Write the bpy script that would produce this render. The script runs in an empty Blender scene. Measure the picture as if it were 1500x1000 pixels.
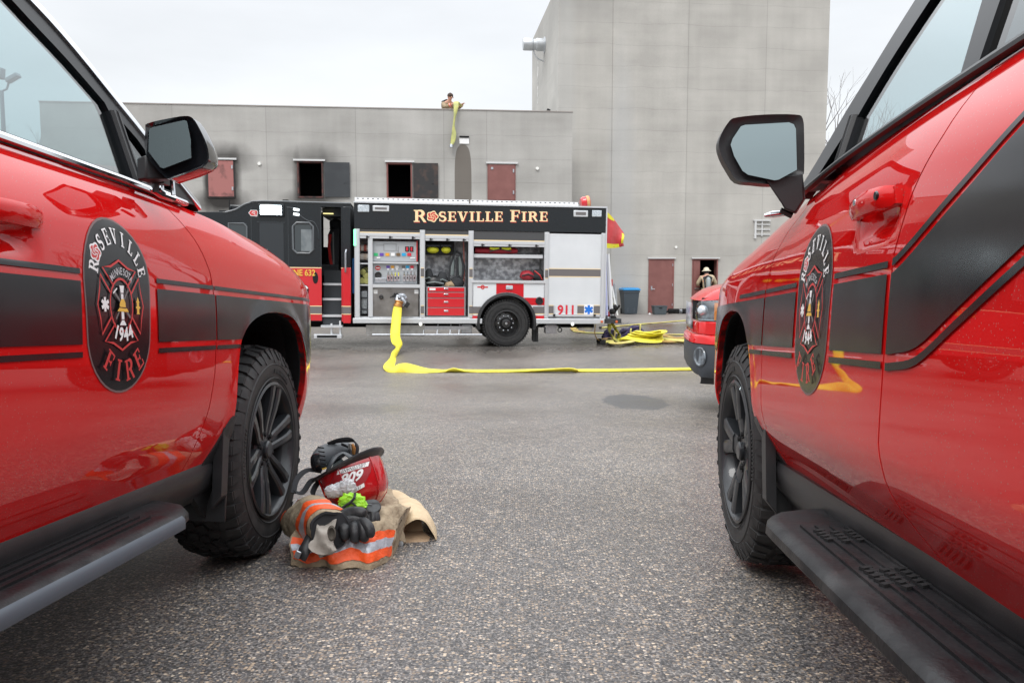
import bpy, bmesh, math, random
from mathutils import Vector, Matrix, noise
from mathutils.geometry import delaunay_2d_cdt, tessellate_polygon
random.seed(7)
PI = math.pi
scene = bpy.context.scene
COL = scene.collection

# ------------------------------------------------------------------ camera maths
F = 1200.0; TH = math.atan(104 / 1200); CAM = Vector((0, 0, 1.73))
def ray(u, v):
    a = (u - 750) / F; b = (500 - v) / F
    return Vector((a, math.cos(TH) + b * math.sin(TH), -math.sin(TH) + b * math.cos(TH)))
def at(u, v, Y):
    d = ray(u, v); return CAM + d * (Y / d.y)
def G(y):                                        # height of the sloping lot
    if y < -3: return 1.0393 + .0714 * 0
    if y < 7: return .593 - .0714 * (y - 3.25)
    if y < 16.1: return .0714 / (2 * 9.1) * (16.1 - y) ** 2
    return 0.0
def on_ground(u, v, h=0.0):
    d = ray(u, v); lo, hi = .5, 200.
    for i in range(60):
        m = (lo + hi) / 2
        if CAM.z + m * d.z > G(m * d.y) + h: lo = m
        else: hi = m
    return CAM + d * lo

# ------------------------------------------------------------------ materials
MATS = {}
def mat(name, col, rough=.5, metal=0., coat=0., spec=.5, nz=None, bump=None, emit=None, tr=None, r2=None):
    if name in MATS: return MATS[name]
    m = bpy.data.materials.new(name); m.use_nodes = True; nt = m.node_tree
    b = nt.nodes['Principled BSDF']
    b.inputs['Base Color'].default_value = (*col, 1); b.inputs['Roughness'].default_value = rough
    b.inputs['Metallic'].default_value = metal; b.inputs['Coat Weight'].default_value = coat
    b.inputs['Coat Roughness'].default_value = .04; b.inputs['Specular IOR Level'].default_value = spec
    if emit: b.inputs['Emission Color'].default_value = (*emit[0], 1); b.inputs['Emission Strength'].default_value = emit[1]
    if tr: b.inputs['Transmission Weight'].default_value = tr
    tc = nt.nodes.new('ShaderNodeTexCoord')
    def noise_(scale, detail=4, stretch=None):
        n = nt.nodes.new('ShaderNodeTexNoise'); n.inputs['Scale'].default_value = scale; n.inputs['Detail'].default_value = detail
        if stretch:
            mp = nt.nodes.new('ShaderNodeMapping'); mp.inputs['Scale'].default_value = stretch
            nt.links.new(tc.outputs['Object'], mp.inputs[0]); nt.links.new(mp.outputs[0], n.inputs['Vector'])
        else: nt.links.new(tc.outputs['Object'], n.inputs['Vector'])
        return n
    if nz:                                       # (scale, second colour, low, high[, stretch])
        n = noise_(nz[0], 5, nz[4] if len(nz) > 4 else None)
        r = nt.nodes.new('ShaderNodeValToRGB'); r.color_ramp.elements[0].position = nz[2]; r.color_ramp.elements[1].position = nz[3]
        r.color_ramp.elements[0].color = (*col, 1); r.color_ramp.elements[1].color = (*nz[1], 1)
        nt.links.new(n.outputs['Fac'], r.inputs[0]); nt.links.new(r.outputs[0], b.inputs['Base Color'])
    if r2:                                       # (scale, rough max)
        n = noise_(r2[0], 5); mr = nt.nodes.new('ShaderNodeMapRange')
        mr.inputs['From Min'].default_value = .35; mr.inputs['From Max'].default_value = .7
        mr.inputs['To Min'].default_value = rough; mr.inputs['To Max'].default_value = r2[1]
        nt.links.new(n.outputs['Fac'], mr.inputs[0]); nt.links.new(mr.outputs[0], b.inputs['Roughness'])
    if bump:                                     # (scale, strength, distance)
        n = noise_(bump[0], 4); bp = nt.nodes.new('ShaderNodeBump')
        bp.inputs['Strength'].default_value = bump[1]; bp.inputs['Distance'].default_value = bump[2]
        nt.links.new(n.outputs['Fac'], bp.inputs['Height']); nt.links.new(bp.outputs[0], b.inputs['Normal'])
    MATS[name] = m; return m

def paint_mat(name, col, dots=True, rough=.3, coat=1.):
    """gloss paint with clear coat, dried droplets and road film"""
    m = mat(name, col, rough, 0, coat, .0)
    nt = m.node_tree; b = nt.nodes['Principled BSDF']; tc = nt.nodes['Texture Coordinate']
    v = nt.nodes.new('ShaderNodeTexVoronoi'); v.inputs['Scale'].default_value = 165
    nt.links.new(tc.outputs['Object'], v.inputs['Vector'])
    n = nt.nodes.new('ShaderNodeTexNoise'); n.inputs['Scale'].default_value = 3.5; n.inputs['Detail'].default_value = 6
    nt.links.new(tc.outputs['Object'], n.inputs['Vector'])
    # droplets: small voronoi distance and only in some cells
    lt = nt.nodes.new('ShaderNodeMath'); lt.operation = 'LESS_THAN'; lt.inputs[1].default_value = .22
    nt.links.new(v.outputs['Distance'], lt.inputs[0])
    sp = nt.nodes.new('ShaderNodeSeparateColor'); nt.links.new(v.outputs['Color'], sp.inputs[0])
    ad = nt.nodes.new('ShaderNodeMath'); ad.operation = 'MULTIPLY'; nt.links.new(sp.outputs[0], ad.inputs[0]); nt.links.new(n.outputs['Fac'], ad.inputs[1])
    gt = nt.nodes.new('ShaderNodeMath'); gt.operation = 'GREATER_THAN'; gt.inputs[1].default_value = .29
    nt.links.new(ad.outputs[0], gt.inputs[0])
    mu = nt.nodes.new('ShaderNodeMath'); mu.operation = 'MULTIPLY'; nt.links.new(lt.outputs[0], mu.inputs[0]); nt.links.new(gt.outputs[0], mu.inputs[1])
    # road film, stronger low on the body
    se = nt.nodes.new('ShaderNodeSeparateXYZ'); nt.links.new(tc.outputs['Object'], se.inputs[0])
    mr = nt.nodes.new('ShaderNodeMapRange'); mr.inputs['From Min'].default_value = 1.0; mr.inputs['From Max'].default_value = .4
    mr.inputs['To Min'].default_value = 0; mr.inputs['To Max'].default_value = .13; nt.links.new(se.outputs['Z'], mr.inputs[0])
    m2 = nt.nodes.new('ShaderNodeMath'); m2.operation = 'MULTIPLY'; nt.links.new(mr.outputs[0], m2.inputs[0]); nt.links.new(n.outputs['Fac'], m2.inputs[1])
    m3 = nt.nodes.new('ShaderNodeMath'); m3.operation = 'MULTIPLY_ADD'; nt.links.new(mu.outputs[0], m3.inputs[0]); m3.inputs[1].default_value = .42 if dots else 0
    nt.links.new(m2.outputs[0], m3.inputs[2])
    mx = nt.nodes.new('ShaderNodeMix'); mx.data_type = 'RGBA'; mx.inputs['A'].default_value = (*col, 1); mx.inputs['B'].default_value = (.22, .17, .15, 1)
    nt.links.new(m3.outputs[0], mx.inputs['Factor']); nt.links.new(mx.outputs['Result'], b.inputs['Base Color'])
    cr = nt.nodes.new('ShaderNodeMapRange'); cr.inputs['To Min'].default_value = .012; cr.inputs['To Max'].default_value = .14
    nt.links.new(m3.outputs[0], cr.inputs[0]); nt.links.new(cr.outputs[0], b.inputs['Coat Roughness'])
    return m

def glass_mat(name, tint, gloss_min=.06, rough=0.):
    m = bpy.data.materials.new(name); m.use_nodes = True; nt = m.node_tree; nt.nodes.clear()
    o = nt.nodes.new('ShaderNodeOutputMaterial'); mx = nt.nodes.new('ShaderNodeMixShader')
    t = nt.nodes.new('ShaderNodeBsdfTransparent'); t.inputs[0].default_value = (*tint, 1)
    g = nt.nodes.new('ShaderNodeBsdfGlossy'); g.inputs['Roughness'].default_value = rough
    lw = nt.nodes.new('ShaderNodeLayerWeight'); lw.inputs[0].default_value = .5; f = nt.nodes.new('ShaderNodeMath'); f.operation = 'POWER'; f.inputs[1].default_value = 4.; nt.links.new(lw.outputs['Facing'], f.inputs[0])
    mr = nt.nodes.new('ShaderNodeMapRange'); mr.inputs['To Min'].default_value = gloss_min; mr.inputs['To Max'].default_value = 1
    nt.links.new(f.outputs[0], mr.inputs[0]); nt.links.new(mr.outputs[0], mx.inputs[0])
    nt.links.new(t.outputs[0], mx.inputs[1]); nt.links.new(g.outputs[0], mx.inputs[2]); nt.links.new(mx.outputs[0], o.inputs[0])
    MATS[name] = m; return m

RED = paint_mat('red_paint', (.54, .007, .007))
RED2 = paint_mat('red_paint_far', (.60, .012, .014), dots=False)
ERED = mat('engine_red', (.55, .012, .02), .25, 0, .6)
BLKDEC = mat('black_vinyl', (.008, .008, .010), .14, 0, 0, .38, r2=(5, .24))
FRM = mat('frame_black', (.006, .007, .009), .3, 0, 0, .22)
BLKP = mat('black_plastic', (.012, .0125, .014), .42, nz=(9, (.022, .022, .024), .4, .75), bump=(260, .25, .001))
BLKG = mat('black_gloss', (.008, .009, .011), .12, 0, .6)
ENGBLK = mat('engine_black', (.005, .008, .011), .18, 0, .2, .4, r2=(3, .34))
RUB = mat('tyre_rubber', (.013, .013, .014), .62, nz=(14, (.032, .031, .030), .45, .8), bump=(90, .3, .002))
RIMM = mat('charcoal_rim', (.024, .027, .031), .34, .35, .3, r2=(12, .55))
DARK = mat('dark_underbody', (.006, .006, .007), .9)
CHROME = mat('chrome', (.75, .77, .8), .12, 1.)
STEEL = mat('brushed_steel', (.55, .57, .6), .35, 1., nz=(20, (.4, .42, .45), .3, .7))
ALU = mat('aluminium_trim', (.62, .64, .66), .4, .55)
WHITE = mat('white_panel', (.66, .68, .70), .35, nz=(2, (.60, .62, .64), .3, .7))
WHT = mat('white_vinyl', (.8, .8, .8), .45)
REDV = mat('red_vinyl', (.55, .03, .03), .4)
GOLD = mat('gold_vinyl', (.75, .45, .06), .4)
CREAM = mat('cream_vinyl', (.85, .66, .38), .4)
BLUEV = mat('blue_vinyl', (.01, .16, .62), .4)
GREYV = mat('grey_vinyl', (.14, .13, .13), .4)
GREENV = mat('green_vinyl', (.03, .45, .16), .4)
PURPV = mat('purple_vinyl', (.13, .06, .4), .4)
GLS = glass_mat('tinted_glass', (.65, .78, .80), .13)
GLSD = glass_mat('dark_glass', (.10, .13, .14), .06)
GLSC = glass_mat('clear_plastic', (.85, .88, .9), .12)
MIR = mat('mirror_glass', (.24, .29, .30), .03, 1.)
FAB = mat('dark_fabric', (.03, .032, .036), .9)
INT = mat('interior_grey', (.10, .105, .11), .85)

# ------------------------------------------------------------------ mesh builder
class MB:
    def __init__(s): s.v = []; s.f = []; s.m = []; s.n = {}
    def add(s, vs, fs, mi=0):
        o = len(s.v); s.v += [Vector(p) for p in vs]
        for f in fs: s.f.append([i + o for i in f]); s.m.append(mi)
        return o
    def box(s, c, d, mi=0, rot=None):
        c = Vector(c); q = []
        for z in (-1, 1):
            for y in (-1, 1):
                for x in (-1, 1):
                    p = Vector((x * d[0] / 2, y * d[1] / 2, z * d[2] / 2))
                    if rot: p = rot @ p
                    q.append(c + p)
        s.add(q, [(0, 2, 3, 1), (4, 5, 7, 6), (0, 1, 5, 4), (2, 6, 7, 3), (0, 4, 6, 2), (1, 3, 7, 5)], mi)
    def b2(s, a, b, mi=0):
        s.box([(a[i] + b[i]) / 2 for i in range(3)], [abs(b[i] - a[i]) for i in range(3)], mi)
    def prism(s, poly, fn, d0, d1, mi=0):
        """poly in 2D, fn(x,y,d)->3D, extruded from depth d0 to d1"""
        n = len(poly)
        A = [fn(x, y, d0) for x, y in poly]; B = [fn(x, y, d1) for x, y in poly]
        tri = tessellate_polygon([[Vector((x, y, 0)) for x, y in poly]])
        fs = [tuple(t) for t in tri] + [tuple(i + n for i in reversed(t)) for t in tri]
        fs += [(i, (i + 1) % n, (i + 1) % n + n, i + n) for i in range(n)]
        s.add(A + B, fs, mi)
    def tube(s, pts, r, mi=0, n=8, caps=True):
        pts = [Vector(p) for p in pts]; rr = r if isinstance(r, (list, tuple)) else [r] * len(pts)
        rings = []; prev = None
        for i, p in enumerate(pts):
            t = (pts[min(i + 1, len(pts) - 1)] - pts[max(i - 1, 0)])
            if t.length < 1e-9: t = Vector((0, 0, 1))
            t.normalize()
            if prev is None:
                a = t.cross(Vector((0, 0, 1)))
                if a.length < .05: a = t.cross(Vector((1, 0, 0)))
            else: a = prev - t * prev.dot(t)
            a.normalize(); prev = a; b = t.cross(a)
            rings.append([p + (a * math.cos(2 * PI * k / n) + b * math.sin(2 * PI * k / n)) * rr[i] for k in range(n)])
        s.rings(rings, mi, caps)
    def rings(s, rings, mi=0, caps=True, closed=True):
        n = len(rings[0]); o = s.add([p for r in rings for p in r], [], mi)
        for i in range(len(rings) - 1):
            for k in range(n if closed else n - 1):
                a = o + i * n + k; b = o + i * n + (k + 1) % n
                s.f.append([a, b, b + n, a + n]); s.m.append(mi)
        if caps and closed:
            s.f.append([o + k for k in reversed(range(n))]); s.m.append(mi)
            s.f.append([o + (len(rings) - 1) * n + k for k in range(n)]); s.m.append(mi)
    def lathe(s, prof, org, ax, mi=0, n=40, a0=0, a1=2 * PI):
        """prof: list of (radius, along axis)"""
        ax = Vector(ax).normalized(); a = ax.orthogonal().normalized(); b = ax.cross(a); org = Vector(org)
        full = abs(a1 - a0 - 2 * PI) < 1e-6; m = n if full else n + 1
        rs = []
        for r, h in prof:
            rs.append([org + ax * h + (a * math.cos(a0 + (a1 - a0) * k / n) + b * math.sin(a0 + (a1 - a0) * k / n)) * r for k in range(m)])
        s.rings(rs, mi, caps=False, closed=full)
    def grid(s, fn, nu, nv, mi=0):
        o = s.add([fn(i / nu, j / nv) for i in range(nu + 1) for j in range(nv + 1)], [], mi)
        for i in range(nu):
            for j in range(nv):
                a = o + i * (nv + 1) + j
                s.f.append([a, a + 1, a + nv + 2, a + nv + 1]); s.m.append(mi)
    def build(s, name, mats, parent=None, smooth=35, bevel=None, solid=None, sub=None, fix=True):
        me = bpy.data.meshes.new(name); me.from_pydata([tuple(p) for p in s.v], [], s.f)
        if not isinstance(mats, (list, tuple)): mats = [mats]
        for m in mats: me.materials.append(m)
        me.polygons.foreach_set('material_index', s.m)
        if fix:
            bm = bmesh.new(); bm.from_mesh(me); bmesh.ops.remove_doubles(bm, verts=bm.verts, dist=1e-5)
            bmesh.ops.recalc_face_normals(bm, faces=bm.faces); bm.to_mesh(me); bm.free()
        if smooth is not None:
            me.polygons.foreach_set('use_smooth', [True] * len(me.polygons)); me.set_sharp_from_angle(angle=math.radians(smooth))
        me.update()
        o = bpy.data.objects.new(name, me); COL.objects.link(o)
        if parent is not None: o.parent = parent
        if solid:
            md = o.modifiers.new('s', 'SOLIDIFY'); md.thickness = solid; md.offset = 0
        if bevel:
            md = o.modifiers.new('b', 'BEVEL'); md.width = bevel; md.segments = 2; md.limit_method = 'ANGLE'; md.angle_limit = math.radians(40)
        if sub:
            md = o.modifiers.new('u', 'SUBSURF'); md.levels = sub; md.render_levels = sub
        return o

def tag(o, label=None, cat=None, group=None, kind=None):
    if label: o['label'] = label
    if cat: o['category'] = cat
    if group: o['group'] = group
    if kind: o['kind'] = kind
    return o
def empty(name, loc, label, cat, group=None, mtx=None):
    o = bpy.data.objects.new(name, None); COL.objects.link(o); o.empty_display_size = .2
    if mtx is not None: o.matrix_world = mtx
    else: o.location = loc
    return tag(o, label, cat, group)

def cr(pts, n=6, closed=False):
    """Catmull-Rom through points of any dimension"""
    P = [tuple(p) for p in pts]; out = []; m = len(P)
    rng = range(m) if closed else range(m - 1)
    for i in rng:
        p0 = P[(i - 1) % m] if closed or i > 0 else P[0]
        p1 = P[i]; p2 = P[(i + 1) % m]
        p3 = P[(i + 2) % m] if closed or i + 2 < m else P[-1]
        for k in range(n):
            t = k / n
            out.append(tuple(.5 * (2 * b + (c - a) * t + (2 * a - 5 * b + 4 * c - d) * t * t + (3 * b - a - 3 * c + d) * t ** 3) for a, b, c, d in zip(p0, p1, p2, p3)))
    if not closed: out.append(P[-1])
    return out
def interp(tab, x):
    """monotone smooth interpolation of a table"""
    if x <= tab[0][0]: return tab[0][1]
    if x >= tab[-1][0]: return tab[-1][1]
    n = len(tab)
    for i in range(n - 1):
        if x <= tab[i + 1][0]: break
    h = [tab[k + 1][0] - tab[k][0] for k in range(n - 1)]; d = [(tab[k + 1][1] - tab[k][1]) / h[k] for k in range(n - 1)]
    def m(k):
        if k == 0: return d[0]
        if k == n - 1: return d[-1]
        return 0 if d[k - 1] * d[k] <= 0 else 2 * d[k - 1] * d[k] / (d[k - 1] + d[k])
    t = (x - tab[i][0]) / h[i]
    return ((2 * t ** 3 - 3 * t * t + 1) * tab[i][1] + (t ** 3 - 2 * t * t + t) * h[i] * m(i) + (3 * t * t - 2 * t ** 3) * tab[i + 1][1] + (t ** 3 - t * t) * h[i] * m(i + 1))
def inpoly(x, y, P):
    c = False; j = len(P) - 1
    for i in range(len(P)):
        if (P[i][1] > y) != (P[j][1] > y) and x < (P[j][0] - P[i][0]) * (y - P[i][1]) / (P[j][1] - P[i][1]) + P[i][0]: c = not c
        j = i
    return c
def dens(P, step):
    out = []
    for i in range(len(P)):
        a = P[i]; b = P[(i + 1) % len(P)]; n = max(1, int(math.ceil(math.dist(a, b) / step)))
        out += [(a[0] + (b[0] - a[0]) * k / n, a[1] + (b[1] - a[1]) * k / n) for k in range(n)]
    return out
def segd(x, y, a, b):
    dx, dy = b[0] - a[0], b[1] - a[1]; L = dx * dx + dy * dy
    t = 0 if L == 0 else max(0, min(1, ((x - a[0]) * dx + (y - a[1]) * dy) / L))
    return math.hypot(x - a[0] - t * dx, y - a[1] - t * dy)
def panel(name, outline, mp, mats, parent, holes=(), step=.03, flange=.025, off=0., smooth=None):
    """sheet with outline and holes in (s,t), mapped by mp(s,t,off)->3D with exact normals and a folded edge"""
    loops = [dens(outline, step)] + [dens(h, step) for h in holes]
    pts = []; edges = []
    for L in loops:
        o = len(pts); pts += L; edges += [(o + i, o + (i + 1) % len(L)) for i in range(len(L))]
    xs = [p[0] for p in loops[0]]; ys = [p[1] for p in loops[0]]
    nb = len(pts); x0 = math.floor(min(xs) / step) * step; y0 = math.floor(min(ys) / step) * step
    segs = [(pts[a], pts[b]) for a, b in edges]
    x = x0
    while x < max(xs):
        y = y0
        while y < max(ys):
            if inpoly(x, y, loops[0]) and not any(inpoly(x, y, h) for h in loops[1:]) and min(segd(x, y, a, b) for a, b in segs) > step * .35: pts.append((x, y))
            y += step
        x += step
    vs, es, fs, _, _, _ = delaunay_2d_cdt([Vector(p) for p in pts], edges, [], 0, 1e-6)
    fs = [f for f in fs if (lambda c: inpoly(c[0], c[1], loops[0]) and not any(inpoly(c[0], c[1], h) for h in loops[1:]))((sum(vs[i][0] for i in f) / 3, sum(vs[i][1] for i in f) / 3))]
    V = [mp(p[0], p[1], off) for p in vs]; N = []
    e = .004
    for p in vs:
        a = mp(p[0] + e, p[1], off) - mp(p[0] - e, p[1], off); b = mp(p[0], p[1] + e, off) - mp(p[0], p[1] - e, off)
        n = a.cross(b).normalized(); w = mp(p[0], p[1], off + .01) - mp(p[0], p[1], off)
        if n.dot(w) < 0: n = -n
        N.append(n)
    F2 = []
    for f in fs:
        a, b, c = (V[i] for i in f[:3]); F2.append(list(f) if (b - a).cross(c - a).dot(N[f[0]]) > 0 else list(reversed(f)))
    if flange:
        for L in loops:
            o = len(V); n = len(L); cx = [mp(x, y, off) for x, y in L]; dx = [mp(x, y, off - flange) for x, y in L]
            for i in range(n):
                j = (i + 1) % n; k = len(V); V += [cx[i], cx[j], dx[j], dx[i]]
                nn = (cx[j] - cx[i]).cross(dx[i] - cx[i]); nn = nn.normalized() if nn.length > 1e-9 else Vector((0, 0, 1))
                N += [nn] * 4; F2.append([k, k + 1, k + 2, k + 3])
    me = bpy.data.meshes.new(name); me.from_pydata([tuple(v) for v in V], [], F2)
    for m in (mats if isinstance(mats, (list, tuple)) else [mats]): me.materials.append(m)
    me.polygons.foreach_set('use_smooth', [True] * len(me.polygons)); me.update()
    me.normals_split_custom_set_from_vertices([tuple(n) for n in N])
    o = bpy.data.objects.new(name, me); COL.objects.link(o); o.parent = parent
    return o

def skin_obj(name, nodes, edges, m, parent, sub=2, root=0):
    """nodes: list of (pos, radius)"""
    me = bpy.data.meshes.new(name); me.from_pydata([tuple(p) for p, r in nodes], edges, []); me.materials.append(m)
    o = bpy.data.objects.new(name, me); COL.objects.link(o)
    if parent is not None: o.parent = parent
    md = o.modifiers.new('skin', 'SKIN'); md.use_smooth_shade = True
    for i, (p, r) in enumerate(nodes):
        sv = me.skin_vertices[0].data[i]; rr = r if isinstance(r, tuple) else (r, r); sv.radius = rr; sv.use_root = (i == root)
    s = o.modifiers.new('sub', 'SUBSURF'); s.levels = sub; s.render_levels = sub
    return o

# ------------------------------------------------------------------ lettering
_tc = {}
def text_tris(txt, bold=0.0):
    key = (txt, bold)
    if key in _tc: return _tc[key]
    cu = bpy.data.curves.new('t', 'FONT'); cu.body = txt; cu.size = 1.39; cu.align_x = 'CENTER'; cu.resolution_u = 3; cu.offset = bold
    o = bpy.data.objects.new('t', cu); COL.objects.link(o); dg = bpy.context.evaluated_depsgraph_get()
    me = bpy.data.meshes.new_from_object(o.evaluated_get(dg)); vs = [(v.co.x, v.co.y) for v in me.vertices]; fs = [tuple(p.vertices) for p in me.polygons]
    bpy.data.objects.remove(o); bpy.data.curves.remove(cu); bpy.data.meshes.remove(me)
    _tc[key] = (vs, fs); return vs, fs
def arc(cx, cy, rx, ry, a0, a1, n=10): return [(cx + rx * math.cos(math.radians(a0 + (a1 - a0) * k / n)), cy + ry * math.sin(math.radians(a0 + (a1 - a0) * k / n))) for k in range(n + 1)]
def stroke(P, w, closed=False):
    """polyline -> list of quads; w number or function of index fraction"""
    Q = []; n = len(P); L = []; R = []
    for i in range(n):
        a = P[(i - 1) % n] if closed else P[max(i - 1, 0)]; b = P[(i + 1) % n] if closed else P[min(i + 1, n - 1)]
        dx, dy = b[0] - a[0], b[1] - a[1]; l = math.hypot(dx, dy) or 1; ww = (w(i / (n - 1)) if callable(w) else w) / 2
        L.append((P[i][0] - dy / l * ww, P[i][1] + dx / l * ww)); R.append((P[i][0] + dy / l * ww, P[i][1] - dx / l * ww))
    for i in range(n if closed else n - 1):
        j = (i + 1) % n; Q.append([L[i], R[i], R[j], L[j]])
    return Q
def rect(x0, y0, x1, y1): return [(x0, y0), (x1, y0), (x1, y1), (x0, y1)]
def serif(c):
    """slab-serif capitals: list of polygon groups and advance"""
    s = .09; T = .2; g = []
    if c == 'I': g = [[rect(.12, s, .12 + T, 1 - s)], [rect(0, 0, .44, s)], [rect(0, 1 - s, .44, 1)]]; w = .44
    elif c == 'L': g = [[rect(.1, s, .3, 1 - s)], [rect(0, 0, .66, s)], [rect(.57, s, .66, .3)], [rect(0, 1 - s, .42, 1)]]; w = .66
    elif c in 'EF':
        g = [[rect(.1, s, .3, 1 - s)], [rect(0, 1 - s, .68, 1)], [rect(.59, .72, .68, 1 - s)], [rect(.3, .46, .5, .46 + s)], [rect(.5, .36, .57, .65)]]
        g += [[rect(0, 0, .7, s)], [rect(.61, s, .7, .3)]] if c == 'E' else [[rect(0, 0, .42, s)]]; w = .7
    elif c == 'V': g = [[[(.1, 1 - s), (.32, 1 - s), (.5, .28), (.42, 0), (.36, 0)]], [[(.42, 0), (.5, .28), (.68, 1 - s), (.78, 1 - s), (.5, 0)]], [rect(0, 1 - s, .4, 1)], [rect(.56, 1 - s, .88, 1)]]; w = .88
    elif c == 'R': g = [[rect(.1, s, .3, 1 - s)], [rect(0, 0, .4, s)], [rect(0, 1 - s, .3, 1)], stroke([(.3, .955)] + arc(.42, .73, .22, .225, 90, -90) + [(.3, .505)], lambda t: .1 + .12 * math.sin(PI * t)), [[(.4, .46), (.58, .5), (.82, s), (.86, 0), (.66, 0), (.62, s)]]]; w = .86
    elif c == 'S': g = [stroke(arc(.33, .73, .23, .22, 35, 270, 10) + arc(.33, .27, .24, .235, 90, -145, 10)[1:], lambda t: .1 + .1 * math.sin(PI * t)), [rect(.49, .7, .56, .98)], [rect(.06, .02, .13, .3)]]; w = .64
    elif c == 'O': g = [stroke(arc(.42, .5, .33, .44, 0, 360, 20), .17)]; w = .84
    else: g = []; w = .4
    return g, w
class Decal:
    """flat coloured shapes laid on a surface, each shape a hair above the one before"""
    def __init__(s, mp, base=.002, inc=.00025): s.mp = mp; s.mb = MB(); s.l = base; s.inc = inc; s.mats = []
    def mi(s, m):
        if m not in s.mats: s.mats.append(m)
        return s.mats.index(m)
    def poly(s, P, m, step=None):
        if step: P = dens(P, step)
        tri = tessellate_polygon([[Vector((x, y, 0)) for x, y in P]])
        s.mb.add([s.mp(x, y, s.l) for x, y in P], [tuple(t) for t in tri], s.mi(m)); s.l += s.inc
    def area(s, P, m, sx=3., sy=3.):
        """convex polygon cut into small cells so that it follows a curved surface"""
        x = min(p[0] for p in P); x1 = max(p[0] for p in P)
        def yr(x):
            h = []
            for i in range(len(P)):
                a, b = P[i], P[(i + 1) % len(P)]
                if a[0] != b[0] and min(a[0], b[0]) - 1e-9 <= x <= max(a[0], b[0]) + 1e-9: h.append(a[1] + (b[1] - a[1]) * (x - a[0]) / (b[0] - a[0]))
            return (min(h), max(h)) if h else (0, 0)
        nx = max(1, int((x1 - x) / sx)); C_ = [yr(x + 1e-6 + (x1 - x - 2e-6) * i / nx) for i in range(nx + 1)]; ny = max(1, int(max(b - a for a, b in C_) / sy))
        g = [[s.mp(x + (x1 - x) * i / nx, C_[i][0] + (C_[i][1] - C_[i][0]) * j / ny, s.l) for j in range(ny + 1)] for i in range(nx + 1)]
        s.mb.rings(g, s.mi(m), closed=False); s.l += s.inc
    def quads(s, Q, m):
        for q in Q: s.mb.add([s.mp(x, y, s.l) for x, y in q], [tuple(range(len(q)))], s.mi(m))
        s.l += s.inc
    def text(s, txt, cx, cy, h, m, sx=1., bold=0., rot=0.):
        vs, fs = text_tris(txt, bold); c, n = math.cos(rot), math.sin(rot)
        s.mb.add([s.mp(cx + (x * sx * c - (y - .5) * n) * h, cy + (x * sx * n + (y - .5) * c) * h, s.l) for x, y in vs], fs, s.mi(m)); s.l += s.inc
    def arctext(s, txt, cx, cy, R, a0, a1, h, m, sx=1., bold=0., ry=None, inward=False, fn=None):
        ry = ry or R; n = len(txt)
        for i, ch in enumerate(txt):
            a = math.radians(a0 + (a1 - a0) * (i / (n - 1) if n > 1 else 0)); x = cx + R * math.cos(a); y = cy + ry * math.sin(a)
            tx, ty = -R * math.sin(a), ry * math.cos(a)
            if not inward: tx, ty = -tx, -ty
            r = math.atan2(ty, tx)
            if fn: fn(s, ch, x, y, h, m, sx, r)
            else: s.text(ch, x, y, h, m, sx, bold, r); s.l -= s.inc
        s.l += s.inc
    def build(s, name, parent, fix=False):
        o = s.mb.build(name, s.mats, parent, smooth=None, fix=False)
        return o
def serif_at(d, ch, x, y, h, m, sx, r):
    g, w = serif(ch); c, n = math.cos(r), math.sin(r)
    for grp in g:
        d.quads([[(x + ((px - w / 2) * sx * c - (py - .5) * n) * h, y + ((px - w / 2) * sx * n + (py - .5) * c) * h) for px, py in q] for q in grp], m)
    d.l -= d.inc * len(g) * .75
def rose(d, cx, cy, r, m1, m2):
    """rose emblem standing for the O"""
    d.poly([(cx + r * (1 + .1 * math.cos(5 * a)) * math.cos(a), cy + r * (1 + .1 * math.cos(5 * a)) * math.sin(a) * .95) for a in [2 * PI * k / 30 for k in range(30)]], m1)
    d.poly([(cx + r * .84 * (1 + .1 * math.cos(5 * a)) * math.cos(a), cy + r * .84 * (1 + .1 * math.cos(5 * a)) * math.sin(a) * .9) for a in [2 * PI * k / 30 for k in range(30)]], m2)
    for k in range(5):
        a = 2 * PI * k / 5 + .3
        d.quads(stroke([(cx + r * q * math.cos(a + w), cy + r * q * math.sin(a + w)) for q, w in ((.8, 0), (.65, .55), (.45, 1.0), (.3, 1.7))], r * .1), m1)
    d.quads(stroke([(cx + r * .22 * math.cos(a), cy + r * .22 * math.sin(a)) for a in [2 * PI * k / 9 for k in range(9)]], r * .09), m1)
def star_of_life(d, cx, cy, r, m, sx=1.):
    for k in range(3):
        a = math.radians(60 * k); c, n = math.cos(a), math.sin(a)
        d.poly([(cx + (x * c - y * n) * sx, cy + x * n + y * c) for x, y in rect(-r * .27, -r, r * .27, r)], m)
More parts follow.
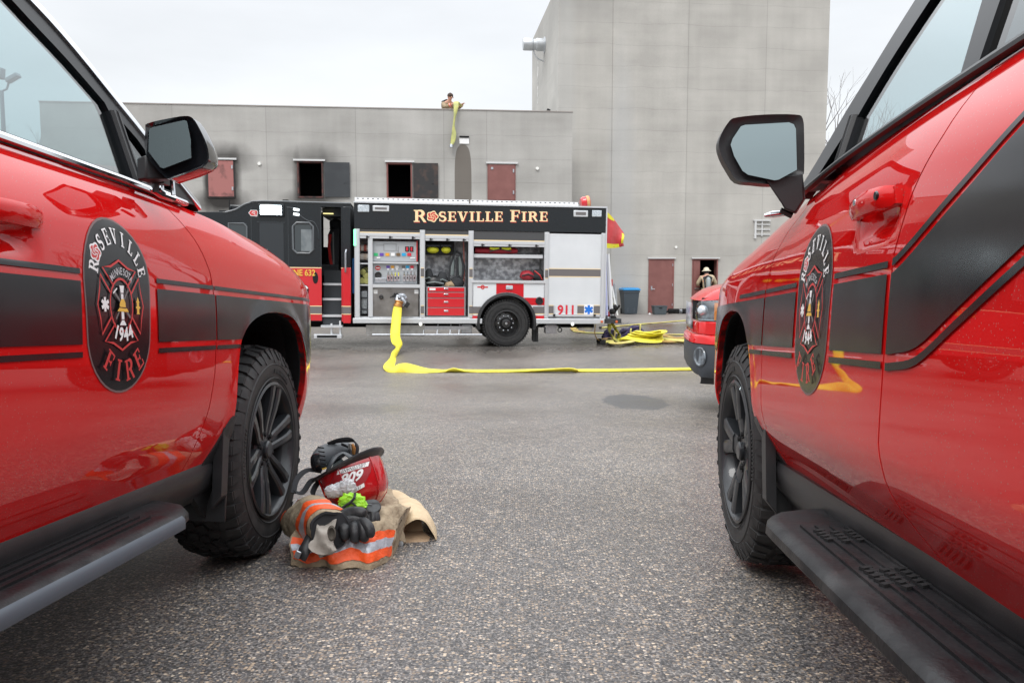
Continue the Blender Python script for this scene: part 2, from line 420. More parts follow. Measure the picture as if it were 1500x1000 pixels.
# ================================================================== the two near trucks
HW = .99                                         # centreline to wheel face
class Truck:
    def __init__(s, name, vp, wc, Z, sg, te, plan, label, kind):
        s.sg = sg; s.kind = kind; s.te_t = te; s.plan_t = plan
        D = ray(*vp).normalized(); R = D.cross(Vector((0, 0, 1))).normalized(); U = R.cross(D).normalized()
        W = CAM + ray(*wc) * Z; out = R * (-sg)                # left side is +y
        s.O = W - U * .419; s.D = D; s.U = U; s.out = out
        org = s.O - out * HW; L = -R                           # local y = left
        s.mtx = Matrix(((D.x, L.x, U.x, org.x), (D.y, L.y, U.y, org.y), (D.z, L.z, U.z, org.z), (0, 0, 0, 1)))
        s.root = empty(name, None, label, 'truck', mtx=s.mtx)
        s.dents = []
    def st(s, u, v, w=.03):
        d = ray(u, v); k = (w - (CAM - s.O).dot(s.out)) / d.dot(s.out); P = CAM + d * k - s.O
        return (P.dot(s.D), P.dot(s.U))
    def te(s, x): return interp(s.te_t, x)
    def w(s, x, t):
        te = s.te(x); lo = interp(s.low_t, t); u = max(0, (t - 1.06) / max(te - 1.06, .05))
        r = lo - .110 * u ** 2.2
        s0, k = s.plan_t
        if x > s0: r -= k * (x - s0) ** 2
        if x < -3.4: r -= .05 * (x + 3.4) ** 2
        if s.kind == 'r' and x < -.7: f_ = min(-(x + .7), 1.9); r += .024 * f_ * f_ / (f_ + .35) * (1 - .25 * f_ / 1.9)
        if x > -.62:                              # wheel-arch flare
            rr = math.hypot((x - s.arc[0]) / s.arc[2], (t - .42) / s.arc[3])
            r += s.arc[4] * math.exp(-((rr - 1.0) / .10) ** 2) * min(1, max(0, (x + .62) / .12))
        for (dx, dt, a, b, dep) in s.dents:
            r -= dep * math.exp(-((x - dx) / a) ** 4 - ((t - dt) / b) ** 4)
        return r
    low_t = [(.3, -.07), (.40, -.045), (.457, -.03), (.52, -.006), (.60, .016), (.68, .027), (.80, .031), (.92, .030), (1.02, .026), (1.12, .019), (1.6, .01)]
    def gw(s, t): return -.09 - .33 * (t - 1.31)
    def hit(s, u, v):
        x, t = s.st(u, v, .02)
        for i in range(25): x, t2 = s.st(u, v, s.w(x, t)); t = .5 * (t + t2)
        return (x, t)
    def mp(s, sg=None):
        sg = sg or s.sg
        return lambda x, t, o=0.: Vector((x, sg * (HW + s.w(x, t) + o), t))
    def gmp(s, sg):
        return lambda x, t, o=0.: Vector((x, sg * (HW + s.gw(t) + o), t))
    def mpw(s):
        """local point from a pixel on the plane x = const"""
        def f(u, v, x):
            d = ray(u, v); k = (x - (CAM - s.O).dot(s.D)) / d.dot(s.D); P = CAM + d * k
            return s.mtx.inverted() @ P
        return f

PIL = [(-.48, 1.325), (-.60, 1.40), (-.75, 1.512), (-.86, 1.58), (-1.03, 1.685), (-1.18, 1.755), (-1.40, 1.82), (-1.75, 1.865), (-2.6, 1.875), (-3.6, 1.845), (-4.15, 1.80)]

def wheel(parent, x, y, sg, style):
    """tyre and rim; sg = outward sign on y"""
    w = MB(); ax = Vector((0, sg, 0)); c = Vector((x, y, .419))
    # tyre; h measured outward from wheel face plane (y)
    prof = [(.262, -.03), (.272, -.006), (.30, .0), (.335, .004), (.365, .001), (.388, -.010), (.403, -.030), (.410, -.060), (.412, -.14), (.410, -.22), (.403, -.25), (.385, -.27), (.34, -.283), (.29, -.28), (.262, -.25)]
    w.lathe(prof, c, ax, 0, 72)
    N = 46
    for i in range(N):
        a = 2 * PI * i / N; er = Vector((math.cos(a), 0, math.sin(a))); et = Vector((-math.sin(a), 0, math.cos(a)))
        for side in (0, 1):
            ln = .060 if (i % 2) else .046; sk = .010 if i % 2 else -.006
            h0 = -.012 if side == 0 else -.268; dirn = -1 if side == 0 else 1
            aa = a + (.5 * 2 * PI / N if side else 0); er2 = Vector((math.cos(aa), 0, math.sin(aa))); et2 = Vector((-math.sin(aa), 0, math.cos(aa)))
            q = []
            for (hh, rt, rb) in ((h0 + .004 * -dirn * 0, .406, .376), (h0 + dirn * ln, .4205, .40)):
                for r_ in (rb, rt):
                    for tt in (-.0165, .0165): q.append(c + er2 * r_ + et2 * (tt + (sk if hh != h0 else 0)) + ax * hh)
            # wrap down the shoulder
            w.add(q, [(0, 1, 3, 2), (4, 6, 7, 5), (2, 3, 7, 6), (0, 4, 5, 1), (0, 2, 6, 4), (1, 5, 7, 3)], 0)
            if side == 0:
                q = []
                r1 = .352 if i % 2 else .366
                for (r_, hh, th) in ((r1, .0065, .007), (.398, -.010, .0165)):
                    for dh in (0, -.014):
                        for tt in (-th, th): q.append(c + er2 * r_ + et2 * tt + ax * (hh + dh))
                w.add(q, [(0, 1, 3, 2), (4, 6, 7, 5), (2, 3, 7, 6), (0, 4, 5, 1), (0, 2, 6, 4), (1, 5, 7, 3)], 0)
        for hh, o_ in ((-.105, .0), (-.145, .5), (-.185, .2)):
            aa = a + o_ * 2 * PI / N; er2 = Vector((math.cos(aa), 0, math.sin(aa))); rot = Matrix.Rotation(-aa, 3, 'Y') @ Matrix.Rotation(.4 if i % 2 else -.35, 3, 'X')
            w.box(c + er2 * .4135 + ax * hh, (.014, .034, .036), 0, rot)
    # raised rings on the sidewall
    for r in (.288, .343): w.lathe([(r - .003, .003), (r, .0062), (r + .003, .003)], c, ax, 0, 72)
    for k in range(26):                               # raised sidewall blocks (illegible moulding)
        a = math.radians(55 + k * 2.6 + (70 if k > 12 else 0)); w.box(c + Vector((math.cos(a), 0, math.sin(a))) * .316 + ax * .0035, (.018, .003, .006 if k % 3 else .009), 0, Matrix.Rotation(-a, 3, 'Y'))
    root = bpy.data.objects.new('wheel', None); COL.objects.link(root); root.parent = parent
    ty = w.build('tyre', RUB, root, smooth=28, fix=False)
    r = MB()
    r.lathe([(.268, -.012), (.272, .002), (.262, .006), (.254, -.002), (.248, -.02), (.238, -.06), (.232, -.16), (.23, -.24)], c, ax, 0, 72)
    r.lathe([(.0, .012), (.03, .012), (.036, .006), (.036, -.03)], c + ax * -.022, ax, 0, 28)        # cap
    r.lathe([(.036, -.028), (.075, -.030), (.088, -.045), (.09, -.11)], c, ax, 0, 36)                 # hub
    n = 6 if style == 'split' else 5
    for i in range(n):
        a = 2 * PI * i / n + (.26 if style == 'split' else .12)
        er = Vector((math.cos(a), 0, math.sin(a))); et = Vector((-math.sin(a), 0, math.cos(a)))
        def fn(p, q, d): return c + er * p + et * q + ax * d
        def bar(P):                                   # P: list of (radius, tangent centre, half width, depth of face)
            rs = []
            for (p, q, hw, d) in P: rs.append([fn(p, q - hw, d - .045), fn(p, q - hw, d - .006), fn(p, q - hw * .55, d), fn(p, q + hw * .55, d), fn(p, q + hw, d - .006), fn(p, q + hw, d - .045)])
            r.rings(rs, 0)
        if style == 'split':
            for sd in (-1, 1):
                bar([(.05, sd * .016, .015, -.026), (.10, sd * .024, .0165, -.020), (.165, sd * .031, .018, -.008), (.21, sd * .035, .0195, -.002), (.254, sd * .037, .025, .001)])
            r.prism([(.17, -.03), (.17, .03), (.10, .016), (.10, -.016)], fn, -.050, -.034)
        else:
            bar([(.05, 0, .034, -.028), (.10, 0, .038, -.020), (.15, 0, .042, -.012), (.17, 0, .044, -.010)])
            for sd in (-1, 1): bar([(.12, sd * .014, .024, -.013), (.19, sd * .030, .027, -.006), (.254, sd * .052, .032, .0)])
    for i in range(6):
        a = 2 * PI * (i + .5) / 6 + (.26 if style == 'split' else .12)
        p = c + Vector((math.cos(a), 0, math.sin(a))) * .066
        r.lathe([(.0, .004), (.0085, .003), (.010, -.02)], p + ax * -.022, ax, 1, 8)
        r.lathe([(.018, -.022), (.0165, -.028), (.0, -.028)], p + ax * -.003, ax, 1, 12)
    r.build('rim', [RIMM, DARK], root, smooth=30, fix=False)
    d = MB(); d.lathe([(.06, -.12), (.165, -.12), (.168, -.125), (.168, -.15), (.06, -.15)], c, ax, 0, 40)
    d.box(c + Vector((-.13, -sg * .12, .06)), (.10, .10, .18), 1)
    d.lathe([(.23, -.22), (.02, -.22)], c, ax, 1, 40)
    d.build('brake_disc', [mat('brake_iron', (.12, .11, .10), .5, .7), DARK], root)
    return root

def badge(tr, sc, t0, t1, hw, dirn, parent):
    """pill-shaped department badge on the door; dirn=+1 when the text runs forward"""
    H = t1 - t0; f0 = tr.mp()
    mp = lambda x, y, o: f0(sc + dirn * x * hw * 2, t0 + y * H, o)   # x in -.5..5, y in 0..1
    d = Decal(mp, .0016, .00022); A = H / (hw * 2)
    def pill(m):
        top = [(.5 * m * math.cos(a), 1 - .5 / A + .5 / A * m * math.sin(a)) for a in [PI * k / 18 for k in range(19)]]
        bot = [(.5 * m * math.cos(a) * .96, .46 / A + .46 / A * m * math.sin(a)) for a in [PI + PI * k / 18 for k in range(19)]]
        return top + bot
    d.poly(pill(1.0), mat('badge_edge', (.16, .10, .10), .4), .05); d.poly(pill(.965), BLKDEC, .05)
    # arched name
    P = 'R SEVILLE'; cx, cy = 0, .66
    for i, chh in enumerate(P):
        a = math.radians(168 - i * (156 / 8)); x = cx + .36 * math.cos(a); y = cy + .235 * math.sin(a)
        r = math.atan2(-math.cos(a) * .30 * 1.0 / A * 1.0, math.sin(a) * .36)
        if chh == ' ':
            dd = Decal(lambda X, Y, o: mp(x + (X), y + Y / A * 1.0, o), d.l, .0002); dd.mb = d.mb; dd.mats = d.mats; rose(dd, 0, 0, .075, WHT, REDV); d.l = dd.l
        else:
            dd = Decal(lambda X, Y, o: mp(x + X, y + Y / A, o), d.l, .0002); dd.mb = d.mb; dd.mats = d.mats
            rr = math.atan2(-math.cos(a) * .8, math.sin(a)); serif_at(dd, chh, 0, 0, .125, WHT, .80, rr)
    d.l += .001
    # cross outline
    q = []
    for sy in (1, -1):
        q.append([(-.10, .5 + sy * .105), (-.25, .5 + sy * .205), (-.13, .5 + sy * .215), (0, .5 + sy * .255), (.13, .5 + sy * .215), (.25, .5 + sy * .205), (.10, .5 + sy * .105)])
    for sx in (1, -1):
        q.append([(sx * .16, .5 + .07), (sx * .29, .5 + .165), (sx * .31, .5 + .08), (sx * .345, .5), (sx * .31, .5 - .08), (sx * .29, .5 - .165), (sx * .16, .5 - .07)])
    for P in q: d.quads(stroke(P, .014), REDV)
    d.quads(stroke([(.17 * math.cos(2 * PI * k / 28), .5 + .15 * math.sin(2 * PI * k / 28)) for k in range(28)], .014, True), REDV)
    # hydrant, star, trumpet, helmet, ladder, axe
    for k in range(3):
        a = math.radians(60 * k); c_, n_ = math.cos(a), math.sin(a)
        d.poly([(-.245 + (x * c_ - y * n_), .5 + (x * n_ + y * c_) / A) for x, y in rect(-.014, -.055, .014, .055)], WHT)
    d.poly([(.225, .452), (.275, .452), (.268, .462), (.268, .52), (.28, .522), (.268, .53), (.25, .555), (.232, .53), (.22, .522), (.232, .52), (.232, .462)], GOLD)
    d.poly(rect(.215, .485, .285, .497), GOLD)
    d.quads(stroke([(-.12, .58), (.12, .43)], .018), GREYV); d.quads(stroke([(.10, .59), (-.10, .42)], .014), GREYV)
    d.quads(stroke([(-.13, .565), (-.07, .595)], .01), WHT)
    d.poly([(-.05, .385), (.05, .385), (.035, .40), (.02, .41), (.018, .56), (.03, .60), (.035, .612), (-.035, .612), (-.03, .60), (-.018, .56), (-.02, .41), (-.035, .40)], WHT)
    d.poly(rect(-.02, .415, .02, .42), BLKDEC); d.poly(rect(-.018, .565, .018, .57), BLKDEC)
    d.poly([(-.085, .465), (.085, .462), (.07, .478), (.045, .485), (.04, .515), (.02, .535), (-.02, .535), (-.045, .51), (-.05, .487)], GOLD)
    d.quads(stroke([(-.05, .487), (.045, .485)], .006), BLKDEC)
    def at2(txt, cx, cy, R, RY, a0, a1, h, m, sx, bold, inw=False):
        n = len(txt)
        for i, ch in enumerate(txt):
            a = math.radians(a0 + (a1 - a0) * i / (n - 1)); x = cx + R * math.cos(a); y = cy + RY * math.sin(a)
            r = math.atan2(-math.cos(a), math.sin(a)) if not inw else math.atan2(math.cos(a), -math.sin(a))
            dd = Decal(lambda X, Y, o: mp(x + X, y + Y / A, o), d.l, 0); dd.mb = d.mb; dd.mats = d.mats; dd.text(ch, 0, 0, h, m, sx, bold, r * .8)
        d.l += .0002
    at2('MINNESOTA', 0, .59, .185, .105, 142, 38, .058, GREYV if False else mat('silver_vinyl', (.45, .45, .47), .4), .72, .02)
    at2('1944', 0, .46, .22, .125, 242, 298, .105, WHT, .9, .05, True)
    P = 'FIRE'
    for i, ch in enumerate(P):
        a = math.radians(222 + i * 32); x = .30 * math.cos(a); y = .32 + .185 * math.sin(a) - .01
        dd = Decal(lambda X, Y, o: mp(x + X, y + Y / A, o), d.l, .0002); dd.mb = d.mb; dd.mats = d.mats
        serif_at(dd, ch, 0, 0, .165, REDV, .9, math.atan2(math.cos(a), -math.sin(a)) * .75)
    return d.build('door_badge', parent)

def stripe(tr, P, m, parent, name='body_stripe', off=.0032, step=.022, hole=None):
    return panel(name, P, tr.mp(), m, parent, step=step, flange=0, off=off)

def near_truck(tr, P):
    """P: dict of outlines for this truck"""
    R = tr.root; sg = tr.sg; X0 = -4.33
    for side in (sg, -sg):
        vis = side == sg; mp = tr.mp(side); g = .0035; stp = .026 if vis else .09
        seam = P['seam']; seam2 = P['seam2']
        # fender
        top = [(x, tr.te(x)) for x in [seam[-1][0] + .01 + (.80 - seam[-1][0]) * k / 16 for k in range(17)]]
        out = [(a + g, b) for a, b in seam] + top + [(.84, .95), (.86, .70), (.84, .42), (.80, .33)] + P['arch']
        fe = panel('fender', out, mp, RED, R, step=stp)
        # front door, lower skin (rocker edge to belt)
        belt = 1.31; tx = lambda a: (a, tr.te(a))
        d = [(a - g, b) for a, b in reversed(seam)] + [(seam2[0][0] + g, .455)] + [(a + g, b) for a, b in seam2[:-1]] + [tx(seam2[-1][0] + g), tx((seam[-1][0] + seam2[-1][0]) / 2)]
        d[0] = tx(d[0][0])
        fd = panel('front_door', d, mp, RED, R, step=stp)
        x2 = -2.72
        d = [(a - g, b) for a, b in reversed(seam2)] + [(-2.35, .455), (-2.45, .60), (-2.58, .78), (x2, .95), tx(x2), tx((x2 + seam2[-1][0]) / 2)]
        d[0] = tx(d[0][0])
        rd = panel('rear_door', d, mp, RED, R, step=stp if vis else .09)
        ra = [(-3.07 + .47 * math.cos(a), .42 + .52 * math.sin(a)) for a in [math.radians(x) for x in range(176, -1, -12)]]
        q = [(X0 + .06, .42)] + ra + [(-2.50, .62), (-2.6, .78), (x2 - .005, .95), tx(x2 - .005), tx(X0 + .05)]
        panel('rear_quarter', q, mp, RED, R, step=.06)
        # pillars and window frames: one dark frame with the openings cut out
        fr = [(x, t) for x, t in PIL] + [(-4.28, 1.32)] + [(x_, tr.te(x_) + .008) for x_ in (-3.5, -2.6, -2., -1.55, -1.3, -1.0, -.75)]
        holes = [P['glass'], P['qglass'], [(-1.80 - P['gx'], 1.362), (-1.79 - P['gx'], 1.79), (-2.55, 1.80), (-2.62, 1.362)], [(-2.78, 1.366), (-2.74, 1.80), (-3.9, 1.76), (-4.1, 1.38)]]
        gm = tr.gmp(side)
        fo = panel('window_frame', fr, gm, FRM, R, holes=holes, step=.06, flange=.035)
        for h, nm, m in ((holes[0], 'front_window', GLS), (holes[1], 'quarter_window', GLSD if P['dq'] else GLS), (holes[2], 'rear_window', GLSD if P['dr'] else GLS), (holes[3], 'cargo_window', GLSD)):
            panel(nm, h, gm, m, fo, step=.15, flange=0, off=-.012)
        # belt moulding and roof-rail trim
        b = MB()
        def bar(pts, r1, r2, mi, fn):
            rs = []
            for (x, t) in pts:
                rs.append([fn(x, t + r2 * b_, r1 * a_) for a_, b_ in ((-.4, -1), (1, -.8), (1.3, 0), (1, .8), (-.4, 1))])
            b.rings(rs, mi)
        def btf(x, t, o): return Vector((x, side * (HW + tr.gw(max(t, 1.31)) + .012 + o), t))
        bar([(P['belt0'] - k * .1, tr.te(P['belt0'] - k * .1) + .0095) for k in range(int((4.2 + P['belt0']) / .1))], .010, .010, 0, btf)
        b.build('belt_moulding', CHROME if P['chrome'] else BLKP, R)
        b = MB()
        if P['chrome']: bar(cr(PIL[:-1], 3), .007, .016, 0, gm); b.build('roof_rail_trim', CHROME, R)
        # window divider bars
        b = MB(); gp = P['div']
        bar([(gp[0][0] + (gp[1][0] - gp[0][0]) * k / 6, gp[0][1] + (gp[1][1] - gp[0][1]) * k / 6) for k in range(7)], .012, .004, 0, gm)
        b.rings([[gm(gp[0][0] + (gp[1][0] - gp[0][0]) * k / 6 + dx, gp[0][1] + (gp[1][1] - gp[0][1]) * k / 6, o) for dx, o in ((-.022, -.02), (-.016, .012), (.016, .012), (.022, -.02))] for k in range(7)], 0)
        b.build('window_divider', BLKP, R)
        # rocker cladding
        c = MB(); cr_ = []
        for k in range(20):
            x = -.50 - k * (2.0 / 19)
            cr_.append([Vector((x, side * (HW + a_), t)) for a_, t in ((-.028, .462), (-.020, .44), (-.03, .38), (-.07, .33), (-.16, .30), (-.16, .46))])
        c.rings(cr_); c.build('rocker_cladding', BLKP, R)
        # running board
        c = MB(); rs = []; xs = [P['rbx'] + .0, P['rbx'] - .015, P['rbx'] - .05, P['rbx'] - .10, P['rbx'] - .16] + [P['rbx'] - .16 - .07 * k for k in range(1, 22)]
        ow = P['rbw']
        for i, x in enumerate(xs):
            f = [.30, .52, .78, .93, 1.0][i] if i < 5 else 1
            wo = -.09 + (ow + .09) * f; zt = .410 if i else .402
            rs.append([Vector((x, side * (HW + a_), t)) for a_, t in ((-.09, .372), (-.085, zt + .002), (wo - .035, zt), (wo - .012, zt - .003), (wo, zt - .014), (wo + .002, .378), (wo - .012, .362), (wo - .05, .352))])
        c.rings(rs)
        rb = c.build('running_board', [P['rbm'], ], R, smooth=40)
        if P['chrome']:
            c = MB(); c.rings([[Vector((x, side * (HW + ow + a_), t)) for a_, t in ((.0035, .366), (.0045, .372), (.0035, .393), (-.006, .4015), (-.016, .4075))] for x in xs[4:]], closed=False); c.build('board_edge', mat('edge_alloy', (.075, .09, .11), .42, .2, r2=(8, .6)), rb, smooth=50)
        c = MB()
        for j in range(5):
            yy = -.055 + j * (ow + .02) / 5
            c.b2((xs[5], side * (HW + yy), .409), (xs[-1], side * (HW + yy + .007), .4165))
        if vis and not P['chrome']:
            for (xa, n_) in ((P['rbx'] - .28, 4), (P['rbx'] - .58, 5)):
                for k in range(n_):
                    for j in range(3):
                        c.box((xa - k * .026 - (j % 2) * .012, side * (HW - .01 + j * .034), .4130), (.013, .024, .008), 1, Matrix.Rotation(.5, 3, 'Z'))
        c.build('tread_ribs', [P['rbm'], DARK], rb)
        for bx in (-1.25, -2.3):
            pass
        for bx in (-1.2, -1.75, -2.3): c = MB(); c.b2((bx, side * (HW - .30), .36), (bx - .06, side * (HW - .02), .385)); c.build('board_bracket', DARK, R)
        # mud flap
        c = MB(); fl = P['flap']
        def ff(y, t, dd): return Vector((-.478 - (.57 - t) * .10 + dd, side * (HW + y), t))
        c.prism(fl, ff, 0, .012); c.prism([(-.02, .30), (.012, .34), (.012, .60), (-.02, .62)], ff, -.055, 0)
        c.build('mud_flap', BLKP, R, bevel=.003)
        panel('flap_panel', P['fp'], mp, BLKP, R, step=.03, flange=.02, off=.005)
        # arch liner: dark shell
        c = MB()
        for AA, cx in ((P['arch'], -.05), (ra, -3.07)):
            c = MB(); rs = []
            for (x, t) in AA:
                b_ = mp(x, t, -.004); ex = cx + (x - cx) * 1.10; et = .42 + (t - .42) * 1.06
                rs.append([b_, mp(x, t, -.03), Vector((ex, side * (HW - .06), et)), Vector((ex, side * (HW - .40), et))])
            c.rings(rs, closed=False); c.add([r[-1] for r in rs], [tuple(range(len(rs)))]); c.build('arch_liner', DARK, R, smooth=None)
        # wheels
        wheel(R, 0, side * HW, side, P['rim']); wheel(R, -3.07, side * HW, side, P['rim'])
        # handles
        for hx in (P['hx'], P['hx'] - 1.0):
            c = MB(); rs = []; ln = .235
            for k in range(13):
                f = k / 12; x = hx - f * ln; e = math.sin(PI * f) ** .35; o = .012 + .036 * e; hh = .018 + .005 * e
                t0 = P['ht']
                y = side * (HW + tr.w(x, t0 + .05) + o)
                rs.append([Vector((x, y + side * dy, t0 + dz)) for dy, dz in ((-.014, -hh), (.003, -hh), (.010, -hh * .4), (.010, hh * .5), (.002, hh), (-.014, hh))])
            c.rings(rs)
            for (f) in (.04, .96):
                x = hx - f * ln; y = side * (HW + tr.w(x, P['ht'] + .05)); c.box((x, y + side * .002, P['ht']), (.03, .05, .034))
            hd = c.build('door_handle', RED, fd if hx == P['hx'] else rd, smooth=50)
            if hx == P['hx'] and not P['chrome']:
                c = MB(); c.lathe([(.0, .0015), (.0075, .0015), (.009, 0), (.009, -.006)], (hx - .20, side * (HW + tr.w(hx - .2, P['ht'] + .05) + .050), P['ht'] + .004), (0, side, 0), 0, 16)
                c.build('key_cylinder', BLKG, hd)
                c = MB(); c.box((hx - .10, side * (HW + tr.w(hx - .1, P['ht'] + .05) + .058), P['ht'] + .006), (.014, .003, .011)); c.build('lock_button', CHROME, hd, bevel=.001)
    mp = tr.mp(); fe = None
    # ---- hood, cowl, windscreen, roof, front and rear ends
    def edge(x): return HW + tr.w(x, tr.te(x))
    c = MB()
    def hood(a, b):
        x = -.60 + 1.42 * a; q = b * 2 - 1; e = edge(x) - .004; fr_ = max(0, (a - .8) / .2)
        z = tr.te(x) + .052 * (1 - abs(q) ** 2.6) * (1 - .35 * a) + .018 * math.exp(-((abs(q) - .62) / .13) ** 2) * (1 - a * .4) - .0 * fr_
        return Vector((x, q * e, z + .001))
    c.grid(hood, 34, 36); c.build('hood', RED, R, smooth=60)
    c = MB()
    def cowl(a, b):
        q = b * 2 - 1; x0 = -.60; x = x0 - .22 * a - .06 * (1 - q * q) * 0; e = HW - .10
        return Vector((x, q * (e - .012 * a), 1.318 + .05 * (1 - abs(q) ** 2.4) - .01 + .02 * a))
    c.grid(cowl, 3, 20); c.build('cowl', BLKP, R)
    c = MB()
    WS = cr(PIL[:7], 3)
    def ws(a, b):
        i = a * (len(WS) - 1); k = min(int(i), len(WS) - 2); f = i - k; x = WS[k][0] + (WS[k + 1][0] - WS[k][0]) * f; t = WS[k][1] + (WS[k + 1][1] - WS[k][1]) * f
        q = b * 2 - 1; e = HW + tr.gw(t) - .045
        return Vector((x + .10 * (1 - q * q) * (1 - a * .6), q * e, t - .004 + .035 * (1 - q * q) * a))
    c.grid(ws, 14, 16); c.build('windscreen', GLS, R, smooth=60)
    for sd in (-1, 1):                                    # A-pillar returns
        c = MB(); c.rings([[Vector((x, sd * (HW + tr.gw(t) + o), t + dt)) for o, dt in ((.0, .0), (-.03, .006), (-.055, -.004), (-.045, -.02), (.0, -.02))] for x, t in WS])
        c.build('windscreen_pillar', FRM, R)
    RT = [(x, t) for x, t in cr(PIL[6:], 4)]
    c = MB()
    def roof(a, b):
        i = a * (len(RT) - 1); k = min(int(i), len(RT) - 2); f = i - k; x = RT[k][0] + (RT[k + 1][0] - RT[k][0]) * f; t = RT[k][1] + (RT[k + 1][1] - RT[k][1]) * f
        q = b * 2 - 1; e = HW + tr.gw(t) + .002
        return Vector((x, q * e, t + .055 * (1 - abs(q) ** 3) + .002))
    c.grid(roof, 20, 20); c.build('roof', RED, R, smooth=60)
    c = MB(); c.grid(lambda a, b: roof(a, b) - Vector((0, 0, .05)), 12, 12); c.build('headliner', INT, R, fix=False)
    c = MB(); rs = []
    for k in range(13):
        q = k / 6 - 1; rs.append([Vector((X0 + .05 - .04 * (1 - q * q) + dx, q * (HW + (tr.gw(t) if t > 1.32 else .0)), t)) for t, dx in ((.34, 0), (.5, -.04), (.9, -.03), (1.32, 0), (1.55, .08), (1.82, .19))])
    c.rings(rs, closed=False); c.build('tailgate', RED, R, smooth=60)
    # front fascia
    c = MB(); ft = [.31, .42, .55, .70, .85, .97, 1.05, 1.09]
    def fas(i, k):
        t = ft[i]; q = k / 16 * 2 - 1; e = HW + tr.w(.83, min(t, 1.0)) + .0; a = abs(q)
        x = .82 + (.17 - .10 * max(0, t - .9) / .2) * (1 - a ** 3.2) + (.02 if t < .6 else 0); return Vector((x, q * e, t))
    c.rings([[fas(i, k) for k in range(17)] for i in range(len(ft))], closed=False); c.build('front_bumper', RED, R, smooth=60)
    c = MB(); c.rings([[Vector((x, y, t)) for y in [-.62 + 1.24 * k / 12 for k in range(13)]] for x, t in ((1.0, .62), (1.03, .66), (1.03, .96), (.99, 1.0))], closed=False)
    for k in range(5): c.box((1.032, 0, .67 + k * .065), (.02, 1.2, .018))
    c.build('grille', [BLKG], R)
    for sd in (-1, 1):
        c = MB(); rs = []
        for k in range(7):
            q = .66 + .30 * k / 6; e = HW + tr.w(.83, .95); x = .825 + .12 * (1 - q ** 3.2); rs.append([Vector((x + .012 + (0 if k < 6 else -.02), sd * q * e, t)) for t in (.84, .88, .99, 1.03)])
        c.rings(rs, closed=False); c.build('headlight', mat('lamp_lens', (.35, .38, .4), .1, .3, .8), R)
    # chassis and cabin floor
    c = MB(); c.b2((-4.2, -.72, .28), (.75, .72, .50)); c.b2((-2.9, -.90, .44), (-.52, .90, .52)); c.b2((.45, -.55, .30), (.95, .55, .9)); c.b2((-.5, -.45, .4), (.5, .45, 1.05))
    c.b2((-.06, -.75, .36), (.06, .75, .46)); c.b2((-3.13, -.8, .36), (-3.0, .8, .48)); c.build('chassis', DARK, R)
    c = MB(); c.rings([[Vector((x, y, z)) for y in (-.86, -.4, 0, .4, .86)] for x, z in ((-.62, .9), (-.66, 1.27), (-.80, 1.30), (-1.0, 1.28), (-1.05, 1.16), (-1.02, .9))], closed=False)
    c.lathe([(.165, 0), (.178, .012), (.190, 0), (.178, -.012), (.165, 0)], (-1.18, .42, 1.16), (-1, 0, .45), 1, 32)
    c.box((-1.15, .42, 1.15), (.03, .34, .04), 1, Matrix.Rotation(.4, 3, 'Y'))
    c.build('dashboard', [INT, FAB], R)
    for sx, ys in ((-1.62, (-.42, .42)), (-2.55, (-.45, 0, .45))):
        for y in ys:
            c = MB(); w_ = .25 if sx > -2 else .22
            c.rings([[Vector((x, y + k * w_, z)) for k in (-1, -.8, 0, .8, 1)] for x, z in ((sx + .35, .80), (sx + .36, .92), (sx, .93), (sx - .12, 1.2), (sx - .17, 1.48), (sx - .24, 1.50), (sx - .26, 1.1), (sx - .14, .8))], closed=False)
            c.rings([[Vector((x, y + k * .13, z)) for k in (-1, -.8, .8, 1)] for x, z in ((sx - .16, 1.54), (sx - .15, 1.60), (sx - .17, 1.70), (sx - .21, 1.71), (sx - .25, 1.6), (sx - .22, 1.54))], closed=False)
            c.tube([(sx - .2, y - .06, 1.46), (sx - .2, y - .06, 1.58)], .008); c.tube([(sx - .2, y + .06, 1.46), (sx - .2, y + .06, 1.58)], .008)
            c.build('seat', FAB, R, solid=.02, smooth=60)
    c = MB(); c.box((-1.06, 0, 1.70), (.03, .24, .07)); c.build('rear_view_mirror', BLKP, R, bevel=.01)

# ---------- left truck (its right side faces the lane)
LT = Truck('pickup_truck', (797, 482), (399, 658), 3.3, -1,
           [(-1.0, 1.31), (-.7, 1.305), (-.4, 1.295), (-.1, 1.272), (.2, 1.245), (.45, 1.205), (.65, 1.15), (.85, 1.07)], (.28, .48),
           'left red truck with chrome window trim, badge and straight black belly stripe', 'l')
LT.arc = (-.04, 0, .45, .56, .012); LT.dents = [(-1.66, 1.085, .085, .032, .030)]
la = cr([(.33, .33), (.345, .46), (.342, .62), (.325, .76), (.285, .86), (.20, .925), (.08, .958), (-.06, .968), (-.2, .962), (-.32, .932), (-.405, .88), (-.448, .79), (-.470, .68), (-.478, .57), (-.480, .457)], 3)
lseam = [(-.765, .457), (-.730, .543), (-.683, .646), (-.650, .753), (-.640, .86), (-.640, .974), (-.661, 1.083), (-.714, 1.186), (-.77, 1.262), (-.79, 1.31)]
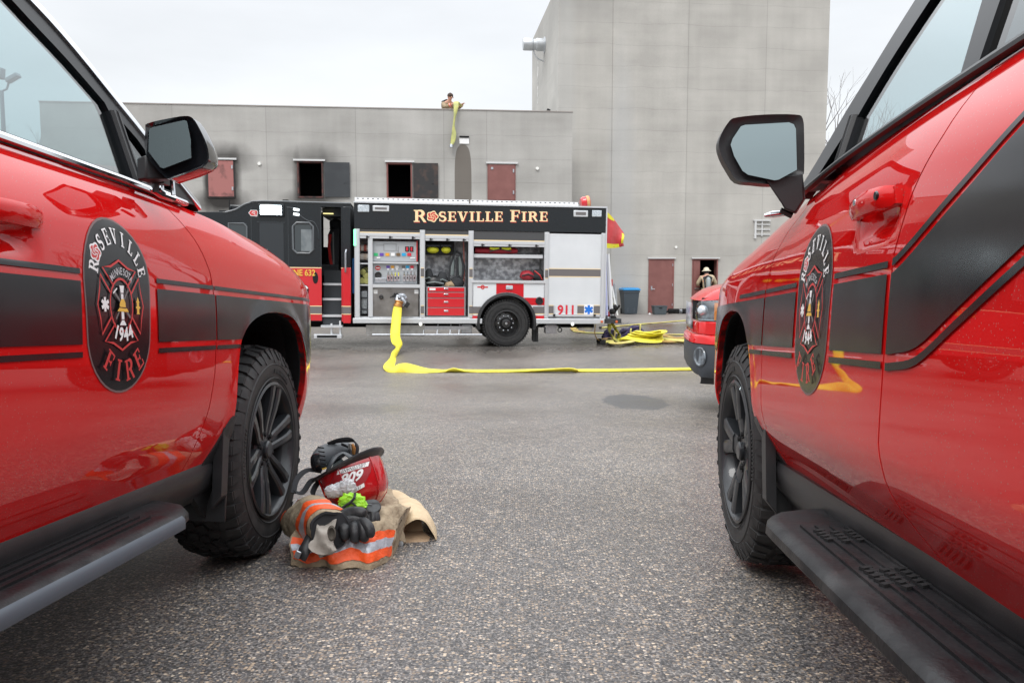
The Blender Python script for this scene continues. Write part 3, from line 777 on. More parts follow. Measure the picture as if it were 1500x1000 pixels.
near_truck(LT, dict(seam=lseam, seam2=[(-1.78, .457), (-1.77, .6), (-1.79, .9), (-1.80, 1.1), (-1.81, 1.31)], arch=la,
    glass=cr([(-.925, 1.338), (-.925, 1.44), (-.93, 1.53)], 3) + cr([(-.94, 1.552), (-1.08, 1.628), (-1.20, 1.682), (-1.32, 1.735), (-1.48, 1.775), (-1.70, 1.80)], 3) + [(-1.735, 1.79), (-1.75, 1.338)],
    qglass=[(-.64, 1.345), (-.875, 1.340), (-.875, 1.52), (-.80, 1.48)], gx=0., div=[(-.90, 1.325), (-.905, 1.535)], belt0=-.62, chrome=True, dq=True, dr=True,
    rbx=-.93, rbw=.125, rbm=mat('board_black', (.007, .0075, .009), .36, 0, 0, .3, nz=(6, (.035, .035, .036), .55, .8), r2=(10, .7), bump=(90, .6, .002)), fp=cr([(-.470, .600), (-.50, .600), (-.56, .52), (-.62, .455)], 3) + [(-.64, .36), (-.56, .31), (-.50, .25), (-.478, .26), (-.472, .45)], flap=[(-.20, .25), (.006, .245), (.008, .50), (-.10, .60), (-.20, .44)], rim='split', hx=-1.545, ht=1.135))
Rl = LT.root; dl = [c for c in Rl.children if c.name.startswith('front_door')][0]; fl = [c for c in Rl.children if c.name.startswith('fender')][0]
g = .006
badge(LT, -1.238, .744, 1.182, .160, 1, dl)
for (x0, x1) in ((-1.77, -1.412), ):
    stripe(LT, rect(x0, .868, x1, 1.014), BLKDEC, dl); stripe(LT, rect(x0, 1.030, x1, 1.0425), BLKDEC, dl); stripe(LT, rect(x0, .838, x1, .851), BLKDEC, dl)
stripe(LT, rect(-1.04, .868, -.6445, 1.014), BLKDEC, dl); stripe(LT, rect(-1.04, 1.030, -.652, 1.0425), BLKDEC, dl); stripe(LT, rect(-1.04, .838, -.6475, .851), BLKDEC, dl)
arcp = [(a, b) for a, b in la if b >= .868]
arcp = sorted(arcp, key=lambda p: -p[0]); arcp = [(a, b + .001) for a, b in arcp]
stripe(LT, [(-.635, .868), (-.635, 1.014)] + [(x, 1.014) for x in (-.3, 0, .3, .5, .62)] + [(.66, .99), (.70, .90), (.66, .80), (.50, .745), (.335, .76)] + [(.33, .80)] + arcp + [(-.42, .868)], BLKDEC, fl)
stripe(LT, [(-.644, 1.030), (.60, 1.030), (.60, 1.0425), (-.646, 1.0425)], BLKDEC, fl); stripe(LT, rect(-.636, .838, -.435, .851), BLKDEC, fl)

# ---------- right truck (its left side faces the lane)
RT_ = Truck('pickup_truck', (835, 487), (1077, 660), 3.15, 1,
           [(-3.2, 1.337), (-1.55, 1.337), (-1.0, 1.325), (-.7, 1.303), (-.4, 1.275), (-.1, 1.235), (.2, 1.19), (.45, 1.14), (.65, 1.09), (.85, 1.03)], (.05, .17),
           'right red truck with black mirror and black stripe sweeping up its rear door', 'r')
RT_.arc = (-.05, 0, .42, .54, .004); RT_.dents = [(-1.49, 1.10, .085, .032, .030)]
RT_.low_t = [(.3, -.09), (.40, -.065), (.457, -.045), (.50, -.022), (.55, .006), (.60, .024), (.65, .030), (.80, .0262), (.92, .0200), (1.02, .0128), (1.12, .004), (1.6, -.01)]
rar = cr([(.33, .33), (.34, .46), (.335, .62), (.315, .76), (.26, .86), (.17, .92), (.05, .948), (-.06, .954), (-.17, .942), (-.27, .90), (-.345, .83), (-.40, .73), (-.435, .62), (-.455, .53), (-.46, .457)], 3)
near_truck(RT_, dict(seam=[(-.60, .457), (-.56, .566), (-.543, .70), (-.540, .845), (-.538, 1.008), (-.58, 1.102), (-.66, 1.18), (-.71, 1.22), (-.74, 1.31)],
    seam2=[(-1.72, .457), (-1.655, .50), (-1.60, .57), (-1.578, .66), (-1.59, .85), (-1.60, 1.02), (-1.65, 1.13), (-1.70, 1.22), (-1.73, 1.31)], arch=rar,
    glass=[(-.905, 1.345)] + cr([(-.90, 1.46), (-1.02, 1.555), (-1.18, 1.648), (-1.32, 1.715), (-1.42, 1.755), (-1.50, 1.77)], 3) + [(-1.56, 1.360)],
    qglass=[(-.68, 1.342), (-.865, 1.342), (-.865, 1.455)], gx=-.17, div=[(-.885, 1.325), (-.875, 1.47)], belt0=-.62, chrome=False, dq=False, dr=True,
    rbx=-.98, rbw=.15, rbm=mat('board_black', (.02, .02, .02)), fp=[(-.448, .585), (-.470, .600), (-.53, .50), (-.60, .455), (-.64, .36), (-.58, .31), (-.50, .27), (-.462, .33), (-.452, .45)], flap=[(-.16, .25), (-.03, .26), (-.02, .50), (-.10, .60), (-.16, .44)], rim='fork', hx=-1.355, ht=1.135))
Rr = RT_.root; dr_ = [c for c in Rr.children if c.name.startswith('front_door')][0]; fr_ = [c for c in Rr.children if c.name.startswith('fender')][0]; rr_ = [c for c in Rr.children if c.name.startswith('rear_door')][0]
badge(RT_, -1.072, .715, 1.147, .150, -1, dr_)
SX = -1.59
for (a, b, c_) in ((.985, .832, BLKDEC), (1.010, .997, BLKDEC), (.817, .803, BLKDEC)):
    stripe(RT_, rect(-1.582, b, -1.245, a), c_, dr_); stripe(RT_, rect(-.905, b, -.548, a), c_, dr_)
for (a, b) in ((1.010, .997), (.817, .803)):
    x1 = -.15 if a > .9 else -.375; stripe(RT_, rect(-.534, b, x1, a), BLKDEC, fr_)
arcp = sorted([(a, b + .001) for a, b in rar if b >= .832], key=lambda p: -p[0])
stripe(RT_, [(-.534, .832), (-.534, .985), (-.3, .985), (0, .985), (.3, .985), (.5, .985), (.56, .93), (.55, .85), (.45, .80), (.33, .80)] + arcp + [(-.35, .832)], BLKDEC, fr_)
stripe(RT_, rect(.352, .64, .40, .83), mat('amber', (.8, .25, .03), .3), fr_, 'side_marker')
# sweep on the rear door
q1 = [RT_.hit(*q) for q in ((1338, 370), (1380, 321), (1430, 264), (1500, 184))]; q2 = [RT_.hit(*q) for q in ((1345, 508), (1400, 456), (1450, 408), (1500, 361))]
ext = lambda a, b, k: (b[0] + (b[0] - a[0]) * k, b[1] + (b[1] - a[1]) * k)
k1 = cr([(SX - .014, .985), (-1.625, .990)] + q1 + [ext(q1[-2], q1[-1], .9)], 4); k2 = cr([(SX - .014, .832), (-1.64, .834)] + q2 + [ext(q2[-2], q2[-1], 1.5), ext(q2[-2], q2[-1], 3.5)], 4)
stripe(RT_, k1 + list(reversed(k2)), BLKDEC, rr_)
def par(K, a, b): return [(x + a * .45, t + a) for x, t in K] + [(x + b * .45, t + b) for x, t in reversed(K)]
stripe(RT_, [(x, t + .014) for x, t in k1] + [(x, t + .028) for x, t in reversed(k1)], BLKDEC, rr_)
stripe(RT_, [(x, t - .016) for x, t in k2] + [(x, t - .031) for x, t in reversed(k2)], BLKDEC, rr_)

# ---------- mirrors
def mirror(tr, x0, head, glass, arm, glass_m, shell_m, lower_m, depth=.10, depth_dir=1, mark=False):
    f = tr.mpw(); H = [f(u, v, x0) for u, v in head]; cen = sum(H, Vector()) / len(H)
    n = len(H); c = MB(); rs = []
    for sc, dx in ((.90, .012), (1., 0), (1.0, -.0), (.995, depth * .45), (.90, depth * .78), (.62, depth), (.2, depth * 1.05)):
        rs.append([Vector((h.x + dx, cen.y + (h.y - cen.y) * sc, cen.z + (h.z - cen.z) * sc + (0))) for h in H])
    rs[0] = [Vector((h.x + .012, cen.y + (h.y - cen.y) * .86, cen.z + (h.z - cen.z) * .86)) for h in H]
    c.rings(rs); root = c.build('side_mirror', shell_m, tr.root, smooth=50)
    Gp = [f(u, v, x0 - .010) for u, v in glass]; c = MB(); m = len(Gp)
    # glass plane tipped as in a real mirror
    cg = sum(Gp, Vector()) / m
    rot = Matrix.Rotation(math.radians(depth_dir), 3, 'Z') @ Matrix.Rotation(math.radians(2.5), 3, 'Y')
    Q = [cg + rot @ (p - cg) for p in Gp]; c.add(Q + [p + Vector((.004, 0, 0)) for p in Q], [tuple(range(m)), tuple(range(2 * m - 1, m - 1, -1))] + [(i, (i + 1) % m, (i + 1) % m + m, i + m) for i in range(m)])
    c.build('mirror_glass', glass_m, root, smooth=None)
    c = MB(); rs = []
    for (P4, x) in arm:
        rs.append([f(u, v, x) for u, v in P4])
    c.rings(rs); c.build('mirror_arm', lower_m, root, bevel=.004)
    return root, f
hd = cr([(213, 190), (216, 181), (245, 174), (270, 170), (282, 173), (292, 188), (303, 212), (306, 232), (300, 243), (280, 252), (250, 262), (238, 256), (214, 227)], 3, True)
gl = [(217, 189), (222, 186), (270, 176), (274, 178), (280, 205), (281, 232), (240, 247), (235, 245), (217, 222)]
lm, f = mirror(LT, -.99, hd, gl, [([(200, 232), (214, 226), (214, 262), (200, 264)], -.99), ([(225, 232), (250, 240), (262, 262), (222, 270)], -.93)], MIR, BLKG, BLKP, .11, -3)
c = MB(); P = [f(u, v, -.965) for u, v in [(248, 264), (262, 259), (282, 253), (302, 244), (303, 238), (280, 244), (245, 255)]]
c.add(P + [p + Vector((.06, 0, -.002)) for p in P], [tuple(range(7)), tuple(range(13, 6, -1))] + [(i, (i + 1) % 7, (i + 1) % 7 + 7, i + 7) for i in range(7)]); c.build('mirror_cap', RED, lm, bevel=.004)
c = MB(); b0 = f(240, 280, -.86)
c.tube([f(222, 276, -.92), f(236, 284, -.90), f(255, 291, -.86)], [.010, .013, .011], 0, 10); c.tube([f(228, 262, -.92), f(228, 282, -.92)], .009, 1, 8); c.tube([f(236, 262, -.9), f(238, 284, -.9)], .006, 0, 8); c.tube([f(252, 264, -.9), f(254, 286, -.9)], .007, 0, 8)
c.box(f(232, 266, -.90), (.04, .05, .018), 1); c.build('spotlight_bracket', [CHROME, BLKP], LT.root)
hd = cr([(1053, 212), (1056, 198), (1068, 178), (1080, 172), (1120, 168), (1165, 168), (1176, 174), (1178, 200), (1178, 250), (1174, 256), (1150, 266), (1132, 270), (1105, 268), (1080, 264), (1066, 245), (1057, 228)], 3, True)
gl = [(1071, 211), (1074, 202), (1086, 184), (1092, 182), (1155, 180), (1162, 183), (1165, 190), (1166, 250), (1140, 264), (1134, 265), (1096, 256), (1088, 250), (1076, 228)]
rm, f = mirror(RT_, -.80, hd, gl, [([(1120, 262), (1176, 254), (1178, 292), (1165, 312), (1150, 306)], -.80), ([(1128, 268), (1176, 262), (1180, 292), (1166, 314), (1150, 308)], -.72)], MIR, BLKP, BLKP, .11, -6)
c = MB(); c.tube([f(1121, 316, -.70), f(1132, 314, -.72), f(1152, 312, -.74)], [.006, .010, .008], 0, 10); c.tube([f(1143, 308, -.74), f(1160, 316, -.74)], .009, 1, 8); c.build('spotlight_bracket', [CHROME, BLKP], RT_.root)

# ================================================================== third red truck, facing left, beyond the right one
def third_truck():
    O = at(1021, 500, 8.5); org = Vector((O.x, O.y, G(8.5) - .005))
    h = math.radians(171)                           # heading: left and towards the camera
    mt = Matrix.Translation(org) @ Matrix.Rotation(h, 4, 'Z')
    R = empty('pickup_truck', None, 'red pickup with grey lower bumper, only its front corner showing beyond the right-hand truck', 'truck', mtx=mt)
    # local: x forward, y left; front left corner at the origin, body towards -x, -y
    S = [(.62, -.03), (.75, .0), (.95, .012), (1.10, .0), (1.20, -.03)]
    def pl(q, t, ins=0):                                  # plan curve round the front-left corner: q 0 (side, back) .. 1 (centre front)
        pts = [(-.95, -ins), (-.60, -ins), (-.32, -.012 - ins), (-.16, -.05 - ins), (-.06, -.13 - ins * .7), (-.01 - ins, -.26), (.03 - ins, -.55), (.05 - ins, -.98)]
        c_ = cr(pts, 5); i = q * (len(c_) - 1); k = min(int(i), len(c_) - 2); f = i - k
        return Vector((c_[k][0] + (c_[k + 1][0] - c_[k][0]) * f, c_[k][1] + (c_[k + 1][1] - c_[k][1]) * f, t))
    def band(name, ts, m, q0=0., q1=1., n=40, **k):
        c = MB(); c.rings([[pl(q0 + (q1 - q0) * j / n, t, i_) for j in range(n + 1)] for t, i_ in ts], closed=False); return c.build(name, m, R, smooth=50, **k)
    band('bumper_cover', [(.84, .05), (.83, -.01), (.80, -.035), (.74, -.04), (.735, .0)], RED2, .34); band('bumper_fascia', [(.975, .02), (.96, -.01), (.84, -.005)], RED2, .30)
    lb = band('lower_bumper', [(.735, .0), (.73, -.03), (.66, -.035), (.50, -.03), (.43, .0), (.38, .04), (.38, .2)], mat('grey_bumper', (.045, .052, .062), .5), .30)
    band('air_dam', [(.40, .10), (.30, .14), (.30, .3)], BLKP, .36)
    # fog light pocket and lamp
    c = MB(); p = pl(.60, .60, -.034); nrm = (pl(.61, .6) - pl(.59, .6)).cross(Vector((0, 0, 1))); nrm = (nrm if nrm.x > 0 else -nrm).normalized()
    c.lathe([(.105, .0), (.098, .012), (.088, .012), (.078, .002), (.066, .001), (.0, .0005)], p, nrm, 0, 28); c.build('fog_light', [mat('fog_pocket', (.16, .19, .22), .25, 0, .6, nz=(14, (.05, .06, .07), .45, .6))], lb)
    # headlight
    c = MB(); n = 18; rs = []
    for j in range(n + 1):
        q = .36 + .36 * j / n; f = j / n; t0 = .955 + .03 * (1 - f); t1 = 1.20 - .03 * f
        rs.append([pl(q, t0, -.004), pl(q, t0 + .02, -.014), pl(q, (t0 + t1) / 2, -.018), pl(q, t1 - .02, .0), pl(q, t1, .02)])
    c.rings(rs, closed=False); hl = c.build('headlight', glass_mat('headlight_lens', (.8, .85, .88), .12), R, smooth=60)
    c = MB(); c.rings([[pl(.36 + .36 * j / n, t, .04) for t in (.96, 1.0, 1.08, 1.15, 1.20)] for j in range(n + 1)], closed=False)
    c.build('lamp_reflector', [mat('reflector_silver', (.5, .53, .56), .25, .8, nz=(12, (.16, .17, .19), .4, .6))], hl)
    c = MB(); a = pl(.58, 1.10, .02); c.lathe([(0, .05), (.03, .045), (.05, .02), (.058, -.02), (.06, -.06)], a + Vector((0, .02, -.01)), (.55, .83, .1), 0, 20); c.build('projector_lamp', mat('lamp_white', (.62, .66, .70), .15, .5), hl); c = MB(); c.rings([[pl(.40 + .30 * j / 8, t, .012) for t in (.985, 1.0)] for j in range(9)], closed=False); c.build('lamp_strip', mat('lamp_white', (0, 0, 0)), hl)
    c = MB(); c.rings([[pl(q, t, -.002) for t in (.99, 1.17)] for q in (.365, .39, .415)], closed=False); c.build('side_marker', mat('amber', (.8, .25, .03), .3), hl)
    # wing above and behind the lamp, hood
    band('fender', [(.96, -.0), (1.10, -.012), (1.20, -.005), (1.24, .03), (1.255, .07)], RED2, 0., .37, 20)
    band('front_backing', [(.95, .035), (1.1, .05), (1.22, .06)], DARK, .2, 1.)
    c = MB()
    def hd(a, b):
        q = pl(a, 1.2, .025); f = b ** 1.5 * .85; C_ = Vector((-1.35, -1.0, 0)); x = q.x + (C_.x - q.x) * f; y = q.y + (C_.y - q.y) * f
        return Vector((x, y, 1.185 + .05 * min(1, max(0, -q.x) / .5) + .185 * (1 - (1 - min(1, f * 1.15)) ** 7)))
    c.grid(hd, 40, 22); c.build('hood', RED2, R, smooth=60)
    c = MB(); c.b2((-1.6, -1.7, 1.0), (-.5, -.25, 1.2)); c.b2((-.7, -1.9, .45), (-.12, -.12, 1.2)); 
    c.build('engine_bay', DARK, R)
    c = MB(); c.b2((-3.4, -1.95, .5), (-1.0, -.0, 1.25)); c.build('cab_body', RED2, R, bevel=.05)
    c = MB(); rs = [[Vector((x, y, z)) for y in (-.12, -1.0, -1.86)] for x, z in ((-1.2, 1.26), (-1.75, 1.80), (-2.1, 1.9), (-3.2, 1.88), (-3.4, 1.26))]
    c.rings(rs, closed=False); c.build('cab_top', GLSD, R, solid=.03)
    c = MB(); c.rings([[pl(.4 + .6 * j / 10, t, -.012) for j in range(11)] for t in (.98, 1.17)], closed=False)
    gr = MB(); gr.rings([[pl(.78 + .22 * j / 8, t, -.016) for j in range(9)] for t in (.88, 1.0, 1.16)], closed=False); gr.build('grille', CHROME, R)
    for x in (-.95, -4.2):
        for y, sd in ((-.02, 1), (-1.93, -1)): wheel(R, x, y, sd, 'fork')
    c = MB(); c.b2((-5.2, -1.9, .55), (-3.4, -.0, 1.3)); c.build('cargo_bed', RED2, R, bevel=.04)
third_truck()
# ================================================================== buildings
class Frame:
    """upright local frame: x along the face, y into the depth, z up"""
    def __init__(s, org, yaw, roll=0.):
        s.m = Matrix.Translation(Vector(org)) @ Matrix.Rotation(yaw, 4, 'Z') @ Matrix.Rotation(roll, 4, 'Y'); s.i = s.m.inverted()
    def px(s, u, v, y=0.):
        o = s.i @ CAM; d = s.i.to_3x3() @ ray(u, v); k = (y - o.y) / d.y; p = o + d * k; return p.x, p.z
    def P(s, u, v, y=0.): x, z = s.px(u, v, y); return Vector((x, y, z))
    def R(s, u0, v0, u1, v1, y=0.):
        """pixel rectangle -> x0,z0,x1,z1 (bottom-left, top-right)"""
        x0, z1 = s.px(u0, v0, y); x1, z0 = s.px(u1, v1, y); return x0, z0, x1, z1
def concrete(name, base, dark, joints):
    """cast concrete with form lines, cloudy staining and panel joints; joints in local x"""
    m = mat(name, base, .9); nt = m.node_tree; b = nt.nodes['Principled BSDF']; N = nt.nodes.new; Lk = nt.links.new; tc = nt.nodes['Texture Coordinate']
    def no(s, sc, det=6):
        mp = N('ShaderNodeMapping'); mp.inputs['Scale'].default_value = sc; Lk(tc.outputs['Object'], mp.inputs[0]); n = N('ShaderNodeTexNoise'); n.inputs['Scale'].default_value = s; n.inputs['Detail'].default_value = det; Lk(mp.outputs[0], n.inputs['Vector']); return n.outputs['Fac']
    def ma(op, a, c, cl=False):
        x = N('ShaderNodeMath'); x.operation = op; x.use_clamp = cl
        for i, q in enumerate((a, c)):
            if isinstance(q, (int, float)): x.inputs[i].default_value = q
            else: Lk(q, x.inputs[i])
        return x.outputs[0]
    f = ma('ADD', ma('MULTIPLY', no(.5, (1, 1, 1.3)), .55), ma('MULTIPLY', no(.8, (.22, 1, 2.2)), .28)); f = ma('ADD', f, ma('MULTIPLY', no(1.3, (2.2, 1, .16), 3), .17))
    mr = N('ShaderNodeMapRange'); mr.inputs['From Min'].default_value = .40; mr.inputs['From Max'].default_value = .62; Lk(f, mr.inputs[0])
    mx = N('ShaderNodeMix'); mx.data_type = 'RGBA'; mx.inputs['A'].default_value = (*dark, 1); mx.inputs['B'].default_value = (*base, 1); Lk(mr.outputs[0], mx.inputs['Factor'])
    se = N('ShaderNodeSeparateXYZ'); Lk(tc.outputs['Object'], se.inputs[0]); col = mx.outputs['Result']
    # panels slightly different in tone, dark joint lines
    tone = None
    for i, j in enumerate(joints):
        d = ma('ABSOLUTE', ma('SUBTRACT', se.outputs['X'], j), 0); l = ma('LESS_THAN', d, .013); gt = ma('MULTIPLY', ma('GREATER_THAN', se.outputs['X'], j), (.03 if i % 2 == 0 else -.04))
        tone = gt if tone is None else ma('ADD', tone, gt)
        l = ma('MULTIPLY', l, .2); tone = ma('SUBTRACT', tone, l)
    sc = N('ShaderNodeVectorMath'); sc.operation = 'SCALE'; Lk(col, sc.inputs[0]); Lk(ma('ADD', tone, 1.0) if tone is not None else ma('ADD', 0, 1.), sc.inputs['Scale']); col = sc.outputs[0]
    fine = no(26, (1, 1, 1), 3); fm = N('ShaderNodeMapRange'); fm.inputs['To Min'].default_value = .92; fm.inputs['To Max'].default_value = 1.08; Lk(fine, fm.inputs[0])
    # form lines every 0.6 m
    fr = ma('FRACT', ma('DIVIDE', ma('ADD', se.outputs['Z'], ma('MULTIPLY', no(.8, (1, 1, 1)), .25)), .82), 0); ln = ma('MULTIPLY', ma('MULTIPLY', ma('LESS_THAN', fr, .03), no(1.6, (1, 1, 1))), .22)
    s3 = N('ShaderNodeVectorMath'); s3.operation = 'SCALE'; Lk(col, s3.inputs[0]); Lk(ma('SUBTRACT', fm.outputs[0], ln), s3.inputs['Scale']); Lk(s3.outputs[0], b.inputs['Base Color'])
    m['col'] = 1; return m, s3, ma, se, no
def add_stains(m, s3, ma, se, no, blobs):
    """soot and run-off marks with a shape of their own: (x0,z0,x1,z1,colour,strength,soft)"""
    nt = m.node_tree; b = nt.nodes['Principled BSDF']; N = nt.nodes.new; Lk = nt.links.new; col = s3.outputs[0]
    wob = ma('MULTIPLY', ma('SUBTRACT', no(2.2, (1, 1, 1)), .5), .55)
    for (cx, cz, rx, rz, c, st, soft) in blobs:
        dx = ma('DIVIDE', ma('SUBTRACT', se.outputs['X'], cx), rx); dz = ma('DIVIDE', ma('SUBTRACT', se.outputs['Z'], cz), rz)
        if soft < .08:       # tall run-off mark: straight sides, round shoulders
            r = ma('ADD', ma('POWER', ma('ABSOLUTE', dx, 0), 2.6), ma('POWER', ma('ABSOLUTE', dz, 0), 13)); r = ma('ADD', r, ma('MULTIPLY', wob, .15))
        else: r = ma('ADD', ma('SQRT', ma('ADD', ma('MULTIPLY', dx, dx), ma('MULTIPLY', dz, dz)), 0), wob)
        q = N('ShaderNodeMapRange'); q.inputs['From Min'].default_value = 1 + soft; q.inputs['From Max'].default_value = 1 - soft; q.inputs['To Max'].default_value = st; Lk(r, q.inputs[0])
        mx = N('ShaderNodeMix'); mx.data_type = 'RGBA'; Lk(q.outputs[0], mx.inputs['Factor']); Lk(col, mx.inputs['A']); mx.inputs['B'].default_value = (*c, 1); col = mx.outputs['Result']
    Lk(col, b.inputs['Base Color'])
def wall_holes(c, x0, z0, x1, z1, y0, y1, holes, mi=0):
    """upright wall slab with rectangular openings, cut into non-overlapping blocks by columns"""
    xs = sorted({x0, x1} | {h[0] for h in holes} | {h[2] for h in holes})
    for a, b in zip(xs[:-1], xs[1:]):
        hs = sorted([h for h in holes if h[0] <= a + 1e-6 and h[2] >= b - 1e-6], key=lambda h: h[1]); z = z0
        for h in hs:
            if h[1] > z: c.b2((a, y0, z), (b, y1, h[1]), mi)
            z = h[3]
        if z < z1: c.b2((a, y0, z), (b, y1, z1), mi)

DOORP = mat('door_red_oxide', (.185, .070, .062), .6, nz=(3, (.225, .09, .08), .35, .7))
SOOT = mat('sooty_steel', (.022, .021, .022), .6, nz=(3.5, (.075, .045, .035), .5, .7))
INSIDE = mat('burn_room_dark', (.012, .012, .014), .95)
b0 = on_ground(920, 459); YB = math.radians(5.8)
TW = Frame((b0.x, b0.y, 0), YB); LB = Frame((b0.x + 3.2 * math.sin(YB), b0.y - 3.2 * math.cos(YB), 0), YB)

def tower():
    t = empty('training_tower', None, 'tall windowless grey concrete training tower rising above everything on the right', 'tower', mtx=TW.m)
    m, s3, ma, se, no = concrete('tower_concrete', (.445, .43, .40), (.345, .333, .31), [TW.px(897, 100)[0], TW.px(1007, 150)[0], TW.px(1122, 100)[0]])
    xl = TW.px(818, 100)[0]; xr = TW.px(1213, 100)[0]
    add_stains(m, s3, ma, se, no, [(xl + 1.2, 12.6, 1.5, 1.3, (.22, .215, .205), .5, .5), (xl + .3, 9, .35, 5, (.42, .43, .43), .25, .4), (-.35, 4.5, .5, 5, (.39, .40, .41), .4, .4)])
    d1 = TW.R(950, 379, 986, 459); d2 = TW.R(1014, 379, 1050, 459); d1 = (d1[0], .0, d1[2], d1[3]); d2 = (d2[0], .0, d2[2], d2[3])
    c = MB(); H = 12.85; holes = [d2]
    wall_holes(c, xl, -.3, xr, H, 0, .3, [(d2[0], -.3, d2[2], d2[3])]); c.b2((xl, .3, -.3), (xl + .3, 8.2, H)); c.b2((xr - .3, .3, -.3), (xr, 8.2, H)); c.b2((xl + .3, 7.9, -.3), (xr - .3, 8.2, H)); c.b2((xl + .3, .3, H - .5), (xr - .3, 7.9, H - .3))
    w = c.build('wall', m, t, smooth=None, fix=False)
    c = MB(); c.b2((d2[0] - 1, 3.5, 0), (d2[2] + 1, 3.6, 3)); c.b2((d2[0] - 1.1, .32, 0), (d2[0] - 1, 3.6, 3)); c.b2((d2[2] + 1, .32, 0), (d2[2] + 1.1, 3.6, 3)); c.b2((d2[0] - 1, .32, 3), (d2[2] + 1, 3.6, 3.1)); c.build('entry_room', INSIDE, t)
    # joint reveals as thin proud edges of the panels
    c = MB(); c.b2((TW.px(897, 100)[0] + .02, -.018, -.2), (TW.px(1007, 150)[0] - .02, 0.0, H)); c.build('wall_panel', m, t, smooth=None)
    c = MB(); c.b2((d1[0] + .05, -.035, .02), (d1[2] - .05, -.02, d1[3] - .04)); dr = c.build('door', DOORP, t)
    c = MB(); x0, z0, x1, z1 = d1
    for a in ((x0, -.05, 0), ): pass
    c.b2((x0, -.05, 0), (x0 + .05, -.02, z1 - .04)); c.b2((x1 - .05, -.05, 0), (x1, -.02, z1 - .04)); c.b2((x0, -.05, z1 - .04), (x1, -.02, z1)); c.build('door_frame', DOORP, dr, fix=False)
    c = MB(); c.tube([(x0 + .13, -.04, .98), (x0 + .13, -.09, .98), (x0 + .25, -.09, .98)], .014); c.box((x0 + .13, -.04, 1.02), (.06, .02, .16)); c.build('handle', STEEL, dr)
    c = MB(); c.b2((x0 - .04, -.09, z1 + .002), (x1 + .06, -.02, z1 + .05)); c.build('drip_cap', mat('galvanised', (.62, .62, .62), .4, .4), t)
    c = MB()
    for z in (.3, 1.1, 1.9): c.b2((x1 - .075, -.058, z), (x1 - .05, -.051, z + .1))
    c.build('hinge', STEEL, dr)
    # open doorway and its leaf
    x0, z0, x1, z1 = d2; c = MB(); c.b2((x0, -.03, 0), (x0 + .05, .3, z1)); c.b2((x1 - .05, -.03, 0), (x1, .3, z1)); c.b2((x0 + .05, -.03, z1 - .05), (x1 - .05, .3, z1)); c.build('open_door_frame', DOORP, t, fix=False)
    c = MB(); c.b2((0, -.02, .02), (.27, .02, z1 - .07)); c.b2((.05, -.026, 1.55), (.2, -.02, 1.85)); o = c.build('open_door', DOORP, t); o.location = (x0 + .06, -.02, 0); o.rotation_euler = (0, 0, math.radians(8))
    c = MB(); c.box((.14, -.05, 1.0), (.2, .05, .04)); c.build('push_bar', STEEL, o)
    c = MB(); c.b2((x0 - .04, -.09, z1 + .002), (x1 + .06, -.02, z1 + .05)); c.build('drip_cap', MATS['galvanised'], t)
    # louvre bracket near the right truck mirror
    c = MB(); x0, z0, x1, z1 = TW.R(1103, 322, 1127, 346)
    c.b2((x0, -.10, z1 - .05), (x1, 0, z1)); c.b2((x0 + .05, -.08, z0 - .1), (x0 + .13, 0, z1 - .05))
    for k in range(3): c.b2((x0 + .13, -.06, z0 + .05 + k * .2), (x1, -.02, z0 + .09 + k * .2))
    c.b2((x0 + .35, -.05, z0), (x0 + .40, -.01, z1 - .05)); c.build('wall_bracket', MATS['galvanised'], t, fix=False)
    # standpipe outlet on the left-hand side wall
    c = MB(); q = at(797, 69, 0); 
    fr = Frame((TW.m @ Vector((xl, 0, 0))), YB + math.radians(90))           # x runs back along the side wall, y points right...
    def side(u, v):                                                           # local tower coords on side wall x = xl
        o = TW.i @ CAM; d = TW.i.to_3x3() @ ray(u, v); k = (xl - o.x) / d.x; return o + d * k
    p = side(798, 66); c.lathe([(.0, .95), (.24, .95), (.26, .90), (.26, .55), (.23, .52), (.23, .40), (.27, .36), (.27, .06), (.34, .03), (.34, 0)], p, (-1, 0, 0), 0, 28)
    c.tube([p + Vector((-.5, 0, -.22)), p + Vector((-.45, 0, -.42)), p + Vector((-.3, .0, -.6)), p + Vector((-.03, 0, -.7))], .035); c.build('vent_duct', mat('duct_metal', (.5, .52, .54), .4, .6, nz=(3, (.38, .40, .42), .4, .7)), t, fix=False)
    p = side(788, 100); c = MB(); c.b2((xl - .012, p.y - .12, p.z - 1.6), (xl - .002, p.y + .10, p.z + .3)); c.build('stain_patch', mat('white_residue', (.62, .62, .60), .9, nz=(5, (.3, .3, .29), .45, .6)), t)
    c = MB(); p = TW.P(915, 362, -.02); c.lathe([(0, -.05), (.05, -.05), (.05, 0)], TW.P(990, 362), (0, 1, 0)); c.build('wall_light', mat('plastic_white', (.75, .75, .72), .5), t)
tower()

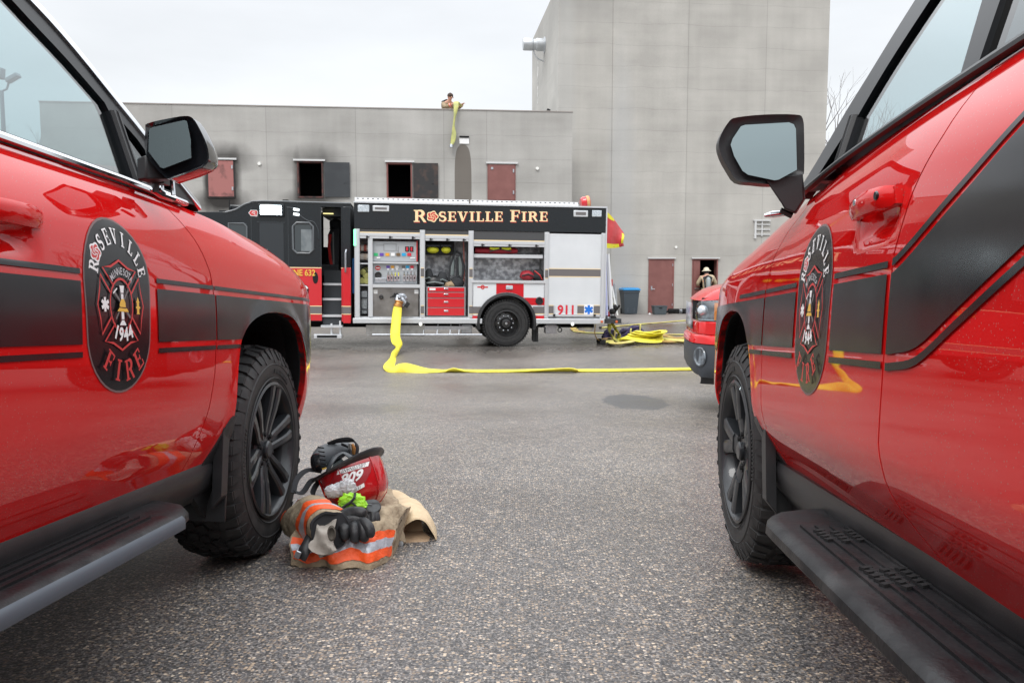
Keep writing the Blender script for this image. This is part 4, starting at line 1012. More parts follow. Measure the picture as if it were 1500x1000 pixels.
def low_building():
    t = empty('training_building', None, 'long two storey grey concrete burn building with sooty openings behind the fire engine', 'building', mtx=LB.m)
    pts = [LB.px(u, 200)[0] for u in (253, 390, 521, 650, 713)]
    m, s3, ma, se, no = concrete('building_concrete', (.42, .41, .39), (.31, .302, .285), pts)
    def q(u, v): return LB.px(u, v)
    W = [(303, 234, 345, 290), (435, 236, 474, 290), (566, 238, 604, 291), (714, 240, 755, 295)]
    rs = [LB.R(*w) for w in W]; xl = LB.px(60, 200)[0]; xr = LB.px(838, 250)[0]; H = LB.px(600, 160)[1]
    s0 = LB.px(667, 300)[0]; s1 = LB.px(690, 300)[0]; zt = LB.px(680, 212)[1]; soot = (.03, .027, .025)
    st = [((s0 + s1) / 2, 2.0, (s1 - s0) / 2 + .02, zt - 2.0, (.115, .098, .082), .85, .07)]
    for r, a in zip(rs[:2], (.85, .6)):
        st += [((r[0] + r[2]) / 2 + .1, r[3] + .05, .75, .38, soot, a, .7), ((r[0] + r[2]) / 2, r[1] - .15, .75, .35, soot, a + .25, .6), (r[2], (r[1] + r[3]) / 2, .16, .8, soot, a, .6), (r[0], (r[1] + r[3]) / 2 - .1, .12, .8, soot, a + .1, .6)]
    add_stains(m, s3, ma, se, no, st)
    c = MB(); hl = [rs[1], rs[2]]
    wall_holes(c, xl, -.3, xr, H, 0, .3, hl); c.b2((xr - .3, .3, -.3), (xr, 3.15, H)); c.b2((xl, .3, -.3), (xl + .3, 11, H)); c.b2((xl + .3, 10.7, -.3), (TW.px(818, 100)[0] - .6, 11, H)); c.b2((xl + .3, .3, H - 1.25), (xr - .3, 10.7, H - 1.05))
    # the first and last openings keep closed leaves, set into shallow reveals
    c.build('wall', m, t, smooth=None, fix=False)
    c = MB(); c.b2((xl - .02, -.02, H + .002), (xr + .02, .34, H + .035)); c.build('parapet_cap', mat('cap_metal', (.33, .30, .28), .6), t)
    for i, r in enumerate(rs):
        x0, z0, x1, z1 = r
        c = MB(); c.b2((x0 - .12 if i < 2 else x0 - .05, -.08, z1 + .002), (x1 + .08, 0, z1 + .06)); c.build('drip_cap', MATS['galvanised'], t)
        if i in (1, 2):
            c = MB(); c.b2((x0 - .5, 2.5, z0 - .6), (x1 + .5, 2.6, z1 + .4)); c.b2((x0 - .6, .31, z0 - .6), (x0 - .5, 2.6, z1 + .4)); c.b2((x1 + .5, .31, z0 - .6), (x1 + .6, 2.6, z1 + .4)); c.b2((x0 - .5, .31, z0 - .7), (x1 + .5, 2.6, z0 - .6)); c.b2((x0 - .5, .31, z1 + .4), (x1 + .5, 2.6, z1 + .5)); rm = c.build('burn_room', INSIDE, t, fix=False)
            c = MB(); c.b2((x0, -.03, z0), (x0 + .05, .3, z1)); c.b2((x1 - .05, -.03, z0), (x1, .3, z1)); c.b2((x0 + .05, -.03, z0), (x1 - .05, .3, z0 + .05)); c.b2((x0 + .05, -.03, z1 - .05), (x1 - .05, .3, z1)); c.build('window_frame', mat('scorched_frame', (.10, .035, .03), .7, nz=(5, (.02, .018, .018), .4, .6)) if i == 1 else DOORP, t, fix=False)
            w = (513 - 475) if i == 1 else (642 - 605); a = LB.R(475 if i == 1 else 605, 238 + (i == 2), 513 if i == 1 else 642, 289 + (i == 2))
            c = MB(); c.b2((a[0], -.07, a[1]), (a[2], -.03, a[3])); c.box(((a[0] + a[2]) / 2 + .25, -.075, (a[1] + a[3]) / 2 - .1), (.06, .02, .03)); c.box(((a[0] + a[2]) / 2 + .36, -.075, (a[1] + a[3]) / 2 - .1), (.03, .02, .03)); c.build('shutter', mat('shutter_dark', (.028, .032, .037), .6, nz=(2, (.04, .045, .05), .4, .7)) if i == 1 else SOOT, t, fix=False)
        else:
            pk = mat('shutter_pink', (.33, .125, .115), .6, nz=(2.5, (.09, .04, .038), .56, .72)) if i == 0 else DOORP
            c = MB(); c.b2((x0 + .04, -.05, z0 + .04), (x1 - .04, -.01, z1 - .03)); sh = c.build('shutter', pk, t)
            c = MB(); c.b2((x0, -.035, z0), (x0 + .04, -.0, z1)); c.b2((x1 - .04, -.035, z0), (x1, -.0, z1)); c.b2((x0, -.035, z0), (x1, -.0, z0 + .04)); c.build('shutter_frame', SOOT if i == 0 else DOORP, sh, fix=False)
            c = MB()
            for z in (z0 + .25, z1 - .3): c.b2((x1 - .10, -.075, z), (x1 - .05, -.051, z + .12))
            c.b2((x0 + .12, -.07, z1 - .2), (x0 + .2, -.051, z1 - .12)); c.build('hinge', STEEL, sh)
    x0, z0, x1, z1 = LB.R(673, 202, 687, 211); c = MB(); c.b2((x0, -.03, z0), (x1, -.0, z1)); c.build('scupper_plate', WHT, t); c = MB(); c.b2((x0 + .0, -.06, z1 + .002), (x1, 0, z1 + .06)); c.build('scupper_lip', DARK, t)
    for u, v in ((380, 240), (787, 247)):
        c = MB(); c.lathe([(0, -.06), (.055, -.06), (.06, 0)], LB.P(u, v), (0, 1, 0), 0, 12); c.build('wall_light', MATS['plastic_white'], t)
    p = LB.P(803, 162, 1.2); c = MB(); c.tube([(p.x, 1.2, H - 1.0), (p.x, 1.2, H + .25), (p.x + .03, 1.2, H + .32)], .07); c.build('roof_vent', DARK, t)
    return H
HB = low_building()

# ---------- tall light mast seen through the left truck's glass, bare trees
def light_mast():
    b = at(11, 300, 31); t = empty('light_pole', (b.x, b.y, 0), 'grey steel lot light mast with two floodlights seen through the left truck window', 'light pole')
    top = at(12, 134, 31).z; P = mat('mast_grey', (.22, .24, .26), .5, .4)
    c = MB(); c.tube([(0, 0, 0), (0, 0, top)], [.11, .07], 0, 10); c.build('pole', P, t)
    c = MB(); c.tube([(-.25, 0, top + .45), (-.24, 0, top + .15), (-.12, 0, top + .02), (.0, 0, top), (.2, 0, top + .08), (.28, 0, top + .3)], .04); c.build('cross_arm', P, t)
    for x, z, r in ((-.15, top + .66, .1), (.45, top + .48, -.5)):
        c = MB(); c.box((x, 0, z), (.50, .3, .40 if r > 0 else .16), 0, Matrix.Rotation(r, 3, 'Y')); c.build('floodlight', P, t, bevel=.03)
light_mast()
BARK = mat('bare_bark', (.10, .085, .075), .9)
def bare_tree(name_label, x, y, h, seed, spread=.42):
    rnd = random.Random(seed); c = MB(); crown = MB()
    def grow(p, d, L, r, lev, tgt):
        n = 4; pts = [p]; rr = [r]; q = p.copy()
        for k in range(n):
            d = (d + Vector((rnd.uniform(-.16, .16), rnd.uniform(-.16, .16), rnd.uniform(-.02, .12)))).normalized(); q = q + d * L / n; pts.append(q.copy()); rr.append(r * (1 - .35 * (k + 1) / n))
        tgt.tube(pts, rr, 0, 6 if lev == 0 else (4 if lev < 3 else 3), caps=False)
        if lev >= 5 or r < .006: return
        m = rnd.choice((2, 3, 3)) if lev < 4 else 3
        for k in range(m):
            i = rnd.choice((2, 3, 4)) if k else 4; a = rnd.uniform(0, 2 * PI); s = spread + rnd.uniform(-.1, .25)
            ax = Vector((math.cos(a), math.sin(a), 0)); nd = (d + ax * s + Vector((0, 0, .12))).normalized()
            grow(pts[i], nd, L * rnd.uniform(.62, .82), rr[i] * rnd.uniform(.60, .76), lev + 1, crown)
    grow(Vector((0, 0, -.3)), Vector((0, 0, 1)), h * .32, h * .024, 0, c)
    t = empty('bare_tree', (x, y, 0), name_label, 'tree'); c.build('trunk', BARK, t, fix=False); crown.build('crown', mat('bare_twigs', (.13, .11, .10), .9), t, fix=False); return t
for i, (u, Y, vt, lab) in enumerate([(1222, 52, 95, 'leafless tree against the sky just right of the tower edge'), (1262, 58, 120, 'leafless tree half hidden by the right truck pillar'), (1330, 66, 110, 'leafless tree far behind the right truck window'), (1440, 60, 120, 'leafless tree at the far right behind the truck roof'),
        (18, 52, 140, 'leafless tree standing near the light mast at far left'), (-70, 60, 120, 'leafless tree left of the light mast'), (-160, 70, 130, 'leafless tree farthest left beyond the lot')]):
    p = at(u, 396, Y); bare_tree(lab, p.x, p.y, at(u, vt, Y).z * 1.05, 11 + i)
# ================================================================== fire engine
g0 = on_ground(742, 508)
EN = Frame((g0.x, g0.y, -.005), math.radians(7.6), .0112)
def engine():
    R = empty('fire_engine', None, 'red and black fire engine parked side-on with open equipment lockers', 'fire engine', mtx=EN.m)
    px = EN.px; rc = EN.R; c = None
    def bx(c, r, y0, y1, mi=0): c.b2((r[0], y0, r[1]), (r[2], y1, r[3]), mi)
    W = 2.5
    xa = px(519, 400)[0]; xb = px(886, 400)[0]; zb = px(600, 466)[1]; zt = px(700, 301)[1]; zk = px(700, 338)[1]
    # openings
    A = rc(527, 350, 615, 464); B = rc(623, 352, 686, 464); C = rc(694, 358, 797, 411); D = rc(804, 342, 880, 464)
    # body shell: roof, floor, back, ends, dividers
    c = MB(); c.b2((xa, .01, zt - .06), (xb, W, zt)); c.b2((xa, W - .04, zb), (xb, W, zt - .06)); c.b2((xa, .05, zb), (xa + .04, W - .04, zt - .06)); c.b2((xb - .04, .05, zb), (xb, W - .04, zt - .06)); c.b2((xa + .04, .75, zb + .03), (xb - .04, .79, zt - .07))
    for x in (px(619, 400)[0], px(690, 400)[0], px(800.5, 400)[0]): c.b2((x - .02, .05, zb + .03), (x + .02, .75, zt - .07))
    c.b2((xa + .04, .05, zb), (px(690, 400)[0], .75, zb + .03)); c.b2((D[0], .05, zb), (xb - .04, .75, zb + .03)); c.b2((px(690, 400)[0] + .02, .05, C[1] - .04), (px(800, 400)[0] - .02, .75, C[1] - .01))
    c.build('body', mat('locker_metal', (.36, .37, .385), .5, .3, nz=(7, (.50, .51, .52), .35, .7), bump=(14, .4, .01)), R, smooth=None, fix=False)
    # locker back wall with mottled reflective sheet
    c = MB(); bx(c, (B[0], B[1], B[2], B[3] + .1), .70, .745); bx(c, (C[0], C[1], C[2], C[3] + .1), .70, .745); c.build('locker_lining', mat('quilted_metal', (.30, .31, .33), .45, .2, nz=(9, (.75, .77, .80), .42, .62), bump=(20, .8, .02)), R, fix=False)
    # black upper band
    c = MB(); c.b2((xa, -.0, zk), (xb, .05, zt)); c.build('upper_band', ENGBLK, R, bevel=.006)
    c = MB(); c.b2((xa - .01, -.03, zt + .002), (xb + .02, .10, zt + .035)); c.b2((xb, -.012, zb), (xb + .03, .04, zt)); c.build('roof_edge_trim', ALU, R, fix=False)
    x0 = px(519, 295)[0]; x1 = px(849, 298)[0]; c = MB(); c.b2((x0, .12, zt + .036), (px(688, 295)[0] - .01, .16, zt + .13)); c.b2((px(690, 295)[0], .12, zt + .036), (x1, .16, zt + .13)); c.build('roof_rail', mat('rail_white', (.72, .73, .74), .45), R, fix=False)
    for k in range(40): pass
    c = MB()
    for k in range(46): c.b2((x0 + .05 + k * .11, .112, zt + .10), (x0 + .09 + k * .11, .12, zt + .112))
    c.build('rail_slots', ENGBLK, R, fix=False)
    # posts and rails between lockers
    posts = [(519.5, 527), (615, 622.5), (686, 693.5), (797, 804), (880, 886)]
    ptop = px(600, 336)[1]
    for a, b in posts:
        xa_, xb_ = px(a, 400)[0], px(b, 400)[0]; c = MB(); c.b2((xa_, .0, zb), (xb_, .05, zk - .002)); c.b2((xa_ + .02, -.02, zb + .02), (xb_ - .02, 0, zk - .03)); p = c.build('door_post', ALU, R, fix=False)
        if a > 600 and a < 860:
            d = Decal(lambda x, z, o: Vector((x, -.0215 - o, z))); z1 = px(600, 393)[1]; z0 = px(600, 405)[1]
            d.poly(rect(xa_ + .02, z0, xb_ - .02, z1), GREYV); d.poly(rect(xa_ + .02, z0 - .018, xb_ - .02, z0 - .003), CREAM); d.poly(rect(xa_ + .02, z1 + .003, xb_ - .02, z1 + .018), CREAM)
            if a < 700:
                d.build('post_stripe', p); d = Decal(lambda x, z, o: Vector((x, -.0215 - o, z))); z1 = px(600, 448)[1]; z0 = px(600, 459)[1]; d.poly(rect(xa_ + .02, z0, xb_ - .02, z1), GREYV); d.poly(rect(xa_ + .02, z0 - .018, xb_ - .02, z0 - .003), CREAM); d.poly(rect(xa_ + .02, z1 + .003, xb_ - .02, z1 + .018), CREAM)
            d.build('post_stripe', p)
    # rolled-up door bottom bars with rubber catches
    for (O, v0, v1) in ((A, 342, 350), (B, 344, 352), (C, 351, 359)):
        zz1 = px((600), v0)[1]; zz0 = px(600, v1)[1]; z_up = zk - .003
        c = MB(); c.b2((O[0], .012, zz0), (O[2], .05, zz0 + .055)); c.b2((O[0], .0, zz0 + .055), (O[2], .05, zz1), 0); rb = c.build('shutter_bar', ALU, R, fix=False)
        c = MB(); c.b2((O[0], .02, zz1), (O[2], .05, z_up)); rd = c.build('rolled_shutter', mat('band_grey', (.06, .062, .065), .4), R, fix=False)
        c = MB(); c.b2((O[0], .008, zz1 + .001), (O[2], .02, zz1 + .02)); c.build('gold_line', CREAM, rd)
        for f in (.12, .5, .88): c = MB(); x = O[0] + (O[2] - O[0]) * f; c.box((x, -.008, zz0 + .03), (.04, .03, .05)); c.box((x + .03, -.006, zz0 + .03), (.05, .012, .015)); c.build('catch', BLKP, rb, fix=False)
    # closed shutter D
    c = MB(); z = D[1] + .05; n = 34; h = (D[3] - D[1] - .05) / n
    for k in range(n): c.b2((D[0], .016, z + k * h + .004), (D[2], .03, z + (k + 1) * h - .002)); 
    c.b2((D[0], .02, z), (D[2], .045, D[3])); sh = c.build('closed_shutter', WHITE, R, smooth=None, fix=False)
    c = MB(); c.b2((D[0], .0, D[1]), (D[2], .05, D[1] + .05))
    for f in (.12, .88): c.box((D[0] + (D[2] - D[0]) * f, -.01, D[1] + .035), (.05, .03, .05), 1)
    c.build('shutter_bar', [ALU, BLKP], R, fix=False)
    d = Decal(lambda x, z, o: Vector((x, .014 - o, z)), .001, .0006)
    def strip(d, u0, v0, u1, v1, lines=True):
        r = rc(u0, v0, u1, v1); d.poly(rect(r[0], r[1], r[2], r[3]), GREYV)
        if lines: d.poly(rect(r[0], r[1] - .02, r[2], r[1] - .004), CREAM); d.poly(rect(r[0], r[3] + .004, r[2], r[3] + .02), CREAM)
    strip(d, 804, 394, 880, 405); strip(d, 804, 448, 811, 459); strip(d, 846, 448, 856, 459); strip(d, 870, 448, 880, 459)
    r = rc(814, 445, 846, 462); d.text('911', (r[0] + r[2]) / 2 + .0, (r[1] + r[3]) / 2, .215, mat('decal_red', (.62, .02, .04), .4), .95, .035)
    x, z = px(862.5, 453.5); d.poly(rect(x - .11, z - .12, x + .11, z + .12), WHT); star_of_life(d, x, z, .105, BLUEV)
    x, z = px(812.5, 453.5); d.poly(rect(x - .012, z - .09, x + .012, z + .09), mat('silver_vinyl', (.45, .45, .47), .4)); d.build('shutter_marking', sh)
    # name on the band
    d = Decal(lambda x, z, o: Vector((x, -.001 - o, z)), .001, .0004); x0, z0 = px(606, 325); x1, z1 = px(804, 308)
    chars = 'R*SEVILLE FIRE'; adv = []; pos = 0
    for i, ch in enumerate(chars):
        w = .78 if ch == '*' else serif(ch)[1]; big = 1.22 if (i == 0 or i == 10) else 1.; pos += 0; adv.append((pos, w * big, big)); pos += w * big + .12
    sc = (x1 - x0) / pos; H0 = .235
    for word in (0, 1):
      d = Decal(lambda x, z, o: Vector((x, -.001 - o, z)), .001, .0004)
      for lay, (m_, dx, dz, gr) in enumerate(((REDV, .012, -.016, 1.05), (CREAM, 0, 0, 1.0))):
        for (p, w, big), ch in list(zip(adv, chars))[word * 10:(10, 14)[word]]:
            cx = x0 + (p + w / 2) * sc + dx; hh = H0 * (1.12 if big > 1 else .92); cz = px(606 + (cx - x0) / (x1 - x0) * 198, 316.5)[1] + dz - (.0 if big > 1 else .01)
            if ch == '*':
                if lay: rose(d, cx, cz, .125, CREAM, REDV)
            elif ch != ' ': serif_at(d, ch, cx, cz, hh, m_, sc / hh * big * 1.0, 0)
        d.l += .003
      d.build('name_lettering', R)
    # lights on the band
    lens = mat('lens_clear', (.55, .60, .64), .15, 0, .8, nz=(30, (.35, .40, .44), .4, .6))
    for (u0, v0, u1, v1) in ((524, 300, 541, 311), (867, 308, 881, 318)): r = rc(u0, v0, u1, v1); c = MB(); bx(c, r, -.03, .0); c.build('warning_light', lens, R, bevel=.03)
    for (u0, v0, u1, v1) in ((546, 301, 570, 310), (840, 308, 861, 318)):
        r = rc(u0, v0, u1, v1); c = MB(); bx(c, r, -.025, .0); f = c.build('scene_light', ALU, R, bevel=.01); c = MB(); c.b2((r[0] + .05, -.03, r[1] + .04), (r[2] - .05, -.026, r[3] - .04)); c.build('scene_light_strip', GREYV, f)
    r = rc(518, 336, 521.5, 360); c = MB(); bx(c, (r[0], r[1], r[2], r[3]), -.04, -.021); c.build('green_marker_light', mat('green_lamp', (.2, .7, .4), .4, emit=((.25, 1, .5), 1.3)), R)
    # lower side panels round the wheel arch
    xw, zw = px(742, 472.5); zl = zb; ra = .635
    def arcp(a0, a1, r, n=16): return [(xw + r * math.cos(math.radians(a0 + (a1 - a0) * k / n)), zw + r * math.sin(math.radians(a0 + (a1 - a0) * k / n))) for k in range(n + 1)]
    fn = lambda x, z, d: Vector((x, d, z)); xL = px(690, 400)[0]; xR = px(800, 400)[0]; zc = px(740, 414)[1]
    c = MB(); c.prism([(xL, zl), (xL, zc), (xR, zc), (xR, zl)] + [p for p in arcp(-8, 188, ra + .03, 24)], fn, .0, .03); c.build('arch_panel', WHITE, R, smooth=None)
    c = MB(); rs = []
    for k in range(33):
        a = math.radians(-14 + 208 * k / 32); rs.append([Vector((xw + q * math.cos(a), y, zw + q * math.sin(a))) for q, y in ((ra + .045, .0), (ra + .04, -.05), (ra - .02, -.065), (ra - .03, .0), (ra - .03, .5), (ra + .045, .5))])
    c.rings(rs); c.build('wheel_arch', BLKP, R, smooth=40)
    c = MB(); c.b2((xL, .035, C[1] - .06), (xR, -.03, C[1])); c.build('locker_sill', ALU, R)
    d = Decal(lambda x, z, o: Vector((x, -.0 - o, z)), .003, .0007)
    r = rc(727, 416, 767, 431); aL = [p for p in arcp(110, 70, ra + .05, 8)]; d.poly([(r[0], zc - .02), (r[0] - .0, zw + math.sqrt((ra + .05) ** 2 - (r[0] - xw) ** 2))] + [(x, z) for x, z in aL if r[0] < x < r[2]] + [(r[2], zw + math.sqrt((ra + .05) ** 2 - (r[2] - xw) ** 2)), (r[2], zc - .02)], ERED)
    r = rc(694, 449, 706, 459); xr_ = xw - math.sqrt((ra + .05) ** 2 - (r[3] - zw) ** 2)
    d.poly(rect(r[0] - .06, r[1], xr_, r[3]), GREYV); d.poly(rect(r[0] - .06, r[1] - .02, xr_ - .0, r[1] - .004), CREAM); d.poly(rect(r[0] - .04, px(700, 467)[1], xr_ - .03, r[1] - .05), ERED)
    d.build('panel_marking', R); d = Decal(lambda x, z, o: Vector((x, -.0 - o, z)), .003, .0007)
    rr = rc(775, 436, 799, 447); d.poly([(xw + math.sqrt((ra + .05) ** 2 - (rr[3] - zw) ** 2), rr[3]), (xw + math.sqrt((ra + .05) ** 2 - (rr[1] - zw) ** 2), rr[1]), (rr[2], rr[1]), (rr[2], rr[3])], ERED)
    rr = rc(783, 449, 799, 459); xq = xw + math.sqrt((ra + .05) ** 2 - (rr[3] - zw) ** 2); d.poly(rect(xq + .02, rr[1], rr[2], rr[3]), GREYV); d.poly(rect(xq + .04, rr[1] - .02, rr[2], rr[1] - .004), CREAM); d.poly(rect(xq + .06, px(700, 467)[1], rr[2] - .03, rr[1] - .05), ERED)
    d.build('panel_marking', R); d = Decal(lambda x, z, o: Vector((x, -.0 - o, z)), .003, .0007)
    x, z = px(707, 420.5); d.quads(stroke([(x - .12, z), (x + .12, z)], .03), REDV); d.quads(stroke(arc(x, z, .035, .04, 0, 350, 8), .025), REDV)
    d.build('panel_marking', R)
    r = rc(741, 418, 751, 424); c = MB(); bx(c, r, -.03, -.004); c.build('warning_light', lens, R, bevel=.02)
    c = MB(); p = EN.P(790, 440.5); c.lathe([(.09, -.01), (.085, -.03), (.065, -.035), (.06, -.005), (.0, -.004)], p, (0, 1, 0), 0, 24); c.build('fuel_cap', BLKP, R)
    # rub rail and running edge
    zr = px(600, 473.5)[1]; c = MB(); c.b2((px(517, 470)[0], -.05, zr), (px(706, 470)[0], .06, zb)); c.b2((px(784, 470)[0], -.05, zr), (xb, .06, zb)); c.build('rub_rail', ALU, R, fix=False, bevel=.01)
    for u in (616, 838):
        p = EN.P(u, 474.5); c = MB(); c.lathe([(0, -.07), (.03, -.065), (.035, -.05)], p + Vector((0, 0, .0)), (0, 1, 0), 0, 12); c.build('step_light', mat('step_lamp', (.9, .9, .8), .3, emit=((1, 1, .9), 1.6)), R)
    # chassis under the body
    c = MB(); c.b2((-6.4, .75, zb - .25), (2.2, .95, zb - .02)); c.b2((-6.4, 1.55, zb - .25), (2.2, 1.75, zb - .02)); c.b2((xa + .1, .3, zb - .08), (2.1, W - .3, zb - .004)); c.lathe([(0, -.3), (.16, -.3), (.16, .3), (0, .3)], (-1.5, 1.2, .6), (1, 0, 0), 0, 16)
    c.lathe([(0, -.25), (.28, -.2), (.28, .2), (0, .25)], (xw, 1.25, .54), (0, 1, 0), 0, 20); c.b2((xw - .1, .3, .46), (xw + .1, 2.2, .62)); c.tube([(-3.2, 1.2, .55), (-.2, 1.2, .55)], .06); c.build('chassis', DARK, R, fix=False)
    c = MB(); r = rc(536, 476, 622, 491); bx(c, r, .05, .75); c.b2((r[0], .04, r[1] - .02), (r[2], .05, r[1] + .0)); c.build('battery_box', mat('tread_plate', (.36, .36, .35), .45, .6, nz=(8, (.26, .25, .24), .4, .7)), R, fix=False, bevel=.01)
    c = MB(); za, zz = px(640, 481)[1], px(640, 488)[1]; xs = [px(u, 480)[0] for u in (622, 642, 661, 674, 690)]
    c.tube([(px(545, 488)[0], .0, px(545, 490)[1]), (px(706, 488)[0], .0, px(700, 490)[1])], .018, 0, 6)
    for x in xs[:4]: c.tube([(x, .1, zr - .02), (x - .03, .02, zz - .05), (x - .04, .0, px(640, 490)[1])], .014, 0, 6)
    c.b2((xs[0], .05, za - .03), (xs[2] + .4, .09, za + .05)); c.build('fold_out_step', STEEL, R, fix=False)
    for u0, u1 in ((677, 692), (801, 817)): r = rc(u0, 476, u1, 489); c = MB(); bx(c, r, .15, .4); c.b2((r[0] - .03, .12, r[3] - .06), (r[2] + .03, .43, r[3] - .02)); c.build('bracket_box', STEEL, R, fix=False, bevel=.008)
    c = MB(); rs = rc(783, 476, 791, 502); bx(c, (rs[0], rs[1], rs[2], rs[3]), .25, .28); c.box(((rs[0] + rs[2]) / 2, .5, (rs[1] + rs[3]) / 2), (.02, .5, rs[3] - rs[1])); c.build('mud_flap', RUB, R, fix=False)
    c = MB(); p = EN.P(820, 483, .1); c.lathe([(.035, -.015), (.055, -.015), (.055, .015), (.035, .015), (.035, -.015)], p, (0, 1, 0), 0, 20); c.tube([p + Vector((0, 0, .05)), p + Vector((-.02, 0, .16))], .02); c.build('tow_eye', DARK, R, fix=False)
    # wheels: dual rear near side and far side, front near and far
    def ewheel(x, y0, sg, dual, front=False):
        c = MB(); ax = Vector((0, sg, 0)); ce = Vector((x, y0, .535)); pr = [(.29, -.02), (.31, 0), (.40, .012), (.49, .002), (.525, -.03), (.535, -.06), (.535, -.25), (.52, -.29), (.46, -.31), (.30, -.30)]
        for k, of in enumerate((0, -.34) if dual else (0,)): c.lathe([(r, h + of) for r, h in pr], ce, ax, 0, 60)
        for of in ((0, -.34) if dual else (0,)):
            for i in range(54):
                a = 2 * PI * i / 54; rot = Matrix.Rotation(-a, 3, 'Y')
                for hh in (-.035, -.275): c.box(ce + Vector((math.cos(a), 0, math.sin(a))) * .528 + ax * (hh + of), (.034, .06, .036), 0, rot)
                c.box(ce + Vector((math.cos(a), 0, math.sin(a))) * .534 + ax * (-.155 + of), (.016, .13, .04), 0, rot)
        for r in (.345, .44): c.lathe([(r - .004, .008), (r, .016), (r + .004, .008)], ce, ax, 0, 60)
        root = bpy.data.objects.new('wheel', None); COL.objects.link(root); root.parent = R
        c.build('tyre', RUB, root, smooth=30, fix=False)
        c = MB(); dp = .0 if front else -.14
        c.lathe([(.30, -.02), (.302, .004), (.285, .008), (.275, -.02), (.265, -.09), (.25, dp - .02), (.20, dp - .01), (.16, dp + .0), (.135, dp + .01), (.13, dp + .06), (.10, dp + .10), (.05, dp + .11), (.0, dp + .11)], ce, ax, 0, 48)
        for i in range(10): a = 2 * PI * i / 10; c.lathe([(0, .035), (.016, .03), (.018, 0)], ce + Vector((math.cos(a), 0, math.sin(a))) * .17 + ax * (dp - .004), ax, 1, 8)
        for i in range(10): a = 2 * PI * (i + .5) / 10; c.lathe([(.024, .0), (.0, .0)], ce + Vector((math.cos(a), 0, math.sin(a))) * .222 + ax * (dp - .0125), ax, 2, 10)
        c.lathe([(.0, .012), (.028, .01), (.03, 0)], ce + ax * (dp + .11), ax, 1, 12)
        c.build('rim', [mat('black_wheel', (.012, .012, .013), .28, 0, .5), STEEL, DARK], root, smooth=30, fix=False)
    ewheel(xw, .02, -1, True); ewheel(xw, W - .02, 1, True); ewheel(-5.45, .05, -1, False, True); ewheel(-5.45, W - .05, 1, False, True)
    # rear step, tarp, ladder rails
    r = rc(885, 467, 912, 474); c = MB(); c.b2((xb + .03, .1, r[1]), (r[2], W - .1, r[3])); rsx = c.build('rear_step', mat('step_black', (.03, .032, .035), .6), R, bevel=.01)
    for u in (881.5, 903): p = EN.P(u, 471, .09); c = MB(); c.lathe([(0, -.03), (.028, -.025), (.03, 0)], p if u > 890 else EN.P(u, 471, -.05), (0, 1, 0), 0, 12); c.build('marker_light', mat('amber_lens', (.55, .12, .04), .3), rsx)
    # cab ---------------------------------------------------------------
    cz = px(450, 391)[1]; zroof = px(450, 296)[1]; xc1 = px(514, 400)[0]; cb = px(620, 470)[1]; xf = -6.75
    dL, dR = px(471, 400)[0], px(500, 400)[0]; dT = px(480, 303)[1]; cbot = px(470, 471)[1]
    roofp = [(xf, px(320, 312)[1] - .0), (px(330, 311)[0], px(330, 311)[1]), (px(345, 308)[0], px(345, 307)[1]), (px(357, 300)[0], px(357, 300)[1]), (px(366, 296)[0], px(366, 297)[1]), (px(385, 296)[0], zroof), (xc1, zroof - .01)]
    zr0 = px(330, 311)[1]
    up = [(xf, cz)] + [(x, z) for x, z in roofp] + [(xc1, cz)]
    hole = [(dL, cz), (dL, dT), (dR, dT), (dR, cz)]
    up2 = [(xf, cz)] + roofp + [(xc1, cz), (dR, cz), (dR, dT), (dL, dT), (dL, cz)]
    c = MB(); c.prism(up2, fn, .0, .04); cu = c.build('cab_upper_side', ENGBLK, R, smooth=None)
    c = MB(); c.b2((xf, 0, cbot + .02), (dL, .04, cz - .004)); c.b2((dR + .0, 0, cbot - .0), (xc1, .04, cz - .004)); cl = c.build('cab_lower_side', ERED, R, bevel=.006)
    c = MB(); rs = [[Vector((x, y, z)) for y in (0.041, W)] for x, z in roofp]; c.rings(rs, closed=False); c.build('cab_roof', ENGBLK, R, solid=.03)
    c = MB(); c.tube([(x, -.005, z) for x, z in cr(roofp[1:], 3)], .022, 0, 6); c.build('roof_edge', mat('edge_grey', (.10, .11, .12), .35), R)
    c = MB(); c.b2((px(327, 300)[0], .6, px(327, 305)[1]), (px(362, 300)[0], 1.6, px(345, 297)[1])); c.build('roof_unit', ENGBLK, R, bevel=.03)
    c = MB(); c.b2((px(413, 294)[0], .1, zroof), (px(421, 294)[0], .3, zroof + .05)); c.tube([(px(329, 300)[0], .5, zroof - .3), (px(329, 300)[0], .5, zroof + .05)], .012); c.build('antenna', DARK, R, fix=False)
    # far side, with window openings so daylight shows through
    c = MB(); far = [(px(455, 320, W)[0], px(480, 362, W)[1], px(507, 350, W)[0], px(480, 316, W)[1])]
    wall_holes(c, xf, cbot, xc1, zroof - .05, W - .05, W, [(px(474, 320, W)[0], px(480, 362, W)[1], px(502, 350, W)[0], px(480, 316, W)[1]), (-6.3, 1.7, -5.2, 2.6)]); c.build('cab_far_side', ENGBLK, R, smooth=None, fix=False)
    c = MB(); c.b2((xc1 - .04, .041, cbot), (xc1, W - .05, zroof - .05)); c.b2((xf, .04, cbot), (dL, W - .05, cbot + .1)); c.b2((dL, .9, cbot), (xc1 - .04, W - .05, .98)); c.b2((xf, .04, .6), (xf + .05, W - .05, cz)); c.b2((-5.0, .5, cz - .4), (-4.9, 2.0, cz + .5)); c.build('cab_interior', mat('cab_dark', (.025, .03, .035), .7), R, fix=False)
    c = MB(); c.b2((xf + .0, .05, cz), (xf + .02, W - .05, zr0 - .1)); c.build('cab_windscreen', GLSD, R)
